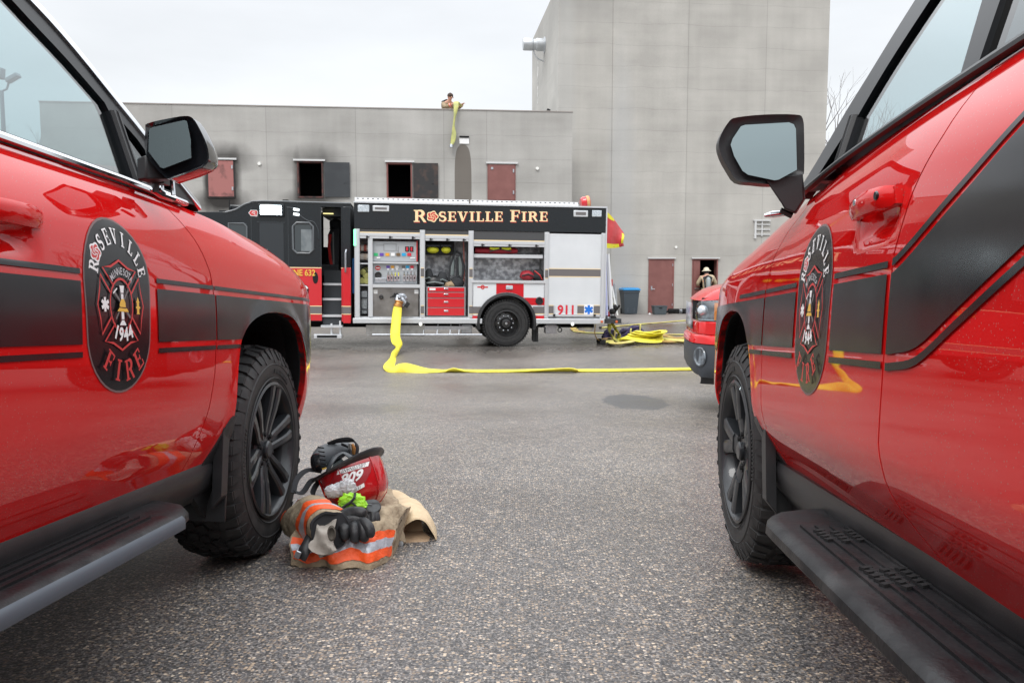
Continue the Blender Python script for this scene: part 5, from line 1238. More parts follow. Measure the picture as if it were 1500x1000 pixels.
    c = MB(); c.b2((dL, .3, dT - .18), (dR, 2.0, dT)); c.build('door_header', mat('cab_dark', (0, 0, 0)), R)
    p = EN.P(481, 313, .28); c = MB(); c.box(p, (.22, .1, .02)); c.build('dome_light', mat('dome_lamp', (.9, .8, .4), .4, emit=((1, .85, .35), 1.0)), R)
    # window in the side, its frame and handle
    r = rc(429, 326, 459, 371); c = MB(); c.b2((r[0] + .04, -.012, r[1] + .04), (r[2] - .04, -.004, r[3] - .04)); wf = c.build('side_window', mat('window_dark', (.03, .04, .045), .06, 0, .5), R); q_ = rc(441, 336, 457, 368); c = MB(); c.b2((q_[0], -.016, q_[1]), (q_[2], -.0125, q_[3])); c.build('painted_reflection', mat('reflection_grey', (.10, .12, .13), .12, 0, .4, nz=(4, (.17, .19, .20), .4, .6)), wf)  # lighter grey rectangle paints the reflection in the dark window glass
    fr = [(r[0], r[1]), (r[2], r[1]), (r[2], r[3]), (r[0], r[3])]; c = MB()
    rr_ = [(r[0] + .08, r[1]), (r[2] - .08, r[1]), (r[2], r[1] + .08), (r[2], r[3] - .08), (r[2] - .08, r[3]), (r[0] + .08, r[3]), (r[0], r[3] - .08), (r[0], r[1] + .08)]
    rs = [[Vector((x + (q - .5) * 0, y, z)) for q, y in ((0, 0),)] for x, z in rr_]
    pts = [Vector((x, -.015, z)) for x, z in rr_]; c.tube(pts + [pts[0], pts[1]], .024, 0, 6, caps=False); c.build('window_surround', mat('edge_grey', (0, 0, 0)), wf)
    for (u0, v0, u1, v1) in ((335, 327, 362, 372),):
        r = rc(u0, v0, u1, v1); c = MB(); c.b2((r[0], -.012, r[1]), (r[2], -.004, r[3])); w2 = c.build('side_window', mat('window_dark', (0, 0, 0)), R); c = MB(); pts = [Vector((x, -.015, z)) for x, z in ((r[0], r[1]), (r[2], r[1]), (r[2], r[3] - .06), (r[2] - .06, r[3]), (r[0], r[3]))]; c.tube(pts + [pts[0]], .02, 0, 6); c.build('window_surround', MATS['edge_grey'], w2)
    c = MB()
    for u in (368, 422, 470): x = px(u, 330)[0]; c.b2((x - .008, -.003, cz), (x + .008, .0, px(u, 300)[1] - .05))
    r = rc(380, 326, 416, 388); c.b2((r[0], -.008, r[1]), (r[2], .0, r[3])); c.b2((r[0] - .05, -.014, r[3]), (r[2] + .03, 0, r[3] + .02)); c.tube([EN.P(u, v, -.006) for u, v in cr([(420, 304), (432, 306), (440, 316), (450, 323), (460, 326), (466, 338), (467, 350)], 4)], .014, 0, 5); c.build('cab_trim', mat('trim_black', (.022, .027, .032), .35), cu, fix=False)
    # scene light lit, second small one, emblem
    r = rc(382, 301, 413, 315); c = MB(); c.b2((r[0] - .05, -.06, r[1] - .04), (r[2] + .05, .0, r[3] + .04)); sl = c.build('scene_light', ENGBLK, R, bevel=.015)
    c = MB(); c.b2((r[0], -.075, r[1]), (r[2], -.061, r[3])); c.build('lit_lens', mat('lit_led', (1, 1, 1), .3, emit=((.80, .95, 1), 14)), sl)
    for v in (307, 314): p = EN.P(434, v, -.03); c = MB(); c.box(p, (.12, .03, .05), 0, Matrix.Rotation(.15, 3, 'Y')); c.build('lit_lens', mat('lit_small', (1, 1, 1), .3, emit=((.85, .95, 1), 2.2)), sl)
    d = Decal(lambda x, z, o: Vector((x, -.002 - o, z)), .002, .001); x, z = px(371, 312); s = .10
    d.poly([(x - s, z), (x - s * .55, z + s * .62), (x + s * .75, z + s * .62), (x + s, z + s * .3), (x + s * .8, z - s * .75), (x - s * .55, z - s * .62)], WHT)
    d.poly([(x - s * .86, z), (x - s * .48, z + s * .5), (x + s * .68, z + s * .5), (x + s * .85, z + s * .25), (x + s * .68, z - s * .6), (x - s * .48, z - s * .5)], REDV)
    d.quads(stroke([(x - s * .3, z - s * .1), (x - s * .1, z + s * .22), (x + s * .4, z + s * .2), (x + s * .35, z - s * .05), (x - s * .05, z - s * .05), (x + s * .5, z - s * .4)], s * .13), WHT)
    d.build('cab_emblem', R)
    # red lower cab markings
    d = Decal(lambda x, z, o: Vector((x, -.001 - o, z)), .002, .001)
    for (x0, x1) in ((xf + .1, dL), (dR, xc1)):
        z1 = px(460, 449)[1]; z0 = px(460, 459)[1]; d.poly(rect(x0, z0, x1, z1), GREYV); d.poly(rect(x0, z0 - .02, x1, z0 - .003), CREAM); d.poly(rect(x0, z1 + .003, x1, z1 + .02), CREAM); d.poly(rect(x0, cz - .025, x1, cz - .006), CREAM)
    x, z = px(438, 399); d.text('ENGINE 632', x - .06, z, .135, GOLD, .82, .03)
    x, z = px(446, 424); d.poly([(x + .09 * math.cos(a), z + (.10 if a < PI else .18) * math.sin(a)) for a in [2 * PI * k / 24 for k in range(24)]], BLKDEC)
    d.quads(stroke(arc(x, z, .07, .075, 15, 165, 8), .03), WHT); d.poly(rect(x - .015, z - .08, x + .015, z + .01), WHT); d.quads(stroke(arc(x, z - .04, .045, .05, 0, 350, 12), .008), REDV); d.poly(rect(x - .03, z - .05, x + .03, z - .03), GOLD); d.quads(stroke(arc(x, z - .03, .055, .10, 220, 320, 6), .02), REDV)
    d.build('cab_lettering', cl)
    c = MB(); p = EN.P(462, 407, -.0); c.lathe([(0, -.012), (.07, -.01), (.075, 0)], p, (0, 1, 0), 0, 20)
    for v in range(len(c.v)): c.v[v].z = p.z + (c.v[v].z - p.z) * 1.7; c.v[v].x = p.x + (c.v[v].x - p.x) * .8
    c.build('door_handle', DARK, cl)
    # folded-open crew door with grab handle
    r = rc(500, 303, 514, 474); c = MB(); c.b2((r[0] + .03, -.06, cz), (r[2] - .0, -.01, r[3])); od = c.build('open_crew_door', ENGBLK, R, bevel=.01); c = MB(); c.b2((r[0] + .03, -.06, cbot - .03), (r[2], -.01, cz - .003)); c.build('crew_door_skin', ERED, od, bevel=.006)
    d = Decal(lambda x, z, o: Vector((x, -.061 - o, z)), .002, .001); z1 = px(460, 449)[1]; z0 = px(460, 459)[1]; x0, x1 = r[0] + .03, r[2]
    d.poly(rect(x0, z0, x1, z1), GREYV); d.poly(rect(x0, z0 - .02, x1, z0 - .003), CREAM); d.poly(rect(x0, z1 + .003, x1, z1 + .02), CREAM); d.build('crew_door_stripe', od)
    c = MB(); c.tube([EN.P(507, 366, -.08), EN.P(506, 370, -.13), EN.P(506, 394, -.13), EN.P(506, 398, -.08)], .022, 0, 8); c.build('grab_handle', STEEL, od)
    # steps in the door opening
    for i, (v0, v1, y) in enumerate(((396, 415, .5), (419, 437, .36), (440, 461, .22), (463, 476, .1))):
        z1 = px(485, v0)[1]; z0 = px(485, v1)[1]; c = MB(); c.b2((dL + .01, y, z0), (dR - .01, y + .35, z1)); st = c.build('cab_step', MATS['cab_dark'], R)
        if i: pass
        c = MB(); zz = px(485, v1 + 2)[1]; c.b2((dL - (.02 if i > 1 else 0), y - .16, zz - .02), (dR + (.02 if i > 1 else -.02), y + .2, zz + .028)); c.build('step_tread', ALU, st)
        if i in (1, 2, ): c = MB(); p = EN.P(476, (v1 + 6.5), y - .02); c.box(p, (.07, .02, .035)); c.build('step_light', MATS['step_lamp'], R)
    r = rc(457, 489, 501, 495); c = MB(); c.b2((r[0] + .05, -.12, r[1]), (r[2], .15, r[3])); c.b2((r[2] - .06, .0, r[1]), (r[2] - .02, .1, px(500, 470)[1])); c.b2((r[0] + .4, .0, r[1]), (r[0] + .44, .1, px(500, 474)[1])); c.build('bottom_step', ALU, R, fix=False, bevel=.008)
    c = MB(); c.b2((r[0] + .12, -.13, r[1] + .02), (r[2] - .1, -.12, r[3] - .02)); c.build('step_grip', DARK, R)
    # seat with harness and mask in the doorway
    c = MB(); P = [EN.P(u, v, 1.3) for u, v in ((485, 395), (482, 345), (486, 336), (497, 336), (499, 395))]; q = [(p.x, p.z) for p in P]; c.prism(q, fn, 1.0, 1.5); c.b2((P[0].x - .25, .8, P[0].z - .15), (P[-1].x, 1.5, P[0].z + .12)); c.lathe([(.0, -.16), (.14, -.1), (.15, .1), (.0, .16)], EN.P(492, 330, 1.2), (0, 0, 1), 0, 12); c.build('crew_seat', FAB, R, bevel=.03, fix=False)
    c = MB(); c.tube([EN.P(u, v, .98) for u, v in ((484, 343), (482, 360), (484, 380), (487, 394))], .035, 0, 6); c.tube([EN.P(u, v, .97) for u, v in ((488, 340), (489, 392))], .02, 1, 6); c.build('seat_harness', [REDV, mat('hose_grey', (.2, .22, .22), .5)], R, fix=False)
    c = MB(); c.b2((xc1 + .01, .4, .5), (xa - .01, W - .4, 2.2)); c.build('pump_gap', DARK, R); c = MB(); c.b2((xc1 + .015, .3, px(516, 430)[1]), (xa - .015, .38, px(516, 378)[1])); c.build('pump_gap_panel', mat('panel_blue', (.02, .22, .62), .4), R)
    # pump panel in locker A: narrow bay at left, instruments, gauges, levers, steel apron
    y0 = .12; r = rc(539, 347, 546, 464); c = MB(); bx(c, r, .02, .30); c.build('locker_divider', ALU, R)
    for v in (385, 416.5): r = rc(527, v, 540, v + 2); c = MB(); bx(c, r, .06, .6); c.build('locker_shelf', ALU, R)
    r = rc(546, 353, 611, 383); c = MB(); bx(c, r, y0, y0 + .05); pp = c.build('pump_control_panel', mat('panel_grey', (.40, .42, .44), .45, .2), R)
    r = rc(546, 386, 611, 416); c = MB(); bx(c, r, y0 + .03, y0 + .08); p2 = c.build('gauge_panel', MATS['panel_grey'], R)
    r = rc(546, 383, 613, 386.5); c = MB(); bx(c, r, .05, .25); r = rc(546, 416, 615, 421.5); bx(c, r, .0, .25); c.build('panel_ledge', ALU, R, fix=False)
    r = rc(546, 421.5, 613, 464); c = MB(); bx(c, r, .10, .14); ap = c.build('steel_apron', mat('worn_steel', (.34, .33, .32), .38, .8, nz=(3, (.22, .21, .20), .4, .65)), R)
    d = Decal(lambda x, z, o: Vector((x, y0 - o, z)), .003, .001)
    def dr(d, u0, v0, u1, v1, m, y=y0): q = rc(u0, v0, u1, v1, y); d.poly(rect(q[0], q[1], q[2], q[3]), m)
    for (u0, v0, u1, v1) in ((551, 359, 562, 359.6), (562, 357, 580, 357.6), (562, 357, 562.6, 367), (580, 357, 580.6, 367), (562, 367, 584, 367.6), (583, 361, 583.6, 372), (576, 372, 584, 372.6)): dr(d, u0, v0, u1, v1, GREYV)
    for u, m_ in ((547, GREENV), (555.5, PURPV), (564, mat('decal_orange', (.75, .35, .04), .4)), (572, WHT), (580, mat('decal_brown', (.16, .10, .05), .4)), (588, mat('decal_sky', (.02, .35, .65), .4)), (596, MATS['decal_red'])): dr(d, u + .6, 370.5, u + 6.4, 375, m_)
    for u in (593.5, 600): dr(d, u, 361, u + 5.5, 368.5, BLKDEC); dr(d, u + 1.5, 362, u + 4, 367.5, MATS['decal_red'])
    dr(d, 552, 376.5, 557, 378.5, WHT); dr(d, 601, 377, 608, 378.6, WHT); dr(d, 610, 353, 611.5, 383, REDV); d.build('panel_diagram', pp)
    d = Decal(lambda x, z, o: Vector((x, y0 + .03 - o, z)), .003, .001)
    x, z = px(553.5, 392.5, y0 + .03); d.poly([(x + .06 * math.cos(a), z + .05 * math.sin(a)) for a in [2 * PI * k / 16 for k in range(16)]], REDV); d.poly(rect(x - .04, z - .01, x + .04, z + .01), WHT)
    for u, m_ in ((566, PURPV), (572.5, MATS['decal_orange']), (579, WHT), (588.5, GREYV), (594.5, MATS['decal_sky']), (601, MATS['decal_red'])): dr(d, u, 389, u + 5, 393, m_, y0 + .03); dr(d, u + 1, 393, u + 4, 395.5, WHT, y0 + .03)
    d.build('gauge_labels', p2)
    for i, u in enumerate([569, 574, 579, 584, 592, 597, 602, 607]):
        p = EN.P(u, 407, y0 - .02); c = MB(); c.b2((p.x - .028, y0 - .05, p.z - .07), (p.x + .028, y0 + .03, p.z + .08)); c.tube([(p.x, y0 - .05, p.z + .05), (p.x, y0 - .09, p.z + .13)], .018, 0, 6); c.box((p.x, y0 - .055, p.z - .0), (.025, .01, .05), 1); c.build('pump_lever', [CHROME, DARK], R, fix=False)
    for (u, v, r_) in ((554, 403, .075),): c = MB(); c.lathe([(0, -.02), (r_ - .02, -.02), (r_, -.03), (r_, 0)], EN.P(u, v, y0 + .03), (0, 1, 0), 0, 20); c.build('pressure_gauge', BLKP, R)
    c = MB(); r = rc(549, 407, 566, 414, y0); bx(c, r, y0 - .02, y0 + .03); c.build('control_block', STEEL, R, bevel=.01)
    for (u0, v0, u1, v1) in ((547, 424, 553, 430), (607, 424, 613, 430)): r = rc(u0, v0, u1, v1, .1); c = MB(); bx(c, r, .085, .099); c.build('info_plate', WHT, ap)
    p = EN.P(558.5, 435, .1); c = MB(); c.lathe([(.05, -.0), (.05, -.05), (.035, -.055), (.03, 0)], p, (0, 1, 0), 0, 16); c.box(p + Vector((0, -.055, 0)), (.07, .012, .015)); c.build('drain_cap', BLKP, ap, fix=False)
    # discharge valve on the apron
    p = EN.P(585, 438, .1); c = MB(); c.lathe([(.13, 0), (.13, -.03), (.09, -.04), (.09, -.12), (.0, -.12)], p + Vector((.05, 0, .0)), (0, 1, 0), 0, 20)
    c.tube([p + Vector((.12, -.16, -.10)), p + Vector((.03, -.2, .0)), p + Vector((-.08, -.22, .07))], [.075, .09, .06], 0, 12); c.tube([p + Vector((-.04, -.22, .02)), p + Vector((.0, -.30, -.14))], .075, 0, 12)
    c.box(p + Vector((-.09, -.16, .09)), (.14, .05, .05), 1, Matrix.Rotation(-.5, 3, 'Y')); c.box(p + Vector((.17, -.18, -.12)), (.08, .12, .12), 1, Matrix.Rotation(.6, 3, 'Y')); c.lathe([(.045, 0), (.05, -.03), (0, -.04)], p + Vector((.0, -.28, .04)), (0, 1, 0), 0, 12); c.tube([p + Vector((-.2, -.15, .04)), p + Vector((-.12, -.2, .06)), p + Vector((-.1, -.2, .14))], .015, 1, 6)
    c.build('discharge_valve', [mat('polished_alloy', (.6, .62, .66), .25, .9, nz=(25, (.3, .32, .35), .4, .6)), BLKP], R, fix=False)
    # shelf in C
    r = rc(694, 372, 795, 378.5, .1); c = MB(); bx(c, r, .08, .68); c.build('locker_shelf', ALU, R)
    # top hose box tray at locker B top
    r = rc(623, 356, 665, 376, .3); c = MB(); c.b2((r[0], .25, r[1] + .04), (r[2], .69, r[3] + .05)); c.build('locker_tray', DARK, R)
    c = MB(); rr = EN.P(678, 380, .2); c.tube([EN.P(679, 350, .3), EN.P(680, 400, .3), EN.P(679, 416, .3), EN.P(674, 424, .28)], .015, 0, 6); c.build('air_line', mat('hose_red', (.4, .12, .1), .5), R)
    return R
ENG = engine()

# ---- loose equipment in the lockers and on the back
def en_thing(name, label, cat, group=None): return empty(name, None, label, cat, group, mtx=EN.m.copy())
def blob(c, p, rx, ry, rz, mi=0, seed=0, amp=.15, n=14, m=10):
    for_ = c; o = len(c.v)
    rs = []
    for i in range(1, m):
        a = PI * i / m; rs.append([Vector(p) + Vector((rx * math.sin(a) * math.cos(b), ry * math.sin(a) * math.sin(b), rz * math.cos(a))) * (1 + amp * noise.noise(Vector((math.sin(a) * math.cos(b), math.sin(a) * math.sin(b), math.cos(a))) * 2.2 + Vector((seed, 0, 0)))) for b in [2 * PI * k / n for k in range(n)]])
    c.rings(rs, mi)
# red drawer chest
r = EN.R(624.5, 420, 682, 463, .06); T = en_thing('tool_chest', 'red four drawer tool chest in the middle open locker', 'tool chest')
c = MB(); c.b2((r[0], .07, r[1]), (r[2], .65, r[3])); c.build('cabinet', mat('chest_trim', (.35, .36, .38), .4, .5), T, bevel=.006)
zs = [(421, 427.5), (428.5, 436), (437, 450), (451, 462)]
for a, b in zs:
    q = EN.R(626.5, a, 680, b, .05); c = MB(); c.b2((q[0], .045, q[1]), (q[2], .068, q[3])); d_ = c.build('drawer', ERED, T, bevel=.004); c = MB(); zc_ = (q[1] + q[3]) / 2 + .02; xm = (q[0] + q[2]) / 2; c.box((xm, .036, zc_), (.10, .02, .035)); c.build('drawer_pull', CHROME, d_, bevel=.008)
q = EN.R(629, 422, 638, 425, .04); c = MB(); c.b2((q[0], .040, q[1]), (q[2], .044, q[3])); c.build('name_plate', WHT, T)
# yellow bags on tray
for (u0, u1, lab) in ((624.5, 644, 'left one of two yellow bags strapped high in the locker above the red tool chest'), (646, 661, 'right one of two yellow bags strapped high in the locker above the red tool chest')):
    T = en_thing('gear_bag', lab, 'bag', 'yellow bags above the tool chest'); q = EN.R(u0, 360.5, u1, 371, .15); c = MB(); blob(c, ((q[0] + q[2]) / 2, .3, (q[1] + q[3]) / 2), (q[2] - q[0]) / 2, .14, (q[3] - q[1]) / 2 * 1.1, 0, u0, .1); c.build('bag_body', mat('bag_yellow', (.62, .62, .03), .6), T, smooth=60)
    c = MB(); c.b2((q[0], .14, q[3] - .01), (q[2], .4, q[3] + .03)); c.build('strap', FAB, T)
# breathing apparatus
T = en_thing('air_pack', 'grey and black breathing apparatus hanging at the right of the locker above the tool chest', 'breathing apparatus'); c = MB(); p = EN.P(669, 390, .3)
for dx in (-.09, .07): c.tube([p + Vector((dx, 0, .22)), p + Vector((dx * 1.1, 0, .0)), p + Vector((dx * 1.2, .0, -.2))], [.04, .06, .05], 0, 8)
c.build('back_frame', mat('pack_grey', (.16, .19, .19), .5), T, fix=False); c = MB(); c.tube([p + Vector((-.18, -.02, -.35)), p + Vector((-.15, -.03, .0)), p + Vector((-.05, -.03, .3)), p + Vector((0, -.03, .33)), p + Vector((.08, -.03, .28)), p + Vector((.16, -.03, 0)), p + Vector((.12, -.03, -.3))], .028, 0, 6); c.tube([p + Vector((0, -.06, .2)), p + Vector((0, -.07, -.4))], .03, 0, 6); blob(c, p + Vector((.0, -.02, -.38)), .16, .12, .14, 0, 3, .4); c.build('harness', FAB, T, fix=False)
c = MB(); blob(c, p + Vector((-.16, -.06, -.42)), .12, .1, .08, 0, 8, .4); c.build('pouch', mat('tan_pouch', (.35, .25, .15), .8), T, smooth=60)
for (u, v, rx, rz, m_, lab, s) in ((628, 405, .10, .18, FAB, 'upright black padded case at left of the locker above the tool chest', 1), (637, 412, .21, .13, BLKP, 'black rounded helmet lying on the red tool chest', 2), (648, 408, .12, .16, FAB, 'black soft case standing between helmet and breathing apparatus', 4)):
    T = en_thing('helmet' if s == 2 else 'equipment_case', lab, 'helmet' if s == 2 else 'case'); c = MB(); p = EN.P(u, v, .3 - .05 * (s == 2)); blob(c, p, rx, .14, rz, 0, s * 3.1, .25); o = c.build('shell', m_, T, smooth=60)
    c = MB(); c.tube([p + Vector((-rx * .9, -.10, -rz * .3)), p + Vector((0, -.16, -rz * .1)), p + Vector((rx * .9, -.10, -rz * .4))], .02, 0, 6); c.build('strap', mat('pack_grey', (0, 0, 0)), T)
# bags in C
T = en_thing('rescue_bag', 'long red bag with yellow handles on the upper locker shelf', 'bag'); q = EN.R(696, 361, 758, 372.5, .15); c = MB()
rs = []
for k in range(12):
    x = q[0] + (q[2] - q[0]) * k / 11; e = .75 + .25 * math.sin(PI * k / 11) ** .4; zc_ = (q[1] + q[3]) / 2; hh = (q[3] - q[1]) / 2 * e * (1 + .08 * math.sin(k * 2.1)); rs.append([Vector((x, .32 + .2 * math.cos(a), zc_ + hh * math.copysign(abs(math.sin(a)) ** .7, math.sin(a)))) for a in [2 * PI * j / 12 for j in range(12)]])
c.rings(rs); c.build('bag_body', mat('bag_maroon', (.30, .015, .025), .6), T, smooth=50)
c = MB(); xm = px_ = EN.px(733, 366, .1)[0]
for sx in (-1, 1): c.tube([(xm + sx * .03, .1, q[3] - .04), (xm + sx * .14, .10, q[3] - .05), (xm + sx * .24, .105, q[3] - .03)], .03, 0, 6)
c.build('handle', MATS['bag_yellow'], T, fix=False); c = MB(); c.tube([(xm - .25, .09, q[1] + .05), (xm, .09, q[1] + .12), (xm + .25, .09, q[1] + .06)], .015, 0, 6); c.build('strap', FAB, T)
T = en_thing('rescue_bag', 'small round red bag at right end of the lower locker floor', 'bag'); p = EN.P(772, 404, .25); c = MB(); blob(c, p, .17, .15, .12, 0, 5, .2); c.build('bag_body', MATS['bag_maroon'], T, smooth=60); c = MB(); c.tube([p + Vector((-.14, -.12, .0)), p + Vector((0, -.17, .04)), p + Vector((.15, -.12, -.02))], .018, 0, 6); c.build('strap', FAB, T)
T = en_thing('equipment_case', 'black bag with a red strap in the right corner of the lower locker', 'bag'); p = EN.P(788, 403, .3); c = MB(); blob(c, p, .15, .15, .14, 0, 7, .3); c.build('bag_body', FAB, T, smooth=60); c = MB(); c.tube([p + Vector((-.1, -.12, .1)), p + Vector((.02, -.17, .0)), p + Vector((.08, -.13, -.1))], .014, 0, 6); c.build('strap', REDV, T)
# rolled hoses and air bottles in the slim bay
for i, (u, v, m_, lab) in enumerate(((533, 363, 'coil_red', 'red and white rolled hose at the top of the narrow bay'), (533, 376, 'coil_tan', 'tan rolled hose on the second shelf of the narrow bay'))):
    T = en_thing('rolled_hose', lab, 'hose', 'rolled hoses in the narrow bay'); p = EN.P(u, v, .3); m_ = mat(m_, (.35, .08, .06) if i == 0 else (.42, .34, .27), .7)
    c = MB()
    for k in range(4): c.lathe([(.02, -.03), (.07, -.04), (.075, 0), (.07, .04), (.02, .03)], p + Vector((-.10 + .065 * k, 0, 0)), (1, 0, 0), k % 2, 14)
    c.build('coil', [m_, mat('coil_white', (.5, .46, .42), .7)], T, fix=False); c = MB(); c.tube([p + Vector((.1, -.09, -.05)), p + Vector((.13, -.09, -.07))], .03); c.build('coupling', STEEL, T)
k = 0
for (u, v) in ((530.5, 399), (536, 404), (530, 411), (536.5, 411.5)):
    T = en_thing('padded_roll', ['tilted olive roll leaning highest in the narrow bay', 'olive roll just below the tilted one in the narrow bay', 'olive roll lowest left in the narrow bay', 'olive roll lowest right in the narrow bay'][k], 'roll', 'olive rolls in the narrow bay'); p = EN.P(u, v, .15); c = MB(); c.lathe([(0, -.01), (.06, 0), (.075, .03), (.075, .3), (.0, .32)], p, (.5 if k == 0 else 0, 1, .3 if k == 0 else 0), 0, 14); c.build('roll', mat('olive_cloth', (.32, .31, .10), .8), T, smooth=50); c = MB(); c.lathe([(.076, .05), (.078, .06), (.078, .08), (.076, .09)], p, (.5 if k == 0 else 0, 1, .3 if k == 0 else 0), 0, 14); c.build('band', FAB, T); k += 1
T = en_thing('net_bag', 'grey mesh bag hanging in the lowest part of the narrow bay', 'bag'); q = EN.R(528, 426, 539, 460, .1); c = MB(); c.b2((q[0] + .01, .12, q[1]), (q[2] - .01, .3, q[3])); c.build('mesh', mat('mesh_grey', (.28, .30, .31), .8, nz=(60, (.14, .15, .16), .45, .55)), T, bevel=.03); 
for v in (435, 452): q = EN.R(528, v, 539, v + 2, .1); c = MB(); c.b2((q[0], .1, q[1]), (q[2], .12, q[3])); c.build('strap', FAB, T)
# red tarp over the hose bed end
def tarp():
    T = en_thing('hose_cover', 'red hose bed cover with yellow edging hanging off the rear of the engine', 'cover')
    def fn(a, b, o=0):
        u = 887 + a * (21 + 9 * b) ; vt = 309 + a * 14 * (1 + a * .8); vb = 363 + a * 4 - 14 * a * a * .5; v = vt + (vb - vt) * b
        y_ = .12 + a * .55 + .05 * math.sin(a * 9 + b * 3) + .06 * math.sin(b * 7) * a - o; p = EN.P(u, v, y_); return Vector((p.x + .05 * math.sin(b * 5) * a, y_, p.z))
    c = MB(); c.grid(lambda a, b: fn(a, b), 14, 14); cl = c.build('cloth', mat('tarp_red', (.50, .035, .04), .5, bump=(7, .6, .03)), T, smooth=60, solid=.008)
    c = MB(); c.grid(lambda a, b: fn(a, .0 + b * (.10 + .05 * math.sin(a * 6)), .012), 14, 2); c.grid(lambda a, b: fn(a * .75, 1 - b * .13, .012), 12, 2); c.grid(lambda a, b: fn(1 - b * .12, .35 + a * .5, .012), 8, 2); c.build('edging', mat('tarp_yellow', (.68, .62, .02), .5), cl, smooth=60, fix=False)
tarp()
T = en_thing('reel_housing', 'red and tan rounded housing on the rear corner of the engine roof', 'housing'); c = MB(); p = EN.P(857, 298, .4); c.lathe([(0, -.1), (.11, -.1), (.14, -.05), (.14, .1), (0, .12)], p + Vector((0, 0, .02)), (1, 0, .15), 0, 18); c.build('drum', ERED, T, smooth=50); c = MB(); c.lathe([(.145, .02), (.15, .03), (.15, .08), (.145, .09)], p + Vector((0, 0, .02)), (1, 0, .15), 0, 18); c.build('band', mat('reel_tan', (.55, .30, .12), .5), T)
T = en_thing('roof_ladder', 'white and silver ladder and poles stowed upright behind the rear of the engine', 'ladder'); c = MB()
a, b = EN.P(890, 372, .3), EN.P(896, 462, .3); a2, b2 = EN.P(893, 410, .6), EN.P(903, 462, .6)
c.tube([a, b], .05, 0, 6); c.tube([EN.P(885, 366, .2), EN.P(888, 462, .2)], .045, 1, 6); c.tube([a2, b2], .05, 0, 6); c.tube([EN.P(900, 415, .7), EN.P(903, 462, .7)], .04, 2, 6); c.build('rail', [mat('rail_white', (0, 0, 0)), mat('lilac_pole', (.45, .48, .72), .5), STEEL], T, fix=False); c = MB()
for k in range(6): f = .1 + k * .16; c.tube([a + (b - a) * f, a2 + (b2 - a2) * f], .018, 0, 6)
c.build('rung', STEEL, T, fix=False); c = MB(); q = EN.P(895.5, 414, .5); c.box(q, (.05, .05, .16)); c.build('reflector', REDV, T)
T = en_thing('rear_coupling', 'dark tangle of couplings and valves above the rear step', 'coupling'); c = MB(); p = EN.P(897, 458, .4)
for i in range(7): blob(c, p + Vector((random.uniform(-.13, .13), random.uniform(-.2, .1), random.uniform(-.14, .14))), .07, .07, .07, i % 3, i, .3, 8, 6)
c.build('valve', [DARK, REDV, STEEL], T, smooth=50, fix=False); c = MB(); c.tube([p + Vector((-.1, 0, -.2)), p + Vector((.1, -.05, .1)), p + Vector((.16, -.05, .18))], .03, 0, 6); c.build('lever', DARK, T)
# ================================================================== hoses
YEL = mat('hose_yellow', (.74, .66, .05), .6, nz=(5, (.56, .44, .03), .45, .7), bump=(9, .5, .02))
YEL2 = mat('hose_yellow_worn', (.50, .46, .12), .7, nz=(3, (.40, .30, .10), .4, .65))
BRN = mat('hose_brown', (.30, .17, .05), .75, nz=(3, (.42, .34, .08), .45, .6))
def flat_hose(c, pts, mi=0, n=10, sub=6):
    """pts: (position, half width, half thickness, roll degrees); roll 0 = lying flat"""
    P = cr([(p[0][0], p[0][1], p[0][2], p[1], p[2], p[3]) for p in pts], sub); rs = []
    for i, q in enumerate(P):
        a = P[max(i - 1, 0)]; b = P[min(i + 1, len(P) - 1)]; t = Vector((b[0] - a[0], b[1] - a[1], b[2] - a[2])).normalized()
        up = Vector((0, -.6 * min(1, abs(t.z) * 1.5), 1))
        s = t.cross(up).normalized(); u = s.cross(t).normalized(); r = math.radians(q[5]); s2 = s * math.cos(r) + u * math.sin(r); u2 = u * math.cos(r) - s * math.sin(r); o = Vector(q[:3])
        rs.append([o + s2 * q[3] * math.cos(k * 2 * PI / n) + u2 * q[4] * math.sin(k * 2 * PI / n) for k in range(n)])
    c.rings(rs, mi)
def gp(u, v, h=.02): p = on_ground(u, v, h); return p
T = empty('fire_hose', None, 'bright yellow supply hose from the engine valve along the asphalt', 'hose', mtx=Matrix.Identity(4))
c = MB(); w0 = EN.m @ EN.P(583, 449, -.28)
a1 = gp(583, 519); a2 = gp(571, 538); a3 = gp(575, 543)
flat_hose(c, [(w0 + Vector((0, 0, .05)), .075, .06, 0), (w0 - Vector((0.01, .05, .08)), .10, .05, 0), (at(580, 474, w0.y - .25), .105, .045, 0), (at(579, 492, w0.y - .5), .105, .04, 5), (at(582, 503, w0.y - .8), .11, .035, 10), (at(583, 510, w0.y - 1.0), .05, .05, 40), (at(577, 520, a1.y - .3), .075, .03, 60), (at(577, 529, (a1.y + a2.y) / 2 + .1), .10, .025, 35), (at(569, 537, a2.y), .09, .02, 10), (Vector((a3.x - .02, a3.y + .0, G(a3.y) + .035)), .07, .03, -30),
     (gp(590, 540, .06), .10, .03, -65), (gp(604, 541, .05), .10, .025, -45), (gp(625, 543, .03), .085, .03, -15), (gp(650, 543.5), .075, .028, 0), (gp(665, 542, .04), .08, .025, 30), (gp(690, 543.5), .075, .028, 0), (gp(750, 543.5), .07, .03, 0), (gp(832, 541.5, .045), .085, .025, 25), (gp(850, 543), .07, .03, 0), (gp(930, 542), .07, .03, 0), (gp(1015, 540.5), .07, .03, 0), (gp(1120, 538), .07, .03, 0), (gp(1250, 536), .07, .03, 0)], 0, 12, 7)
c.build('hose_jacket', YEL, T, smooth=50); c = MB()
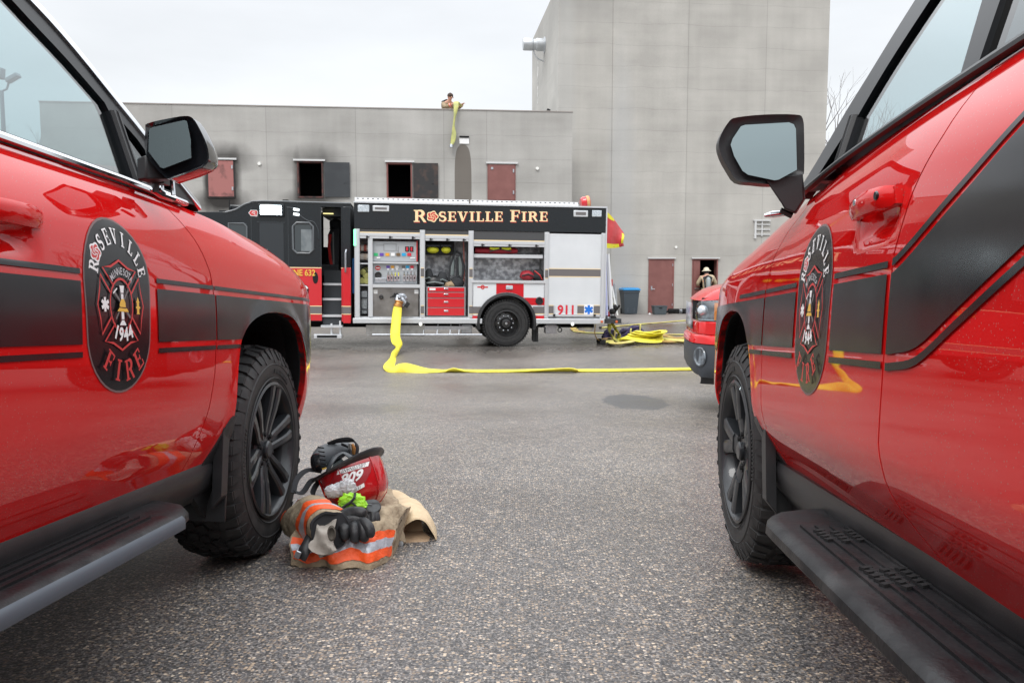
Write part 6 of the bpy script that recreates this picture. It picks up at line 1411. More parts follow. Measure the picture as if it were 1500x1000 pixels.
c.lathe([(.085, -.04), (.10, -.03), (.10, .02), (.085, .03), (.08, .06), (.095, .07), (.095, .10), (.075, .11)], w0 + Vector((0, .02, .02)), (.25, .25, 1), 0, 18); c.build('coupling', mat('brass', (.45, .22, .07), .4, .8), T)
def hose(label, pts, m, w=.05, name='fire_hose', grp='hoses in the pile behind the engine', cap=None):
    T = empty(name, None, label, 'hose', grp, mtx=Matrix.Identity(4)); c = MB(); flat_hose(c, [(p, w, w * .35, 0) for p in pts], 0, 8, 5); c.build('hose_jacket', m, T, smooth=50)
    d = (Vector(pts[0]) - Vector(pts[1])).normalized(); c = MB(); c.lathe([(0, -.03), (w * .7, -.03), (w * .75, .05), (0, .06)], Vector(pts[0]), d, 0, 10); c.build('coupling', cap or DARK, T)
hose('thin pale hose crossing the wet ground from the rear step to the right', [gp(880, 480), gp(920, 476), gp(965, 472.5), gp(1010, 469), gp(1080, 466)], YEL2, .05, grp=None)
hose('straight yellow hose running right just above the hose pile', [gp(845, 482, .03), gp(842, 485), gp(860, 487), gp(900, 488), gp(960, 489.5), gp(1010, 490), gp(1090, 490)], YEL2, .05, grp=None)
hose('brownish hose loop lying under the rear of the engine', [gp(866, 476, .05), gp(850, 477, .04), gp(840, 480, .04), gp(845, 485), gp(855, 486)], BRN, .09, grp=None)
for i, (pts, m, lab) in enumerate([
    ([(878, 499), (890, 496), (905, 498), (930, 500), (960, 500), (1010, 501), (1060, 500)], BRN, 'lowest brown and yellow hose at the front of the pile behind the engine'),
    ([(884, 501), (910, 496), (935, 493), (965, 495), (1000, 498), (1060, 497)], YEL2, 'middle worn yellow hose in the pile behind the engine'),
    ([(940, 491), (955, 489), (975, 492), (990, 495), (1010, 494), (1060, 493)], BRN, 'upper brown hose at the back of the pile behind the engine'),
    ([(893, 499), (900, 503), (920, 501), (940, 497), (965, 497), (1005, 500)], YEL2, 'worn yellow hose crossing over the brown ones near the third truck bumper')]):
    hose(lab, [gp(u, v, .05 + .03 * (i % 2)) for u, v in pts], m, .085)
T = empty('fire_hose', None, 'bright yellow coiled hose heaped on the pile behind the engine', 'hose', mtx=Matrix.Identity(4)); c = MB()
base = gp(943, 499, .06)
for k in range(6):
    a = k * .9; r = .42 - k * .03; flat_hose(c, [(base + Vector((-.1 + r * 1.25 * math.cos(t + a * .3) + .05 * k, r * .8 * math.sin(t + a), .03 + .035 * k + .03 * math.sin(t * 2 + k))), .07, .02, 20 * math.sin(t + k)) for t in [x * 2 * PI / 9 for x in range(10)]], 0, 8, 4)
flat_hose(c, [(base + Vector((-.3, -.2, .05)), .07, .02, 0), (gp(912, 501, .04), .07, .02, 0), (gp(905, 500, .04), .07, .02, 0)], 0, 8, 5); c.build('hose_jacket', YEL, T, smooth=50, fix=False); c = MB(); c.lathe([(0, -.05), (.06, -.05), (.065, .05), (0, .06)], gp(903, 500, .05), (1, .3, 0), 0, 10); c.build('coupling', STEEL, T)
PURP = mat('purple_hose', (.055, .04, .12), .6, nz=(9, (.02, .016, .04), .45, .6))
for i, (u, v, s, lab) in enumerate(((893, 492, .13, 'dark purple rolled hose bundle at the left of the pile'), (916, 491, .14, 'dark purple hose bundle in the middle of the pile'), (930, 487, .18, 'tallest dark purple hose bundle, tied with yellow, on the pile'))):
    T = empty('hose_bundle', None, lab, 'hose', 'purple hose bundles', mtx=Matrix.Identity(4)); p = gp(u, v, s * .8); c = MB()
    for k in range(5): r = s * (1 - .13 * k); c.tube([p + Vector((r * 1.5 * math.cos(t), r * .7 * math.sin(t), .05 * math.sin(t * 2 + k) + (k - 2) * .05)) for t in [x * 2 * PI / 12 for x in range(13)]], .04, 0, 6)
    c.build('coil', PURP, T, smooth=50, fix=False); c = MB(); c.tube([p + Vector((.1, -s, -.05)), p + Vector((.12, -s * .6, s)), p + Vector((.14, 0, s + .02))], .022, 0, 6); c.build('tie', YEL2, T)
T = empty('drip_hose', None, 'dark green and yellow hose hanging from the rear step down to the pile', 'hose', mtx=Matrix.Identity(4)); c = MB()
r0 = EN.m @ EN.P(893, 474, .3); r1 = EN.m @ EN.P(897, 474, .3)
flat_hose(c, [(r0, .05, .02, 0), (at(893, 485, r0.y), .05, .02, 10), (at(898, 494, r0.y + .1), .05, .02, 20), (gp(908, 501, .05), .05, .02, 0), (gp(915, 502, .03), .05, .02, 0)], 0, 8, 5); flat_hose(c, [(r1, .05, .02, 0), (at(903, 484, r0.y + .3), .05, .02, 10), (at(907, 490, r0.y + .4), .05, .02, 10), (gp(903, 499, .05), .05, .02, 0), (gp(897, 500, .03), .05, .02, 0)], 0, 8, 5); c.build('hose_jacket', mat('hose_olive', (.34, .32, .04), .6, nz=(8, (.10, .11, .03), .45, .6)), T, smooth=50, fix=False)
c = MB(); q0 = EN.m @ EN.P(872, 475, .2); c.tube([q0, at(871, 488, q0.y), at(874, 496, q0.y + .1), gp(880, 500, .02)], .012, 0, 6); c.build('cord', BRN, T)

# ================================================================== bin, tub, blower hose by the doors
def tw(u, v, y=-.6): return TW.P(u, v, y)
def tw_thing(name, label, cat, y=-.6, u=900): x = TW.px(u, 440, y)[0]; m = TW.m @ Matrix.Translation((x, y, 0)); return empty(name, None, label, cat, mtx=m)
T = tw_thing('recycling_bin', 'dark grey wheeled bin with bright blue lid against the concrete wall', 'bin', -.45, 922)
BIN = mat('bin_grey', (.045, .06, .075), .5); LID = mat('bin_blue', (.02, .22, .50), .4); c = MB()
c.rings([[Vector((x * w, y * d, z)) for x, y in ((-1, -1), (-.6, -1.02), (.6, -1.02), (1, -1), (1, 1), (-1, 1))] for z, w, d in ((.02, .245, .25), (.06, .25, .26), (.86, .31, .34), (.865, .33, .36), (.93, .33, .36), (.94, .31, .33))]); b = c.build('bin_body', BIN, T, smooth=30)
c = MB(); c.rings([[Vector((x * w, y * d - .01, z)) for x, y in ((-1, -1), (1, -1), (1, 1), (-1, 1))] for z, w, d in ((.945, .35, .38), (1.0, .35, .38), (1.045, .28, .30), (1.05, .1, .1))]); c.build('lid', LID, T, bevel=.01)
c = MB(); c.box((0, -.315, .68), (.16, .01, .07), 0); c.build('bin_label', WHT, b); c = MB(); c.box((0, -.275, .45), (.22, .02, .02)); c.tube([(-.13, -.27, .1), (-.12, -.28, .35), (0, -.29, .42), (.12, -.28, .35), (.13, -.27, .1)], .012, 0, 6); c.build('moulded_rib', mat('bin_rib', (.09, .11, .13), .5), b, fix=False)
for sx in (-1, 1): c = MB(); c.lathe([(0, -.03), (.12, -.03), (.12, .03), (0, .03)], (sx * .24, .3, .12), (1, 0, 0), 0, 20); c.build('bin_wheel', DARK, T)
T = tw_thing('storage_tub', 'open dark grey plastic tub on the ground in front of the red-brown door', 'tub', -.9, 966); c = MB()
c.rings([[Vector((x * w, y * w * .7, z)) for x, y in ((-1, -1), (1, -1), (1, 1), (-1, 1))] for z, w in ((.01, .23), (.33, .27), (.33, .29), (.35, .29), (.35, .26), (.05, .215))]); c.build('tub_body', mat('tub_grey', (.06, .075, .085), .5), T, bevel=.006, fix=False)
c = MB(); c.box((0, -.2, .27), (.12, .015, .03)); c.build('tub_handle', DARK, T)
T = tw_thing('ventilation_hose', 'black and silver ribbed hose lying at the foot of the wall between the doors', 'hose', -.5, 995); c = MB()
for k in range(26): c.lathe([(.085, -.022), (.105, 0), (.085, .022)], (-.42 + k * .042, .04 * math.sin(k * .4), .11), (1, 0, 0), 1 if 9 < k < 13 else 0, 14)
c.lathe([(0, 0), (.09, 0)], (-.44, 0, .11), (1, 0, 0), 0, 14); c.build('duct', [DARK, STEEL], T, smooth=50, fix=False); c = MB(); c.tube([(-.44, 0, .11), (-.53, -.05, .08), (-.6, -.05, .04)], .045, 0, 8); c.build('nozzle', DARK, T)
T = tw_thing('litter_scrap', 'small white scrap lying by the grey tub', 'litter', -1.0, 952); c = MB(); blob(c, (0, 0, .03), .05, .04, .03, 0, 2, .4); c.build('scrap', WHT, T)

# ================================================================== firefighters
SKIN = mat('skin', (.50, .27, .19), .55); TAN = mat('turnout_tan', (.30, .225, .14), .85, nz=(20, (.22, .165, .10), .4, .7), bump=(60, .4, .004)); HAIR = mat('hair_brown', (.05, .03, .02), .8)
ORG = mat('stripe_orange', (.85, .10, .015), .55, bump=(26, .8, .012)); SIL = mat('stripe_silver', (.42, .45, .50), .4, .2, bump=(26, .8, .012))
def figure(name, label, mtx, J, coat=TAN, helmet=None):
    """J: joints in local coordinates (x right, y forward, z up)"""
    T = empty(name, None, label, 'person', mtx=mtx); V = {k: Vector(v) for k, v in J.items()}
    nm = ['pelvis', 'waist', 'chest', 'neck', 'head', 'crown', 'shL', 'elL', 'haL', 'shR', 'elR', 'haR', 'hipL', 'knL', 'anL', 'toL', 'hipR', 'knR', 'anR', 'toR']
    rd = [.13, .12, .15, .055, .088, .085, .07, .045, .032, .07, .045, .032, .09, .06, .045, .035, .09, .06, .045, .035]
    ed = [(0, 1), (1, 2), (2, 3), (3, 4), (4, 5), (2, 6), (6, 7), (7, 8), (2, 9), (9, 10), (10, 11), (0, 12), (12, 13), (13, 14), (14, 15), (0, 16), (16, 17), (17, 18), (18, 19)]
    nodes = [(V[n], r) for n, r in zip(nm, rd)]
    for h in ('haL', 'haR'):                                 # four fingers and a thumb on each hand
        i0 = nm.index(h); d = (V[h] - V['el' + h[-1]]).normalized(); s = d.cross(Vector((0, 0, 1))).normalized() if abs(d.z) < .9 else Vector((1, 0, 0)); u = s.cross(d)
        i1 = len(nodes); nodes.append((V[h] + d * .06, (.034, .018))); ed.append((i0, i1))
        for k in range(4): q = V[h] + d * .08 + s * (.028 - .019 * k); j = len(nodes); nodes += [(q, .010), (q + d * (.035 + .005 * (k in (1, 2))) - u * .01, .009), (q + d * .05 - u * .035, .008)]; ed += [(i1, j), (j, j + 1), (j + 1, j + 2)]
        j = len(nodes); nodes += [(V[h] + d * .03 + s * .045, .011), (V[h] + d * .06 + s * .06 - u * .02, .009)]; ed += [(i0, j), (j, j + 1)]
    skin_obj('body', nodes, ed, SKIN, T, 1)
    ci = ['pelvis', 'waist', 'chest', 'shL', 'elL', 'shR', 'elR']; w = lambda a, b, f: V[a] + (V[b] - V[a]) * f
    cn = [(V['pelvis'] - Vector((0, 0, .12)), .20), (V['waist'], .175), (V['chest'], (.20, .165)), (V['shL'], .095), (V['elL'], .075), (w('elL', 'haL', .9), .06), (V['shR'], .095), (V['elR'], .075), (w('elR', 'haR', .9), .06), (w('chest', 'neck', .8), .10)]
    ct = skin_obj('turnout_jacket', cn, [(0, 1), (1, 2), (2, 3), (3, 4), (4, 5), (2, 6), (6, 7), (7, 8), (2, 9)], coat, T, 2)
    tn = [(V['pelvis'], .17), (V['hipL'], .12), (V['knL'], .10), (V['anL'] + Vector((0, 0, .05)), .09), (V['hipR'], .12), (V['knR'], .10), (V['anR'] + Vector((0, 0, .05)), .09)]
    skin_obj('turnout_trousers', tn, [(0, 1), (1, 2), (2, 3), (0, 4), (4, 5), (5, 6)], coat, T, 2)
    for s in 'LR': skin_obj('boot', [(V['an' + s] + Vector((0, 0, .04)), .07), (V['an' + s], .06), (V['to' + s], .045)], [(0, 1), (1, 2)], DARK, T, 1)
    # sleeve bands
    for s in 'LR':
        for f, m_ in ((.62, ORG), (.70, SIL), (.78, ORG)): a = w('el' + s, 'ha' + s, f - .03); b = w('el' + s, 'ha' + s, f + .03); c = MB(); c.tube([a, b], [.072, .070], 0, 14, caps=False); c.build('sleeve_band', m_, ct, smooth=60)
    return T, V, ct
bx_, bz_ = LB.px(656, 158, .75); fz = HB - 1.05
T, V, ct = figure('person', 'firefighter in tan turnout coat leaning over the roof parapet, lowering a yellow hose', LB.m @ Matrix.Translation((bx_, .88, fz + .10)) @ Matrix.Rotation(math.radians(180 + 20), 4, 'Z'),
    dict(pelvis=(0, -.12, .92), waist=(0, -.06, 1.08), chest=(0, .06, 1.25), neck=(-.0, .14, 1.42), head=(-.03, .20, 1.52), crown=(-.04, .20, 1.60), shL=(-.20, .10, 1.30), elL=(-.30, .33, 1.16), haL=(-.34, .56, 1.24), shR=(.20, .08, 1.30), elR=(.24, .34, 1.13), haR=(.02, .50, 1.22), hipL=(-.11, -.12, .86), knL=(-.12, .02, .48), anL=(-.12, -.05, .09), toL=(-.14, .12, .05), hipR=(.11, -.12, .86), knR=(.12, .02, .48), anR=(.12, -.05, .09), toR=(.14, .12, .05)))
c = MB(); hd_ = Vector(V['head']); blob(c, hd_ + Vector((0, -.025, .065)), .105, .115, .10, 0, 1, .08); c.build('hair', HAIR, T, smooth=60)
c = MB(); blob(c, hd_ + Vector((0, .10, -.01)), .018, .022, .03, 0, 1, 0, 8, 6); 
for sx in (-1, 1): blob(c, hd_ + Vector((sx * .098, 0, .0)), .012, .025, .035, 0, 1, 0, 8, 6)
c.build('nose_and_ears', SKIN, T, smooth=60, fix=False); c = MB()
for sx in (-1, 1): c.box(hd_ + Vector((sx * .035, .089, .03)), (.026, .012, .012))
c.box(hd_ + Vector((0, .088, -.05)), (.05, .012, .010), 1); c.build('eyes_and_mouth', [DARK, mat('lip', (.25, .09, .08), .6)], T, fix=False)
c = MB(); c.tube([(-.02, -.22, .85), (0, -.14, 1.32)], [.085, .075], 0, 12); c.tube([(.17, -.1, 1.36), (.19, .12, 1.30), (.17, .15, 1.1)], .025, 0, 6); c.tube([(-.17, -.1, 1.36), (-.19, .14, 1.32), (-.17, .17, 1.1)], .025, 0, 6); c.build('air_pack_harness', mat('pack_dark', (.04, .05, .06), .6), T, fix=False)
c = MB(); c.tube([(-.17, -.09, 1.40), (-.08, .07, 1.44), (.08, .07, 1.44), (.17, -.09, 1.40), (0, -.15, 1.44), (-.17, -.09, 1.40)], .035, 0, 8); c.build('collar', FAB, ct)
yl = -.16; LP = lambda u, v, y=yl: LB.m @ LB.P(u, v, y)
T = empty('fire_hose', None, 'pale yellow hose dangling over the roof parapet with silver coupling at its end', 'hose', mtx=Matrix.Identity(4)); c = MB()
flat_hose(c, [(LP(676, 156, .5), .05, .03, 0), (LP(671, 151, .25), .07, .03, 0), (LP(668, 150, .0), .09, .03, 0), (LP(668, 156, -.12), .085, .03, 0), (LP(667, 165), .06, .03, 30), (LP(665.5, 176), .035, .03, 50), (LP(664.5, 186), .045, .03, 20), (LP(665, 196), .08, .03, 0), (LP(663.5, 206), .085, .03, 0), (LP(661.5, 212), .06, .035, 0)], 0, 10, 6); c.build('hose_jacket', mat('hose_pale', (.48, .48, .16), .7, nz=(5, (.38, .40, .16), .4, .6)), T, smooth=50)
c = MB(); c.tube([LP(661.6, 211.5), LP(661, 214), LP(661, 216)], [.055, .065, .07], 0, 12); c.build('coupling', STEEL, T)
x_, z_ = TW.px(1036, 400, -.35)
T, V, ct = figure('person', 'firefighter seen from behind with cream helmet and air cylinder in the open doorway', TW.m @ Matrix.Translation((x_, -.35, 0)) @ Matrix.Rotation(math.radians(-8), 4, 'Z'),
    dict(pelvis=(0, 0, .98), waist=(0, 0, 1.16), chest=(.02, .04, 1.40), neck=(.0, .10, 1.58), head=(-.01, .15, 1.70), crown=(-.01, .16, 1.78), shL=(-.23, .05, 1.45), elL=(-.36, .10, 1.20), haL=(-.28, .33, 1.12), shR=(.24, .05, 1.45), elR=(.38, .12, 1.20), haR=(.30, .34, 1.12), hipL=(-.11, 0, .9), knL=(-.13, .03, .5), anL=(-.13, 0, .09), toL=(-.14, .18, .05), hipR=(.11, 0, .9), knR=(.13, .03, .5), anR=(.13, 0, .09), toR=(.14, .18, .05)), mat('turnout_light', (.42, .34, .23), .85, nz=(9, (.55, .20, .10), .60, .70)))
c = MB(); hd_ = Vector(V['head']); c.lathe([(.19, -.03), (.17, .0), (.125, .01), (.118, .06), (.09, .11), (.04, .135), (0, .14)], hd_ + Vector((0, .0, .02)), (-.02, .12, 1), 0, 24); c.build('helmet', mat('helmet_cream', (.60, .55, .42), .5), T, smooth=50)
c = MB(); blob(c, hd_ + Vector((0, .0, -.05)), .115, .12, .10, 0, 1, .05); c.tube([(-.17, -.1, 1.42), (0, -.14, 1.5), (.17, -.1, 1.42)], .045, 0, 8); c.tube([(-.14, -.13, 1.45), (-.10, -.2, 1.0)], .03, 0, 6); c.tube([(.14, -.13, 1.45), (.10, -.2, 1.0)], .03, 0, 6); c.build('neck_cover_and_straps', FAB, T, fix=False)
c = MB(); c.lathe([(0, -.26), (.06, -.25), (.088, -.20), (.088, .16), (.06, .22), (.025, .25), (0, .25)], (0, -.26, 1.22), (0, .05, 1), 0, 18); c.build('air_cylinder', mat('cylinder_grey', (.30, .34, .34), .4), T, smooth=50)

# ================================================================== turnout gear on the asphalt
def wr(p, s, amp, seed=0.): return Vector(p) + Vector((noise.noise(Vector(p) * s + Vector((seed, 0, 0))), noise.noise(Vector(p) * s + Vector((0, seed + 7, 0))), noise.noise(Vector(p) * s + Vector((3, 0, seed)))) ) * amp
def gthing(name, label, cat, u, v, group=None): p = on_ground(u, v); return empty(name, None, label, cat, group, mtx=Matrix.Translation(p)), p
def loc(T, c):
    o = T.matrix_world.translation if False else Vector(T.location)
    i = T.matrix_basis.inverted()
    for k in range(len(c.v)): c.v[k] = i @ c.v[k]
    return c
TANG = mat('gear_tan', (.37, .295, .20), .9, nz=(26, (.26, .20, .13), .38, .68), bump=(26, .9, .014)); TANL = mat('gear_tan_light', (.58, .46, .30), .85, nz=(12, (.50, .38, .24), .4, .7), bump=(120, .35, .002)); TANI = mat('gear_lining', (.24, .165, .10), .9)
LEA = mat('glove_black', (.014, .015, .017), .48, nz=(30, (.04, .045, .05), .5, .8), bump=(50, .6, .004))
# --- folded trousers/coat body lying flat in front
T, p0 = gthing('turnout_coat', 'folded tan turnout coat on the asphalt with orange and silver hem stripes', 'coat', 505, 815)
def pad(a, b, o=0.):
    u = 425 + a * 152; kb = 829 + 5 * math.sin(a * 2.2) - (max(0, a - .72) / .28) ** 1.5 * 16; kt = 786 - 12 * a + 3 * math.sin(a * 9)
    Yf = on_ground(u, kb).y; lift = .035 * max(0, (a - .62) / .38)
    # b: 0 bottom front edge, .65 top front edge, 1 top back
    zf = G(Yf) + .006 + lift
    if b < .62: f = b / .62; v = kb + (kt - kb) * f; Y = Yf + .03 * f + .05 * f * f; P = at(u + 3 * f, v, Y)
    else: f = (b - .62) / .38; P = at(u + 3, kt, Yf + .08) + Vector((.0 + .03 * f, .28 * f, .035 * math.sin(f * 2.4) ))
    P = P + Vector((0, -.012 * math.sin(a * 17 + b * 3) * (1 if b < .62 else .4), .006 * math.sin(a * 23 + 1)))
    P = wr(wr(P, 14, .012, 1), 42, .005, 3); n = Vector((0, -.8, .6)); return P + n * o
def padw(a, b, o=0.): return pad(a, b, o)
c = MB(); c.grid(lambda a, b: padw(a, b), 60, 26)
c.rings([[padw(k / 60, 0), padw(k / 60, 0) + Vector((0, .02, -.02)), padw(k / 60, 0) + Vector((0, .3, -.012)), padw(k / 60, 1)] for k in range(61)], closed=False)
for a in (0., 1.): c.add([padw(a, k / 12) for k in range(13)] + [padw(a, 0) + Vector((0, .3, -.012))], [tuple(range(14))])
ct = loc(T, c).build('coat_body', TANG, T, smooth=60, fix=False)
for b0_, b1_, m_, nm_ in ((.12, .30, ORG, 'orange_stripe'), (.30, .46, SIL, 'silver_stripe'), (.46, .60, ORG, 'orange_stripe')):
    c = MB(); c.grid(lambda a, b: padw(.02 + a * .97, b0_ + (b1_ - b0_) * b, .004), 60, 4); loc(T, c).build(nm_, m_, ct, smooth=60)
# --- rolled sleeve with cuff opening towards the camera
RC = [((438, 772), 3.44, .060), ((443, 765), 3.38, .085), ((452, 761), 3.30, .098), ((464, 764), 3.20, .096), ((475, 769), 3.10, .086), ((484, 776), 3.01, .074)]
cen = [at(u, v, Y) for (u, v), Y, r in RC]
def ringat(t, rs=1., n=28, seed=0):
    i = min(int(t * 5), 4); f = t * 5 - i; C0 = cen[i].lerp(cen[i + 1], f); r = RC[i][2] + (RC[i + 1][2] - RC[i][2]) * f
    ax = (cen[min(i + 2, 5)] - cen[max(i - 1, 0)]).normalized(); ax = (ax * .5 + Vector((.12, -.9, -.12)) * .5 * 2 * t + ax * .3).normalized(); s = ax.cross(Vector((0, 0, 1))).normalized(); u_ = s.cross(ax)
    out = []
    for k in range(n):
        a = 2 * PI * k / n; q = r * rs * (1 + .05 * math.sin(3 * a + t * 6) + .03 * math.sin(7 * a + t * 11)); out.append(C0 + s * math.cos(a) * q * 1.0 + u_ * math.sin(a) * q * .98 + ax * .004 * math.sin(5 * a))
    return out
T, p0 = gthing('turnout_sleeve', 'rolled tan trouser cuff with orange silver band and dark opening, leftmost in the gear pile', 'clothing', 450, 815)
c = MB(); rs = [[wr(p, 18, .012, 2) for p in ringat(k / 22)] for k in range(23)]; c.rings([[cen[0]] * 28] + rs, 0, caps=False); rr = [ringat(1., .93), [p + Vector((-.01, .05, .0)) for p in ringat(.97, .84)], [p + Vector((-.02, .10, .0)) for p in ringat(.93, .62)]]; c.rings([rs[-1]] + rr, 1, caps=True); sl = loc(T, c).build('sleeve_body', [TANG, FAB], T, smooth=60)
for a0, a1, m_, nm_ in ((.66, .75, ORG, 'orange_stripe'), (.75, .83, SIL, 'silver_stripe'), (.83, .92, ORG, 'orange_stripe'), (.22, .27, ORG, 'orange_stripe')):
    c = MB(); c.rings([[wr(p, 18, .012, 2) for p in ringat(a0 + (a1 - a0) * k / 3, 1.035)] for k in range(4)], caps=False); loc(T, c).build(nm_, m_, sl, smooth=60)
c = MB(); c.rings([ringat(1., q) for q in (1.0, 1.03, .98, .90)] , caps=False); loc(T, c).build('cuff_edge', FAB, sl, smooth=60, solid=.006)
# grey knitted wristlet hanging out
T, p0 = gthing('fire_hood', 'pale grey knitted hood cloth hanging out of the dark cuff opening', 'hood', 472, 818)
rw = [((480, 762), 3.06, .020, .02), ((479, 766), 3.00, .034, .020), ((476, 776), 2.965, .040, .022), ((473, 790), 2.95, .038, .020), ((472, 800), 2.94, .044, .018), ((474, 807), 2.935, .050, .014), ((478, 811), 2.94, .030, .008)]
c = MB(); rs = []
for i, q in enumerate(cr([(a[0], a[1], b, h, t) for a, b, h, t in rw], 4)):
    C0 = at(q[0], q[1], q[2]); rs.append([C0 + Vector((math.cos(a) * q[3] * (1 + .12 * math.sin(i * .5)), -math.sin(a) * q[4] - .010 * math.sin(3 * a + i * .35), .008 * math.sin(2 * a + i * .4) + .010 * math.cos(a) * math.sin(i * .3))) for a in [2 * PI * k / 18 for k in range(18)]])
c.rings(rs); kn = mat('knit_grey', (.38, .35, .31), .95, nz=(30, (.30, .275, .24), .4, .7), bump=(180, .5, .002)); h_ = loc(T, c).build('cloth', kn, T, smooth=60)
c = MB(); q = at(486, 780, 2.945); c.lathe([(.016, -.004), (.012, -.008), (.007, .004), (0, .006)], q, (-.1, 1, 0), 1, 16); 
for k in range(len(c.v)): c.v[k].z = q.z + (c.v[k].z - q.z) * 1.9
c2 = loc(T, c); c2.build('thumb_hole', [kn, mat('knit_shadow', (.10, .09, .075), .95)], h_, smooth=60)
# dark strap with metal end
T, p0 = gthing('black_strap', 'black webbing strap with silver end lying over the left stripes', 'strap', 445, 825); c = MB()
flat_hose(c, [(at(458, 778, 3.04), .018, .006, 0), (at(452, 792, 3.00), .020, .007, 10), (at(446, 806, 2.97), .023, .008, 10), (at(441, 818, 2.965), .022, .008, 5)], 0, 8, 4); s_ = loc(T, c).build('webbing', BLKP, T, smooth=50); c = MB(); c.box(at(436, 812, 2.95), (.022, .008, .03), 0, Matrix.Rotation(.4, 3, 'Y')); loc(T, c).build('strap_end', STEEL, s_, bevel=.003)
# --- right: tan jacket flap and light tan liner arch
T, p0 = gthing('turnout_jacket', 'light tan turnout garment bulging open at the right of the gear pile', 'coat', 605, 800)
AR = [(3.86, (577, 765), 44, 46), (3.78, (585, 776), 44, 48), (3.66, (594, 782), 42, 50), (3.55, (603, 788), 37, 46), (3.46, (609, 794), 31, 40), (3.42, (612, 797), 27, 38)]
def arch(t, k, n=26, sc=1.):
    q = cr([(a, b[0], b[1], c_, d_) for a, b, c_, d_ in AR], 5); f = t * (len(q) - 1); i = min(int(f), len(q) - 2); f -= i; Q = [x + (y - x) * f for x, y in zip(q[i], q[i + 1])]
    a = PI * (1.08 - 1.16 * k / n); e = 1 + .03 * math.sin(a * 5 + t * 7)
    P = at(Q[1] + Q[3] * math.cos(a) * e * sc, Q[2] - Q[4] * max(-.10, math.sin(a)) ** 1.0 * e * sc if math.sin(a) > 0 else Q[2] - Q[4] * math.sin(a) * .4, Q[0]); g = G(P.y) + .004
    if P.z < g: P.z = g
    return wr(P, 12, .010, 4)
c = MB(); N_ = 26; rs = [[arch(t / 16, k) for k in range(N_ + 1)] for t in range(17)]; c.rings(rs, closed=False); ou = loc(T, c).build('outer_shell', TANL, T, smooth=60, solid=.004)
c = MB(); rs = [[arch(1 - t * .04, k, 26, .965 - t * .035) + Vector((0, t * .02, 0)) for k in range(N_ + 1)] for t in range(6)]; c.rings(rs, closed=False); loc(T, c).build('lining', TANI, ou, smooth=60)
c = MB(); c.rings([[arch(1., k, 26, s) + Vector((0, y, 0)) for k in range(N_ + 1)] for s, y in ((.965, .0), (.985, -.006), (1.01, -.004), (1.015, .006))], closed=False); loc(T, c).build('edge_binding', TANL, ou, smooth=60)
c = MB(); c.add([at(u, v, Y) for u, v, Y in ((586, 797, 3.36), (627, 795, 3.38), (630, 786, 3.46), (618, 777, 3.52), (592, 776, 3.52))], [(0, 1, 2, 3, 4)]); c.add([at(u, v, Y) for u, v, Y in ((590, 777, 3.515), (620, 778, 3.515), (616, 756, 3.56), (592, 756, 3.56))], [(0, 1, 2, 3)]); loc(T, c).build('inner_panel', mat('gear_tan_mid', (.36, .25, .155), .85), ou, smooth=None)
c = MB(); c.tube([at(574, 806, 3.36), at(590, 804, 3.37), at(610, 802, 3.38), at(624, 799, 3.40)], [.018, .02, .018, .014], 0, 8); loc(T, c).build('black_hem', FAB, ou, smooth=60)
c = MB(); q = at(587, 796, 3.33); c.lathe([(0, -.004), (.011, -.003), (.012, .004)], q, (0, 1, -.2), 0, 14); loc(T, c).build('snap_button', STEEL, ou)
def flap(a, b, o=0.):
    tl, tr_, bl, br = (543, 728, 3.68), (574, 716, 3.72), (540, 796, 3.26), (591, 793, 3.34)
    m1 = lambda i: (tl[i] * (1 - a) + tr_[i] * a) * (1 - b) + (bl[i] * (1 - a) + br[i] * a) * b
    P = at(m1(0) + 5 * math.sin(b * PI) * a ** 2, m1(1) - 5 * math.sin(a * PI) * (1 - b), m1(2) - .05 * math.sin(b * PI)); P = wr(P, 11, .022, 6); return P + Vector((0, -.7, .7)) * (o + .006 * math.sin(b * 13 + a * 4))
c = MB(); c.grid(lambda a, b: flap(a, b), 26, 30); fl_ = loc(T, c).build('tan_panel', TANG, T, smooth=60, solid=.008); c = MB(); c.grid(lambda a, b: flap(.72 + a * .25, .40 + b * .05, .007), 8, 2); loc(T, c).build('faded_stripe', mat('stripe_faded', (.62, .28, .22), .6), fl_, smooth=60)
# --- upturned red helmet
T, p0 = gthing('fire_helmet', 'upturned red fire helmet with black brim and white numbers in the gear pile', 'helmet', 520, 790)
HB0 = at(511, 682, 3.55); HA = Vector((.068, -.045, -.155)).normalized(); sx_ = HA.cross(Vector((0, 0, 1))).normalized(); sx_ = sx_ if sx_.x > 0 else -sx_; sx_ = (sx_ + Vector((0, 0, .20))).normalized(); sx_ = (sx_ - HA * sx_.dot(HA)).normalized(); sy_ = HA.cross(sx_).normalized(); sy_ = sy_ if sy_.z > 0 else -sy_
def hring(r, h, ey=1.12, droop=0., n=40): return [HB0 + HA * (h + droop * math.cos(2 * a)) + sx_ * r * math.cos(a) + sy_ * r * ey * math.sin(a) for a in [2 * PI * k / n for k in range(n)]]
c = MB(); c.rings([hring(r, h) for r, h in ((.134, .0), (.136, .03), (.134, .08), (.126, .13), (.106, .168), (.072, .194), (.03, .206), (.004, .209))]); dome = loc(T, c).build('dome', mat('helmet_red', (.50, .008, .012), .22, 0, .9, nz=(7, (.34, .006, .01), .5, .75)), T, smooth=60)
c = MB(); c.rings([hring(r, h, 1.16, d_) for r, h, d_ in ((.128, .014, 0), (.138, .010, .003), (.150, .004, .008), (.156, -.001, .010), (.156, -.009, .010), (.148, -.010, .008), (.128, -.006, 0), (.115, -.004, 0))], caps=False); br = loc(T, c).build('brim', mat('brim_black', (.03, .03, .032), .4, nz=(18, (.11, .10, .095), .55, .8)), T, smooth=50)
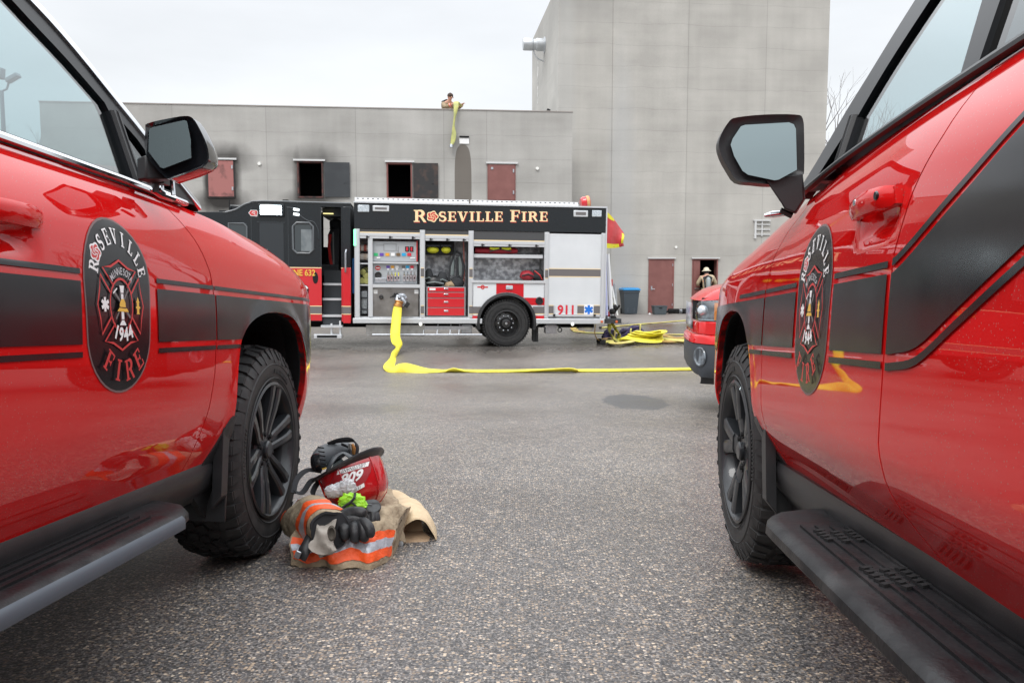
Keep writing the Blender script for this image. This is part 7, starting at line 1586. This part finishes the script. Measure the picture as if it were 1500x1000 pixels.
c = MB(); c.rings([hring(r, h) for r, h in ((.112, -.004), (.105, .03), (.09, .08), (.02, .10))]); loc(T, c).build('liner', FAB, T, smooth=60)
for k in range(6):
    a = PI / 6 + k * PI / 3; c = MB(); c.tube([HB0 + HA * h + (sx_ * math.cos(a) + sy_ * 1.12 * math.sin(a)) * (r + .002) for r, h in ((.134, .01), (.136, .03), (.134, .08), (.126, .13), (.106, .168), (.072, .194), (.01, .210))], .003, 0, 6); loc(T, c).build('dome_rib', mat('helmet_red', (0, 0, 0)), dome, smooth=60)
c = MB(); q = at(559, 688, 3.55); c.tube([at(545, 672, 3.58), at(555, 680, 3.55), at(560, 692, 3.53)], .014, 1, 8); c.lathe([(0, -.012), (.016, -.010), (.020, .0), (.020, .03), (.0, .03)], q, (-.2, 1, 0), 0, 16); loc(T, c).build('helmet_torch', [STEEL, BLKP], T, smooth=50, fix=False)
c = MB(); q = at(475, 686, 3.50); c.box(q, (.018, .004, .006), 0, Matrix.Rotation(-.3, 3, 'Y')); loc(T, c).build('brim_tag', GOLD, br)
for pts in ([(470, 690), (452, 688), (440, 695), (433, 706), (430, 722)], [(466, 700), (455, 705), (446, 718), (440, 722), (432, 720)], [(468, 704), (462, 712), (458, 722), (462, 728)]):
    c = MB(); flat_hose(c, [(at(u, v, 3.56 - .04 * i), .012, .003, 30) for i, (u, v) in enumerate(pts)], 0, 8, 5); loc(T, c).build('chin_strap', FAB, T, smooth=50)
# front shield lettering laid on the dome
from mathutils.bvhtree import BVHTree
M_ = T.matrix_basis.copy(); bv = BVHTree.FromPolygons([M_ @ v.co for v in dome.data.vertices], [tuple(p.vertices) for p in dome.data.polygons])
def onhelm(u, v, o):
    d = ray(u, v).normalized(); h = bv.ray_cast(CAM, d)
    P = h[0] if h[0] is not None else bv.find_nearest(CAM + d * 3.45)[0]
    return M_.inverted() @ (P - d * o)
th = math.radians(16); HS = lambda x, y, o: onhelm(516 + (x * math.cos(th) + y * math.sin(th)), 699 - (x * math.sin(th) - y * math.cos(th)) * 1.0 - 2 * y * math.cos(th), o)
d = Decal(HS, .0025, .0008)
d.area([(-33, 20), (26, 20), (28, 0), (24, -14), (10, -27), (-8, -29), (-30, -18), (-34, 0)], mat('shield_red', (.30, .012, .018), .5))
d.area(rect(-27, 11.5, 21, 18.5), WHT)
d.text('LIEUTENANT', -3, 15.0, 5.6, mat('letter_dark', (.03, .03, .04), .5), .82, .0, PI)
d.text('909', -1, 1.5, 17, WHT, .95, .045)
d.area([(4, -20), (24, -14), (25, -21), (6, -27)], WHT); d.text('1ST', 15, -20.5, 5, MATS['letter_dark'], .8, 0, PI + .25)
d.build('front_shield', dome)
# --- face mask resting on the helmet
T, p0 = gthing('breathing_mask', 'black and grey breathing mask resting on the brim of the upturned helmet', 'mask', 490, 780); MG = mat('mask_grey', (.07, .08, .09), .45, nz=(9, (.11, .12, .13), .4, .7)); c = MB()
sec = [((463, 676), 3.56, .042, .042), ((470, 671), 3.58, .052, .048), ((480, 667), 3.60, .053, .048), ((492, 662), 3.62, .044, .040), ((503, 657), 3.64, .034, .030), ((514, 655), 3.65, .022, .020)]
rs = []
for a_, Y, rv, ry in sec:
    C0 = at(a_[0], a_[1], Y); rs.append([C0 + Vector((-.012 * math.sin(a) * 1.0, ry * math.cos(a), rv * math.sin(a) * (1.0 if math.sin(a) > 0 else .9))) for a in [2 * PI * k / 20 for k in range(20)]])
c.rings(rs); mb_ = loc(T, c).build('mask_body', MG, T, smooth=60)
c = MB(); C0 = at(460, 677, 3.55); c.lathe([(0, -.016), (.026, -.012), (.040, 0), (.043, .012), (.043, .03)], C0, (1, .15, .1), 0, 24); loc(T, c).build('voice_port', mat('mask_black', (.012, .013, .015), .2, 0, .4), T, smooth=50)
c = MB()
for k in range(5): q = at(467 + k * .8 + 3, 655 + k * 6, 3.515); c.box(q, (.028, .006, .006), 0, Matrix.Rotation(.15, 3, 'Y'))
loc(T, c).build('vent_ridge', mat('mask_black', (0, 0, 0)), mb_, fix=False)
c = MB(); pts = [(480, 690, 3.50), (485, 678, 3.50), (493, 668, 3.52), (503, 664, 3.53), (512, 668, 3.53), (516, 674, 3.53)]; flat_hose(c, [(at(*q), .012, .008, 20) for q in pts], 0, 8, 5); loc(T, c).build('face_seal', MG, T, smooth=50)
c = MB(); c.grid(lambda a, b: at(486 + 22 * a, 684 - 12 * math.sin(a * PI) * (1 - b) - 3 * a, 3.535 + .01 * math.sin(a * PI)), 10, 4); loc(T, c).build('visor', GLSD, T, smooth=60)
c = MB(); flat_hose(c, [(at(u, v, 3.60), .016, .004, 60) for u, v in ((481, 650), (492, 646), (505, 644), (517, 645), (522, 652), (520, 664), (514, 668))], 0, 8, 5); flat_hose(c, [(at(u, v, 3.58), .012, .004, 60) for u, v in ((500, 650), (510, 655), (514, 664), (517, 668))], 0, 8, 5); loc(T, c).build('head_strap', FAB, T, smooth=50, fix=False)
c = MB(); c.tube([at(516, 650, 3.56), at(518, 656, 3.56), at(518, 665, 3.56)], [.006, .010, .007], 0, 8); c.box(at(512, 654, 3.56), (.012, .008, .022), 1); loc(T, c).build('buckle', [mat('brass', (0, 0, 0)), CHROME], T, fix=False)
# --- clear bottle/bag, lime bag
T, p0 = gthing('plastic_bag', 'crumpled clear plastic bag lying on the front of the helmet', 'plastic bag', 500, 800); c = MB()
def crumple(c, pc, rx, ry, rz, amp, seed, n=26, m=18, mi=0):
    rs = []
    for i in range(m + 1):
        th_ = PI * (i + .02) / (m + .04)
        rs.append([pc + Vector((rx * math.sin(th_) * math.cos(b), ry * math.sin(th_) * math.sin(b), rz * math.cos(th_))) * (1 + amp * (abs(noise.noise(Vector((math.sin(th_) * math.cos(b), math.sin(th_) * math.sin(b), math.cos(th_))) * 3.4 + Vector((seed, seed, 0)))) * 2.4 - .5)) for b in [2 * PI * k / n for k in range(n)]])
    c.rings(rs, mi)
crumple(c, at(489, 719, 3.30), .038, .026, .026, .16, 2); crumple(c, at(509, 713, 3.30), .036, .026, .032, .2, 5); crumple(c, at(499, 716, 3.31), .036, .03, .028, .1, 8)
pb = mat('cloudy_plastic', (.62, .63, .66), .12, 0, .5); pb.node_tree.nodes['Principled BSDF'].inputs['Alpha'].default_value = .72; b_ = loc(T, c).build('bag_film', pb, T, smooth=25, fix=False)
d = Decal(lambda x, y, o: T.matrix_basis.inverted() @ (at(498 + x, 714 - y, 3.30 - o)), .001, .001)
c = MB(); c.box(at(480, 722, 3.33), (.03, .01, .02)); loc(T, c).build('orange_tab', ORG, b_, bevel=.003)
T, p0 = gthing('glove_pouch', 'crumpled lime green pouch with black drawcord beside the helmet', 'pouch', 515, 800); c = MB(); crumple(c, at(516, 734, 3.17), .052, .032, .032, .2, 9); crumple(c, at(527, 739, 3.16), .028, .025, .022, .25, 12); lime = mat('lime_fabric', (.30, .62, .02), .5, nz=(14, (.20, .48, .02), .4, .7), bump=(30, .5, .004)); b_ = loc(T, c).build('pouch_body', lime, T, smooth=28)
c = MB(); c.tube([at(499, 746, 3.14), at(506, 740, 3.13), at(514, 735, 3.125), at(519, 729, 3.13), at(520, 722, 3.15)], .0055, 0, 6); c.tube([at(514, 735, 3.125), at(521, 740, 3.13), at(524, 746, 3.13)], .004, 0, 6); loc(T, c).build('drawcord', FAB, b_, fix=False)
# --- leather gloves
def glove(label, wrist, palm, tips, thumb, Y, r=1.):
    T, p0 = gthing('work_glove', label, 'glove', 515, 812, 'pair of black leather gloves'); i_ = T.matrix_basis.inverted()
    W0 = i_ @ at(*wrist); Pm = i_ @ at(*palm); nodes = [(W0, (.036 * r, .024 * r)), (W0.lerp(Pm, .5), (.038 * r, .022 * r)), (Pm, (.040 * r, .020 * r))]; ed = [(0, 1), (1, 2)]
    for j, tp in enumerate(tips):
        pts = [i_ @ at(*q) for q in tp]; k0 = len(nodes)
        for j2, q in enumerate(pts): nodes.append((q, (.0155 - .0015 * j2) * r)); ed.append((2 if j2 == 0 else k0 + j2 - 1, k0 + j2))
    k0 = len(nodes); pts = [i_ @ at(*q) for q in thumb]
    for j2, q in enumerate(pts): nodes.append((q, (.017 - .002 * j2) * r)); ed.append((1 if j2 == 0 else k0 + j2 - 1, k0 + j2))
    skin_obj('glove_body', nodes, ed, LEA, T, 2)
    c = MB(); a = (Pm - W0).normalized(); q = W0.lerp(Pm, .45) + Vector((0, -.022 * r, .008)); c.box(q, (.03, .006, .012)); c.build('wrist_tab', mat('tab_grey', (.10, .11, .12), .5), T, bevel=.002)
    return T
glove('larger black leather glove lying in front of the lime pouch, fingers pointing down', (500, 757, 3.12), (518, 763, 3.07),
    [[(531, 762, 3.04), (539, 769, 3.02), (543, 779, 3.01), (541, 788, 3.01)], [(525, 765, 3.04), (532, 774, 3.02), (535, 785, 3.01), (531, 794, 3.01)], [(516, 768, 3.04), (520, 778, 3.015), (521, 788, 3.01), (517, 795, 3.01)], [(506, 766, 3.05), (505, 776, 3.02), (506, 785, 3.015), (503, 790, 3.02)]], [(514, 752, 3.07), (526, 750, 3.06), (538, 753, 3.05)], 3.1, 1.75)
glove('black leather glove half behind the other, curled against the tan panel', (538, 733, 3.24), (545, 748, 3.20),
    [[(550, 752, 3.18), (553, 760, 3.165), (549, 768, 3.16)], [(546, 755, 3.17), (547, 764, 3.155), (543, 770, 3.15)], [(541, 755, 3.17), (540, 764, 3.155), (539, 771, 3.15)], [(537, 752, 3.17), (534, 760, 3.155), (533, 766, 3.15)]], [(531, 742, 3.20), (529, 750, 3.18)], 3.2, 1.25)
# ================================================================== ground
def ground():
    m = bpy.data.materials.new('asphalt'); m.use_nodes = True; nt = m.node_tree; b = nt.nodes['Principled BSDF']; N = nt.nodes.new; Lk = nt.links.new
    tc = N('ShaderNodeTexCoord')
    def vor(s):
        v = N('ShaderNodeTexVoronoi'); v.inputs['Scale'].default_value = s; v.inputs['Randomness'].default_value = 1; Lk(tc.outputs['Object'], v.inputs['Vector']); return v
    def math_(op, a, bb=None, c=None):
        x = N('ShaderNodeMath'); x.operation = op
        for i, q in enumerate((a, bb, c)):
            if q is None: continue
            if isinstance(q, (int, float)): x.inputs[i].default_value = q
            else: Lk(q, x.inputs[i])
        return x.outputs[0]
    def mix(f, a, c):
        x = N('ShaderNodeMix'); x.data_type = 'RGBA'
        for k, q in (('Factor', f), ('A', a), ('B', c)):
            if isinstance(q, tuple): x.inputs[k].default_value = (*q, 1)
            elif isinstance(q, (int, float)): x.inputs[k].default_value = q
            else: Lk(q, x.inputs[k])
        return x.outputs['Result']
    v1 = vor(86); v2 = vor(190); s1 = N('ShaderNodeSeparateColor'); Lk(v1.outputs['Color'], s1.inputs[0]); s2 = N('ShaderNodeSeparateColor'); Lk(v2.outputs['Color'], s2.inputs[0])
    r1 = N('ShaderNodeValToRGB'); e = r1.color_ramp.elements; Lk(s1.outputs[0], r1.inputs[0]); r1.color_ramp.interpolation = 'LINEAR'
    e[0].position = 0; e[0].color = (.020, .020, .021, 1); e[1].position = 1; e[1].color = (.46, .39, .31, 1)
    for p, c in ((.42, (.050, .045, .041)), (.62, (.115, .095, .078)), (.80, (.19, .145, .105)), (.91, (.33, .255, .18))): x = e.new(p); x.color = (*c, 1)
    r2 = N('ShaderNodeValToRGB'); e = r2.color_ramp.elements; Lk(s2.outputs[1], r2.inputs[0])
    e[0].position = 0; e[0].color = (.032, .032, .034, 1); e[1].position = 1; e[1].color = (.25, .225, .20, 1); x = e.new(.6); x.color = (.080, .077, .078, 1)
    st = math_('LESS_THAN', v1.outputs['Distance'], .46); col = mix(st, r2.outputs[0], r1.outputs[0])
    n1 = N('ShaderNodeTexNoise'); n1.inputs['Scale'].default_value = .5; n1.inputs['Detail'].default_value = 5; Lk(tc.outputs['Object'], n1.inputs['Vector'])
    n2 = N('ShaderNodeTexNoise'); n2.inputs['Scale'].default_value = 6; n2.inputs['Detail'].default_value = 4; Lk(tc.outputs['Object'], n2.inputs['Vector'])
    mr = N('ShaderNodeMapRange'); mr.inputs['From Min'].default_value = .36; mr.inputs['From Max'].default_value = .64; mr.inputs['To Min'].default_value = .92; mr.inputs['To Max'].default_value = 1.58
    n3 = N('ShaderNodeTexNoise'); n3.inputs['Scale'].default_value = 28; n3.inputs['Detail'].default_value = 3; Lk(tc.outputs['Object'], n3.inputs['Vector'])
    Lk(math_('ADD', math_('ADD', math_('MULTIPLY', n1.outputs['Fac'], .45), math_('MULTIPLY', n2.outputs['Fac'], .25)), math_('MULTIPLY', n3.outputs['Fac'], .30)), mr.inputs[0])
    vm = N('ShaderNodeVectorMath'); vm.operation = 'SCALE'; Lk(col, vm.inputs[0]); Lk(mr.outputs[0], vm.inputs['Scale']); col = vm.outputs[0]
    se = N('ShaderNodeSeparateXYZ'); Lk(tc.outputs['Object'], se.inputs[0])
    def blob(cx, cy, rx, ry, soft=.25, wob=.5):
        dx = math_('DIVIDE', math_('SUBTRACT', se.outputs['X'], cx), rx); dy = math_('DIVIDE', math_('SUBTRACT', se.outputs['Y'], cy), ry)
        r = math_('SQRT', math_('ADD', math_('MULTIPLY', dx, dx), math_('MULTIPLY', dy, dy))); r = math_('ADD', r, math_('MULTIPLY', math_('SUBTRACT', n2.outputs['Fac'], .5), wob))
        q = N('ShaderNodeMapRange'); q.inputs['From Min'].default_value = 1 + soft; q.inputs['From Max'].default_value = 1 - soft; Lk(r, q.inputs[0]); return q.outputs[0]
    pt = blob(1.48, 9.75, .37, .85, .07, .45)                 # sealed patch
    wet = blob(-1.2, 19.3, 4.6, 1.6, .2, 1.6); wet2 = blob(3.6, 24, 3.6, 3.0, .25, 1.2); w3 = math_('MAXIMUM', wet, wet2)
    col = mix(math_('MULTIPLY', pt, .85), col, (.045, .047, .052))
    conc = N('ShaderNodeMapRange'); conc.inputs['From Min'].default_value = 26.5; conc.inputs['From Max'].default_value = 26.6; Lk(se.outputs['Y'], conc.inputs[0])
    col = mix(conc.outputs[0], col, (.235, .215, .20)); col = mix(math_('MULTIPLY', w3, .5), col, (.06, .055, .052))
    Lk(col, b.inputs['Base Color'])
    rr = N('ShaderNodeMapRange'); rr.inputs['From Min'].default_value = .35; rr.inputs['From Max'].default_value = .65; rr.inputs['To Min'].default_value = .30; rr.inputs['To Max'].default_value = .50; Lk(n1.outputs['Fac'], rr.inputs[0])
    Lk(math_('SUBTRACT', rr.outputs[0], math_('MULTIPLY', w3, .2)), b.inputs['Roughness'])
    bp = N('ShaderNodeBump'); b.inputs['Specular IOR Level'].default_value = .55; bp.inputs['Strength'].default_value = .42; bp.inputs['Distance'].default_value = .0035
    h = math_('SUBTRACT', math_('MULTIPLY', s1.outputs[0], .6), v1.outputs['Distance']); Lk(h, bp.inputs['Height']); Lk(bp.outputs[0], b.inputs['Normal'])
    c = MB(); ys = [-60, -30, -12, -6, -4, -3.5, -3, -2, 0, 2, 4, 6, 7] + [7.5 + .5 * k for k in range(18)] + [17, 18, 20, 24, 28, 32, 36, 45, 70, 120, 300, 900]
    xs = [-600, -100, -40, -20, -10, -5, 0, 5, 10, 20, 40, 100, 600]
    def gz(y): return G(max(y, -3)) + 0
    c.rings([[Vector((x, y, gz(y))) for x in xs] for y in ys], closed=False)
    o = c.build('ground', m, None, smooth=60); tag(o, 'dark wet-looking asphalt lot full of pale stones, sloping down from the camera', 'ground', kind='structure')
ground()
# ================================================================== light, sky, camera
def sky_world():
    w = bpy.data.worlds.new('World'); scene.world = w; w.use_nodes = True; nt = w.node_tree; bg = nt.nodes['Background']
    sky = nt.nodes.new('ShaderNodeTexSky'); sky.sky_type = 'NISHITA'; sky.sun_disc = False
    sky.sun_elevation = math.radians(50); sky.sun_rotation = math.radians(200); sky.air_density = 1.5; sky.dust_density = 4
    tc = nt.nodes.new('ShaderNodeTexCoord'); sp = nt.nodes.new('ShaderNodeSeparateXYZ'); nt.links.new(tc.outputs['Generated'], sp.inputs[0])
    r = nt.nodes.new('ShaderNodeValToRGB'); nt.links.new(sp.outputs['Z'], r.inputs[0]); e = r.color_ramp.elements
    e[0].position = 0; e[0].color = (.72, .745, .77, 1); e[1].position = .9; e[1].color = (2.3, 2.36, 2.44, 1)
    x = e.new(.30); x.color = (.77, .79, .82, 1); x = e.new(.52); x.color = (1.7, 1.75, 1.8, 1)
    mp = nt.nodes.new('ShaderNodeMapping'); mp.inputs['Scale'].default_value = (1, 1, 3.5); nt.links.new(tc.outputs['Generated'], mp.inputs[0])
    n = nt.nodes.new('ShaderNodeTexNoise'); n.inputs['Scale'].default_value = 1.8; n.inputs['Detail'].default_value = 6; nt.links.new(mp.outputs[0], n.inputs['Vector'])
    mr = nt.nodes.new('ShaderNodeMapRange'); mr.inputs['From Min'].default_value = .3; mr.inputs['From Max'].default_value = .7; mr.inputs['To Min'].default_value = .86; mr.inputs['To Max'].default_value = 1.1
    nt.links.new(n.outputs['Fac'], mr.inputs[0])
    mu = nt.nodes.new('ShaderNodeVectorMath'); mu.operation = 'SCALE'; nt.links.new(r.outputs[0], mu.inputs[0]); nt.links.new(mr.outputs[0], mu.inputs['Scale'])
    s2 = nt.nodes.new('ShaderNodeVectorMath'); s2.operation = 'SCALE'; s2.inputs['Scale'].default_value = .012; nt.links.new(sky.outputs[0], s2.inputs[0])
    ad = nt.nodes.new('ShaderNodeVectorMath'); nt.links.new(mu.outputs[0], ad.inputs[0]); nt.links.new(s2.outputs[0], ad.inputs[1])
    nt.links.new(ad.outputs[0], bg.inputs[0]); bg.inputs[1].default_value = 1.0
    s = bpy.data.lights.new('overcast_sun', 'SUN'); s.energy = 1.2; s.angle = math.radians(18); s.color = (1, .97, .93)
    o = bpy.data.objects.new('overcast_sun', s); COL.objects.link(o); o.rotation_euler = (math.radians(38), 0, math.radians(-25))
sky_world()
cd = bpy.data.cameras.new('Camera'); cam = bpy.data.objects.new('Camera', cd); COL.objects.link(cam)
cd.sensor_width = 36; cd.lens = 28.8; cd.clip_end = 2000; cd.clip_start = .05
cam.location = CAM; cam.rotation_euler = (math.radians(90) - TH, 0, 0); scene.camera = cam
scene.view_settings.view_transform = 'Standard'; scene.view_settings.look = 'None'; scene.view_settings.exposure = 0.22
scene.render.engine = 'CYCLES'
